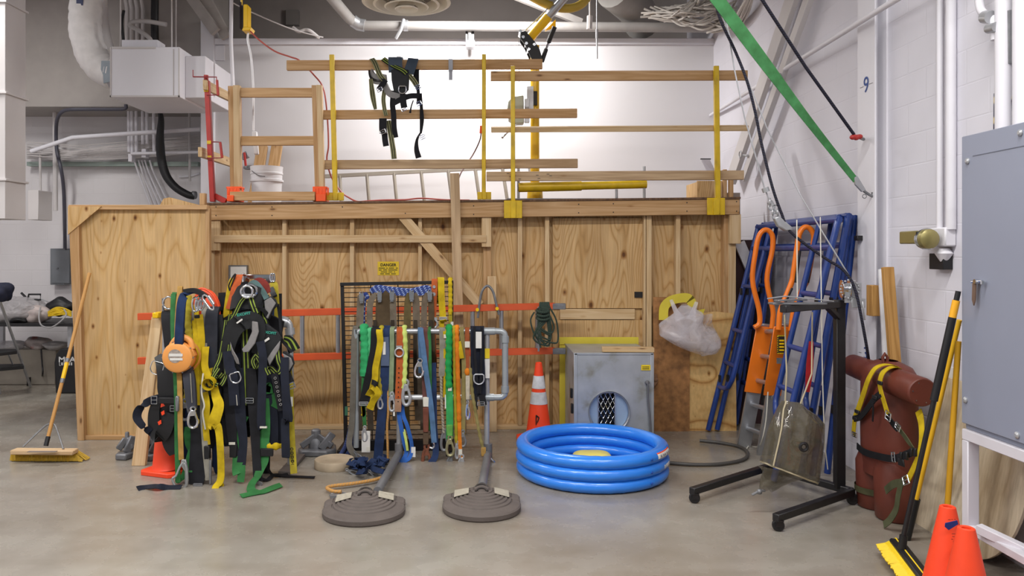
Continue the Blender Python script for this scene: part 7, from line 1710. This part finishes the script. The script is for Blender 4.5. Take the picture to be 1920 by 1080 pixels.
MB().lathe([(.05, 0), (.05, .04), (.03, .06)], W(367, 366, 9.6), 14, (-.6, -.6, 0)).build('wall_bush', IRON, bc)
tag(MB().tube(crom([W(236, 196, 9.45), W(234, 204, 9.45), W(210, 205, 9.45), W(160, 205, 9.45), W(122, 207, 9.45), W(108, 222, 9.6), W(105, 250, 9.8), W(107, 285, 9.85), W(114, 315, 9.8), W(119, 350, 9.9), W(121, 400, 10.0), W(122, 470, 10.08)], 6), .022, 9).build('grey_cable', paint('dark_grey_cable', '#4b4a56', .5)), 'dark grey cable bending down the rear wall to the grey breaker box', 'cable')
for x, y0, y1, r_, lb in ((103, 205, 395, .03, 'white vertical conduit beside the dark grey bent cable'), (75, 290, 362, .015, 'thin white drop pipe beside the left duct'), (355, 200, 340, .016, 'thin white drop pipe left of the red clamp post')):
    tag(MB().tube([W(x, y0, 9.9), W(x+1, y1, 9.9)], r_, 9).build('conduit', WHITED), lb, 'conduit')
tag(MB().tube(crom([W(336, 332, 10.17), W(358, 330, 10.18), W(374, 325, 10.18)], 4), .012, 7).build('white_cable', WHITE), 'short white cord near the top of the wall bush', 'cord')
tag(MB().prism([W(300, 384, 6.95), W(307, 372, 6.95), W(318, 370, 6.95), W(345, 377, 6.95), (W(372, 384, 6.95))], (0, .03, 0)).build('plywood_offcut', PLY), 'plywood offcut lying along the top of the left plywood panel', 'board')
tag(MB().box(W(374, 384, 6.9), W(388, 363, 6.95)).build('wood_block', LUM, None, .002), 'small wood block at the corner above the left plywood panel', 'wood block')
bb = thing('breaker_box', 'grey steel breaker box on the rear wall left of the plywood panel', 'electrical box', W(112, 534, 10.1))
MB().box(W(94, 534, 10.05), W(133, 466, YL)).build('box_body', paint('grey_enamel', '#73777c', .5), bb, .004)
MB().box(W(97, 531, 10.035), W(131, 469, 10.05)).lathe([(.012, 0), (.012, -.02)], W(108, 503, 10.035), 8, (0, 1, 0)).build('box_door', MATS['grey_enamel'], bb, .003)
# bench with clutter
YT = 9.15; zt2 = W(0, 606, YT).z
bn = thing('work_table', 'black table against the rear wall at far left', 'table', V(W(40, 0, YT).x, YT+.3, 0))
xl0, xr0 = W(-60, 0, YT).x, W(150, 0, YT).x
MB().box((xl0, YT, zt2-.04), (xr0, YT+.75, zt2)).build('table_top', BLK, bn, .004)
for x in (xl0+.02, W(122, 0, YT).x): MB().box((x-.025, YT+.1, 0), (x+.025, YT+.15, zt2-.04)).build('leg', GALV, bn); MB().box((x-.025, YT+.6, 0), (x+.025, YT+.65, zt2-.04)).build('leg', GALV, bn)
CONC = paint('rough_concrete', '#8f877c', .85, var=.15, scale=5, bump=.15, bscale=20)
tag(MB().box(V(W(-30, 0, 9.7).x, 9.65, 0), V(W(108, 0, 9.7).x, 9.95, W(0, 655, 9.7).z)).build('concrete_block', CONC, None, .01), 'low rough concrete block under the black table', 'concrete block')
bgm = film('grey_film', '#b4b0b2', .6, .35, 7, .7)
def lump(name, lb, cat, x, y, w, h, Y, m, seed, rough=.14, kind=None):
    r = random.Random(seed); ph = [r.uniform(0, 6) for _ in range(4)]
    c = W(x, y, Y); sc = Y/F
    fn = lambda d: 1+rough*(math.sin(4*d.x+ph[0])*math.cos(3*d.z+ph[1])+.6*math.sin(8*d.y+ph[2]+5*d.z))
    o = MB().ball(c, (w/2*sc, w/2*sc*.7, h/2*sc), 26, 16, fn).build(name, m, None, sharp=60)
    return tag(o, lb, cat)
lump('plastic_bag', 'heap of clear grey plastic on the left half of the black table', 'plastic bag', 30, 582, 130, 52, 9.4, bgm, 1)
lump('plastic_bag', 'pale clear plastic bag with red print on the middle of the black table', 'plastic bag', 68, 590, 52, 34, 9.3, paint('pale_bag', '#b9aca8', .4, var=.2, scale=14), 2)
lump('black_bag', 'black bag on the right of the black table above the yellow cord', 'bag', 112, 575, 44, 32, 9.45, BLKP, 3)
lump('navy_jacket', 'navy blue cloth heap on the step ladder top at the left edge', 'cloth', 0, 548, 50, 38, 8.2, paint('navy_cloth', '#191d33', .8, var=.3, scale=12), 4)
lump('paper_bags', 'white and red paper bag on the concrete block under the table', 'paper bag', 72, 644, 46, 26, 9.75, paint('white_red_paper', '#b5a9a6', .6, var=.15, scale=9, dirt='#9c3b33'), 5)
lump('paper_bags', 'grey-white crumpled bag right of the red printed bag under the table', 'paper bag', 104, 648, 44, 16, 9.7, paint('crumpled_white', '#a8a3a2', .6, var=.2, scale=16), 6)
lump('plastic_bag', 'clear crumpled bag at the left end of the concrete block', 'plastic bag', 22, 648, 50, 20, 9.7, bgm, 7)
lump('dark_tool', 'dark hand tool lying at the front of the black table', 'tool', 36, 600, 34, 12, 9.22, BLKP, 8)
q = MB(); rr = random.Random(12)
for k in range(10):
    y = 593-k*.9; q.tube(crom([W(92+rr.uniform(-2, 2), y, 9.2), W(105, y-rr.uniform(1, 8), 9.18), W(120, y-rr.uniform(0, 7), 9.2), W(134, y, 9.22)], 5), .009, 6)
tag(q.build('yellow_lead', YEL), 'coil of yellow cord on the right of the black table', 'cord')
hs = thing('hacksaw', 'small black-handled hacksaw propped on the black table', 'saw', W(65, 560, 9.35))
MB().tube([W(52, 562, 9.35), W(76, 562, 9.35), W(76, 552, 9.35), W(54, 552, 9.35), W(52, 562, 9.35)], .012, 7).tube([W(40, 549, 9.35), W(48, 557, 9.35)], .014, 7).build('handle_frame', BLKP, hs)
MB().tube([W(48, 557, 9.35), W(56, 556, 9.35)], .004, 5).tube([W(76, 560, 9.35), W(92, 567, 9.35)], .007, 5).build('blade', GALV, hs)
tag(MB().tube(crom([W(76, 575, 9.2), W(73, 595, 9.12), W(78, 610, 9.08), W(95, 614, 9.08), W(112, 604, 9.1), W(124, 590, 9.15), W(120, 580, 9.2)], 6), .009, 7).build('power_lead', paint('pale_grey_cord', '#9d9b9c', .5)), 'pale grey cord looping over the front edge of the black table', 'cord')
tag(MB().tube(crom([W(77, 655, 9.6), W(79, 680, 9.58), W(80, 700, 9.55), FL(74, 712, .015), FL(50, 717, .015), FL(20, 715, .015)], 6), .01, 7).build('power_lead', BLK), 'dark cord hanging down the front of the concrete block', 'cord')
ca = thing('tool_case', 'black plastic tool case with white lettering, half hidden by the plywood panel', 'case', V(W(120, 0, 9.1).x, 9.2, 0))
q = MB(); q.prism([WZ(104, 9.05, 0), WZ(150, 9.05, 0), W(150, 652, 9.05), W(112, 654, 9.05), W(105, 664, 9.05), W(101, 680, 9.05)], (0, .25, 0)); q.build('case_body', BLKP, ca, .015, seg=2)
WHT = paint('white_print', '#cfcfcf', .6)
text('MSA', .085, WHT, W(125.5, 674.5, 9.046), FRONT, ca, 'lettering', .0005, 1.25, .002)
q = MB(); q.box(W(111, 686, 9.045), W(112.2, 670, 9.05)).box(W(111, 671, 9.045), W(114, 670, 9.05)).box(W(111, 686, 9.045), W(114, 685, 9.05))
for k in range(5): q.box(W(115+k*4.4, 685, 9.045), W(118+k*4.4, 679.5, 9.05))
q.build('white_mark', WHT, ca)
pc_ = thing('paint_can', 'short can with a red and cream label on the floor by the step ladder', 'can', FL(10, 716, 0))
c = FL(8, 716, 0); rr_ = 18*c.y/F
MB().lathe([(rr_, 0), (rr_*1.02, .01), (rr_, .02), (rr_, .10), (rr_*1.02, .11), (rr_*.9, .115)], c, 24).build('can_body', BLK, pc_); MB().lathe([(rr_*1.01, .03), (rr_*1.01, .06)], c, 24, caps=False).build('cream_label', CREAM, pc_); MB().lathe([(rr_*1.012, .055), (rr_*1.012, .095)], c, 24, caps=False).build('red_label', RED, pc_)
sl = thing('step_ladder', 'folding step ladder with black treads at the left edge', 'step ladder', FL(30, 722, 0))
MB().tube([FL(57, 724, .02), W(-2, 560, 8.6)], .016, 9).tube([FL(0, 738, .02), W(-40, 560, 8.2)], .016, 9).build('front_rail', GALV, sl)
MB().tube([W(14, 660, 9.0), W(27, 690, 9.1)], .009, 7).build('rear_strut', GALV, sl)
for y0, x1, Y in ((686, 45, 8.9), (658, 32, 8.75)): MB().prism([W(-40, y0+8, Y-.3), W(x1, y0, Y), W(x1-2, y0-4, Y+.25), W(-40, y0-3, Y+.1)], (0, 0, -.035)).build('tread', BLKP, sl, .004)
MB().box(FL(50, 724, 0), FL(64, 720, 0)+V(0, 0, .1)).build('rubber_foot', BLKP, sl, .006)
# push broom at left
pb2 = thing('push_broom', 'wide push broom with a wooden handle leaning on the knotty plywood panel', 'broom', FL(90, 848, 0))
h0 = FL(86, 836, .1); h1 = W(168, 512, 6.74)
Lp = lambda t: h0.lerp(h1, t)
MB().tube([Lp(0), Lp(1)], .0145, 12).build('wood_handle', lumber('handle_wood', '#c89a5e', '#b5854a', knots=0), pb2)
MB().tube([Lp(.0), Lp(.05)], .018, 12).build('dark_ferrule', BLKP, pb2)
MB().tube([Lp(.37), Lp(.46)], .0165, 12).build('yellow_sleeve', YELB, pb2); MB().tube([Lp(.345), Lp(.37)], .017, 12).tube([Lp(.465), Lp(.485)], .017, 12).build('grey_band', IRON, pb2)
A = FL(25, 846, .085); B = FL(142, 847, .085)
MB().beam(A, B, .035, .09).build('wood_block', lumber('block_wood', '#d3b894', '#bf9f76', knots=0), pb2, .006)
MB().box(FL(55, 846, .1035)+V(0, -.035, 0), FL(104, 847, .107)+V(0, .03, 0)).build('grey_label', paint('grey_wear', '#7d726c', .7, var=.25), pb2)
q = MB(); rr = random.Random(8)
a1, b1_ = FL(25, 846, .07), FL(142, 847, .07)
q.prism([a1+V(.0, -.03, 0), b1_+V(.0, -.03, 0), b1_+V(.06, -.05, -.062), a1+V(.0, -.05, -.062)], (0, .08, 0))
for k in range(120):
    t = rr.random(); p = a1.lerp(b1_, t)+V(0, -.03, 0); q.tube([p, p+V(.02+.06*(t > .93), -.022, -.064)], .003, 4)
for k in range(20):
    p = b1_+V(0, rr.uniform(-.03, .04), 0); q.tube([p, p+V(rr.uniform(.05, .1), rr.uniform(-.02, .02), -.06)], .004, 4)
q.build('bristles', paint('mustard_bristle', '#b89422', .7, var=.2, scale=60), pb2)
MB().tube(crom([FL(43, 838, .105), Lp(.105)+V(-.05, 0, 0), Lp(.112), Lp(.105)+V(.04, 0, 0), FL(119, 842, .105)], 5), .0075, 8).build('wire_brace', IRON, pb2)

# ================================================================ ceiling gear
df = thing('ceiling_diffuser', 'round white air diffuser of nested rings at the top', 'diffuser', (-.497, 5.2, 3.3))
cx_, cy_ = -.497, 5.2
DIF = paint('cream_diffuser', '#f2ead9', .5, var=.04)
for k, (r0, r1_, z0, z1) in enumerate(((.30, .235, 3.345, 3.40), (.225, .16, 3.33, 3.40), (.15, .09, 3.315, 3.385), (.08, .03, 3.30, 3.36))):
    MB().lathe([(r0, z0), (r0*.93, z0-.006), (r1_, z1), (r1_*.96, z1+.005), (r0*.95, z0+.012)], (cx_, cy_, 0), 44, caps=False).build('ring', DIF, df)
MB().lathe([(0, 3.31), (.035, 3.312), (.045, 3.33), (.03, 3.35), (0, 3.35)], (cx_, cy_, 0), 24, caps=False).build('centre_cone', DIF, df)
MB().lathe([(.2, 3.38), (.2, 5.86)], (cx_, cy_, 0), 30).build('neck_duct', GREYP, df)
bp_ = thing('ceiling_pipe', 'thick grey-white pipe running across above the back wall, bent up at its left end', 'pipe', W(1000, 50, 9.1))
YPp = 9.15
MB().tube([W(682, 48, YPp), W(1350, 52, YPp)], 9*YPp/F, 16).build('pipe_run', paint('pipe_white', '#9a9693', .5), bp_)
MB().tube([W(600, -30, 8.2), W(655, 35, 9.05), W(668, 44, YPp)], 10*YPp/F, 14).build('pipe_bend', MATS['pipe_white'], bp_)
MB().tube([W(660, 38, 9.1), W(672, 46, YPp), W(684, 48, YPp)], 11.5*YPp/F, 14).tube([W(757, 48, YPp), W(765, 48, YPp)], 10.5*YPp/F, 14).each('pipe_coupling', GALV, bp_)
tag(MB().tube([W(757, 36, 9.05), W(752, 55, 9.05), W(742, 72, 9.1)], .02, 8).build('pipe_hanger', GALV), 'bent grey rod in front of the ceiling pipe below the diffuser', 'rod')
tr = thing('beam_trolley', 'small steel beam clamp hanging at the top of the back wall', 'trolley', W(882, 85, 9.2))
MB().box(W(873, 75, 9.2), W(877, 49, 9.24)).box(W(884, 75, 9.2), W(889, 49, 9.24)).build('side_plate', BLK, tr); MB().box(W(879, 84, 9.18), W(883, 49, 9.22)).box(W(874, 87, 9.15), W(890, 82, 9.3)).build('lower_flange', GALV, tr)
tag(MB().tube([V(W(1119, 0, 8.3).x, 8.3, 5.86), W(1119, 55, 8.3)], .006, 6).tube([W(1119, 55, 8.3), W(1119, 72, 8.3)], .014, 8).tube([W(1119, 72, 8.3), W(1119.5, 110, 8.3)], .009, 7).build('hanging_cable', GALV), 'thin cable with a crimped metal end hanging before the back wall', 'cable')
tag(MB().tube([V(W(1106, 0, 8.2).x, 8.2, 5.86), W(1106, 32, 8.2)], .01, 6).tube([W(1106, 30, 8.2), W(1105, 55, 8.2)], .03, 8).build('pull_switch', WHITED), 'white pull switch on a cord hanging near the ceiling pipe', 'switch')
tag(MB().tube(crom([W(990, -10, 7.9), W(1030, 10, 7.9), W(1065, 16, 7.9), W(1090, 8, 7.9), W(1104, -10, 7.9)], 6), .045, 12).build('yellow_hose', paint('dull_yellow_hose', '#b79a3a', .6)), 'dull yellow hose sagging from the ceiling by the crane arm', 'hose')
tag(MB().beam(W(955, -12, 9.0), W(1090, 42, 9.3), .08, .05).build('steel_strut', paint('ceiling_steel', '#b5afab', .6)), 'grey steel strut crossing the ceiling behind the crane arm', 'strut')
tag(MB().tube(crom([W(1150, -20, 8.9), W(1190, 15, 9.3), W(1205, 45, 9.6)], 6), [.22-.0*k for k in range(13)], 18).build('flexible_duct', GREYP), 'fat grey flexible duct coming down from the ceiling on the right', 'duct')
q = MB(); rr = random.Random(21)
for k in range(46):
    x0 = rr.uniform(1200, 1300); y0 = rr.uniform(10, 42); x1 = rr.uniform(1300, 1385); y1 = rr.uniform(-20, 30)
    q.tube(crom([W(x0, y0, 8.9), W((x0+x1)/2+rr.uniform(-20, 20), (y0+y1)/2+rr.uniform(-5, 28), rr.uniform(8.3, 8.9)), W(x1, y1, 8.4)], 6), rr.choice((.008, .011, .014)), 5)
for k in range(26):
    s = rr.uniform(0, 1); q.tube(crom([W(1340+rr.uniform(-15, 10), 45+rr.uniform(-10, 18), 8.7), W(1372+rr.uniform(-8, 12), 38+s*14, 8.3), W(1392+rr.uniform(-6, 14), 10+s*16, 7.9), W(1415, -25, 7.6)], 6), rr.choice((.009, .012)), 5)
tag(q.build('cable_bundle', paint('ceiling_cable_white', '#bdb7b0', .6)), 'tangle of white cables bundled under the ceiling in the right corner', 'cables', None, 'stuff')
tag(MB().tube([V(W(436, 0, 8.6).x, 8.6, 5.86), W(433, 80, 8.6), W(437, 165, 8.6)], .022, 10).build('conduit', WHITE), 'white vertical conduit in front of the left part of the back wall', 'conduit')
tag(MB().tube(crom([W(436, 5, 8.6), W(470, 22, 8.7), W(540, 52, 8.9), W(588, 66, 9.0), W(606, 70, 9.05)], 5), .008, 6).tube(crom([W(549, 51, 9.0), W(560, 59, 9.0), W(572, 56, 9.0), W(582, 58, 9.0), W(598, 71, 9.1)], 5), .02, 8).build('grey_wire', WHITED), 'pale wire sagging from the conduit past the yellow pendant box', 'wire')
tag(MB().box(W(536, 46, 11.1), W(562, 22, 11.2)).build('junction_box', paint('ceiling_box_grey', '#77716d', .7)), 'grey junction box on the ceiling left of the bent pipe', 'junction box')
for a, b, lb in (((340, -30, 9.3), (405, 60, 9.2), 'left of two grey steel angles sloping in the upper left ceiling'), ((372, -30, 9.35), (425, 70, 9.3), 'right of two grey steel angles sloping in the upper left ceiling')):
    tag(MB().beam(W(*a), W(*b), .12, .05).build('steel_angle', paint('ceiling_steel', '#b5afab', .6)), lb, 'beam')
L_E = 'pale upright pipe behind the top of the ventilation unit'; G_E = 'pipes above the ventilation unit'
for x in (238, 247, 257, 268):
    tag(MB().tube(crom([W(x-8, -25, 9.35), W(x-1, 10, 9.35), W(x, 30, 9.35), W(x, 100, 9.4)], 4), .022, 9).build('conduit', WHITED), L_E, 'conduit', G_E)
tag(MB().tube(crom([W(232, 20, 8.45), W(229, 45, 8.42), V(W(234, 0, 8.4).x, 8.4, 3.84)], 4), .016, 8).build('black_cable', BLKP), 'thin black cable rising left of the pipes above the ventilation unit', 'cable')
tag(MB().tube(crom([V(W(286, 0, 9.0).x, 9.0, 3.85), W(284, 78, 9.0), W(262, 58, 9.0), W(244, 48, 9.0), W(250, 41, 9.0), W(275, 40, 9.0), W(312, 46, 9.0)], 5), .026, 10).build('loop_pipe', WHITED), 'white pipe looping back on itself above the ventilation unit', 'pipe')
# harness hung over the top rail
YHh = 7.25
hh = thing('safety_harness', 'black and olive harness hung over the top guardrail board', 'harness', W(740, 110, YHh))
def hr3(P, w, m, name='webbing', t=.004, side=(1, 0, 0)): return MB().ribbon([W(*p) for p in P], w, t, side).build(name, m, hh)
MB().prism([W(733, 130, 7.19), W(766, 130, 7.19), W(767, 150, 7.19), W(766, 168, 7.19), W(758, 176, 7.19), (W(748, 177, 7.19)), W(738, 170, 7.19), W(734, 150, 7.19)], (0, .03, 0)).build('back_pad', PADM, hh, .008)
hr3([(742, 135, 7.21), (741, 112, 7.24), (742, 108.5, 7.28), (744, 112, 7.33)], .13, paint('slate_pad', '#33404f', .7, var=.2), 'shoulder_pad', .014)
hr3([(744, 118, 7.23), (747, 109, 7.255), (748, 106.5, 7.29)], .04, CHR, 'strap_plate')
hr3([(766, 138, 7.2), (772, 120, 7.24), (775, 110, 7.28)], .1, MATS['slate_pad'], 'shoulder_pad', .01)
hr3([(697, 110, 7.28), (703, 118, 7.24), (712, 140, 7.22), (720, 150, 7.2)], .05, W_HV2); hr3([(718, 110, 7.26), (735, 122, 7.22), (755, 132, 7.18), (762, 138, 7.18)], .05, W_HV); hr3([(766, 140, 7.2), (776, 152, 7.2), (783, 164, 7.2)], .05, W_HV2)
hr3([(695, 130, 7.32), (700, 146, 7.27), (713, 148, 7.24), (725, 146, 7.22)], [.06, .09, .1, .06], LIN, 'pad_lining', .02, (0, 0, 1)); hr3([(722, 158, 7.22), (730, 175, 7.2), (745, 180, 7.2), (752, 178, 7.2)], [.05, .06, .05, .03], LIN, 'pad_lining', .02, (0, 0, 1))
hr3([(692, 130, 7.33), (694, 144, 7.27), (706, 151, 7.23), (718, 149, 7.2)], .015, BLKP, 'pad_edge', .015)
hr3([(695, 148, 7.24), (699, 180, 7.24), (704, 205, 7.24)], [.035, .05, .03], W_HV2); hr3([(722, 165, 7.22), (719, 185, 7.22), (721, 205, 7.22), (724, 217, 7.21)], .04, W_HV2)
hr3([(723, 150, 7.2), (716, 160, 7.19), (710, 168, 7.19)], .05, W_BLK, 'adjuster_strap', .008)
hr3([(738, 170, 7.2), (736, 195, 7.2), (738, 215, 7.2), (739, 240, 7.21), (742, 258, 7.22)], .05, W_BLK); hr3([(735, 195, 7.19), (755, 185, 7.19), (770, 180, 7.19), (786, 180, 7.2)], .05, W_BLK, 'waist_strap', .006, (0, 0, 1))
hr3([(756, 176, 7.18), (756, 190, 7.18), (758, 202, 7.18)], .06, W_BLK, 'waist_strap', .008); hr3([(780, 130, 7.26), (781, 150, 7.24), (784, 170, 7.23), (785, 195, 7.23)], [.06, .05, .03, .04], W_BLK)
hr3([(788, 175, 7.23), (790, 200, 7.23), (791, 225, 7.23), (789, 250, 7.22)], [.03, .03, .04, .02], W_BLK); hr3([(789, 248, 7.2), (782, 262, 7.2), (781, 280, 7.2), (785, 296, 7.2)], [.015, .025, .045, .055], W_BLK)
hr3([(775, 188, 7.2), (771, 200, 7.2), (769, 212, 7.2)], [.01, .012, .02], W_BLK)
hr3([(718, 222, 7.22), (718, 240, 7.21), (719, 250, 7.21)], .07, W_BLK, 'strap_end', .012); hr3([(721, 250, 7.22), (722, 262, 7.22), (724, 274, 7.22)], .055, W_BLK); hr3([(728, 226, 7.3), (732, 250, 7.22), (737, 280, 7.22), (739, 298, 7.23)], .05, W_HV2)
d_ring(W(754.5, 168, 7.16), .035, CHR, hh, (1, 0, 0), (0, 0, 1), .006)
for x, y in ((712, 168), (718, 247), (785, 194), (792, 257), (757, 204), (783, 163)): buckle(W(x, y, 7.185), .05, .035, CHR, hh, (.9, 0, .4), (-.4, 0, .9), .004)
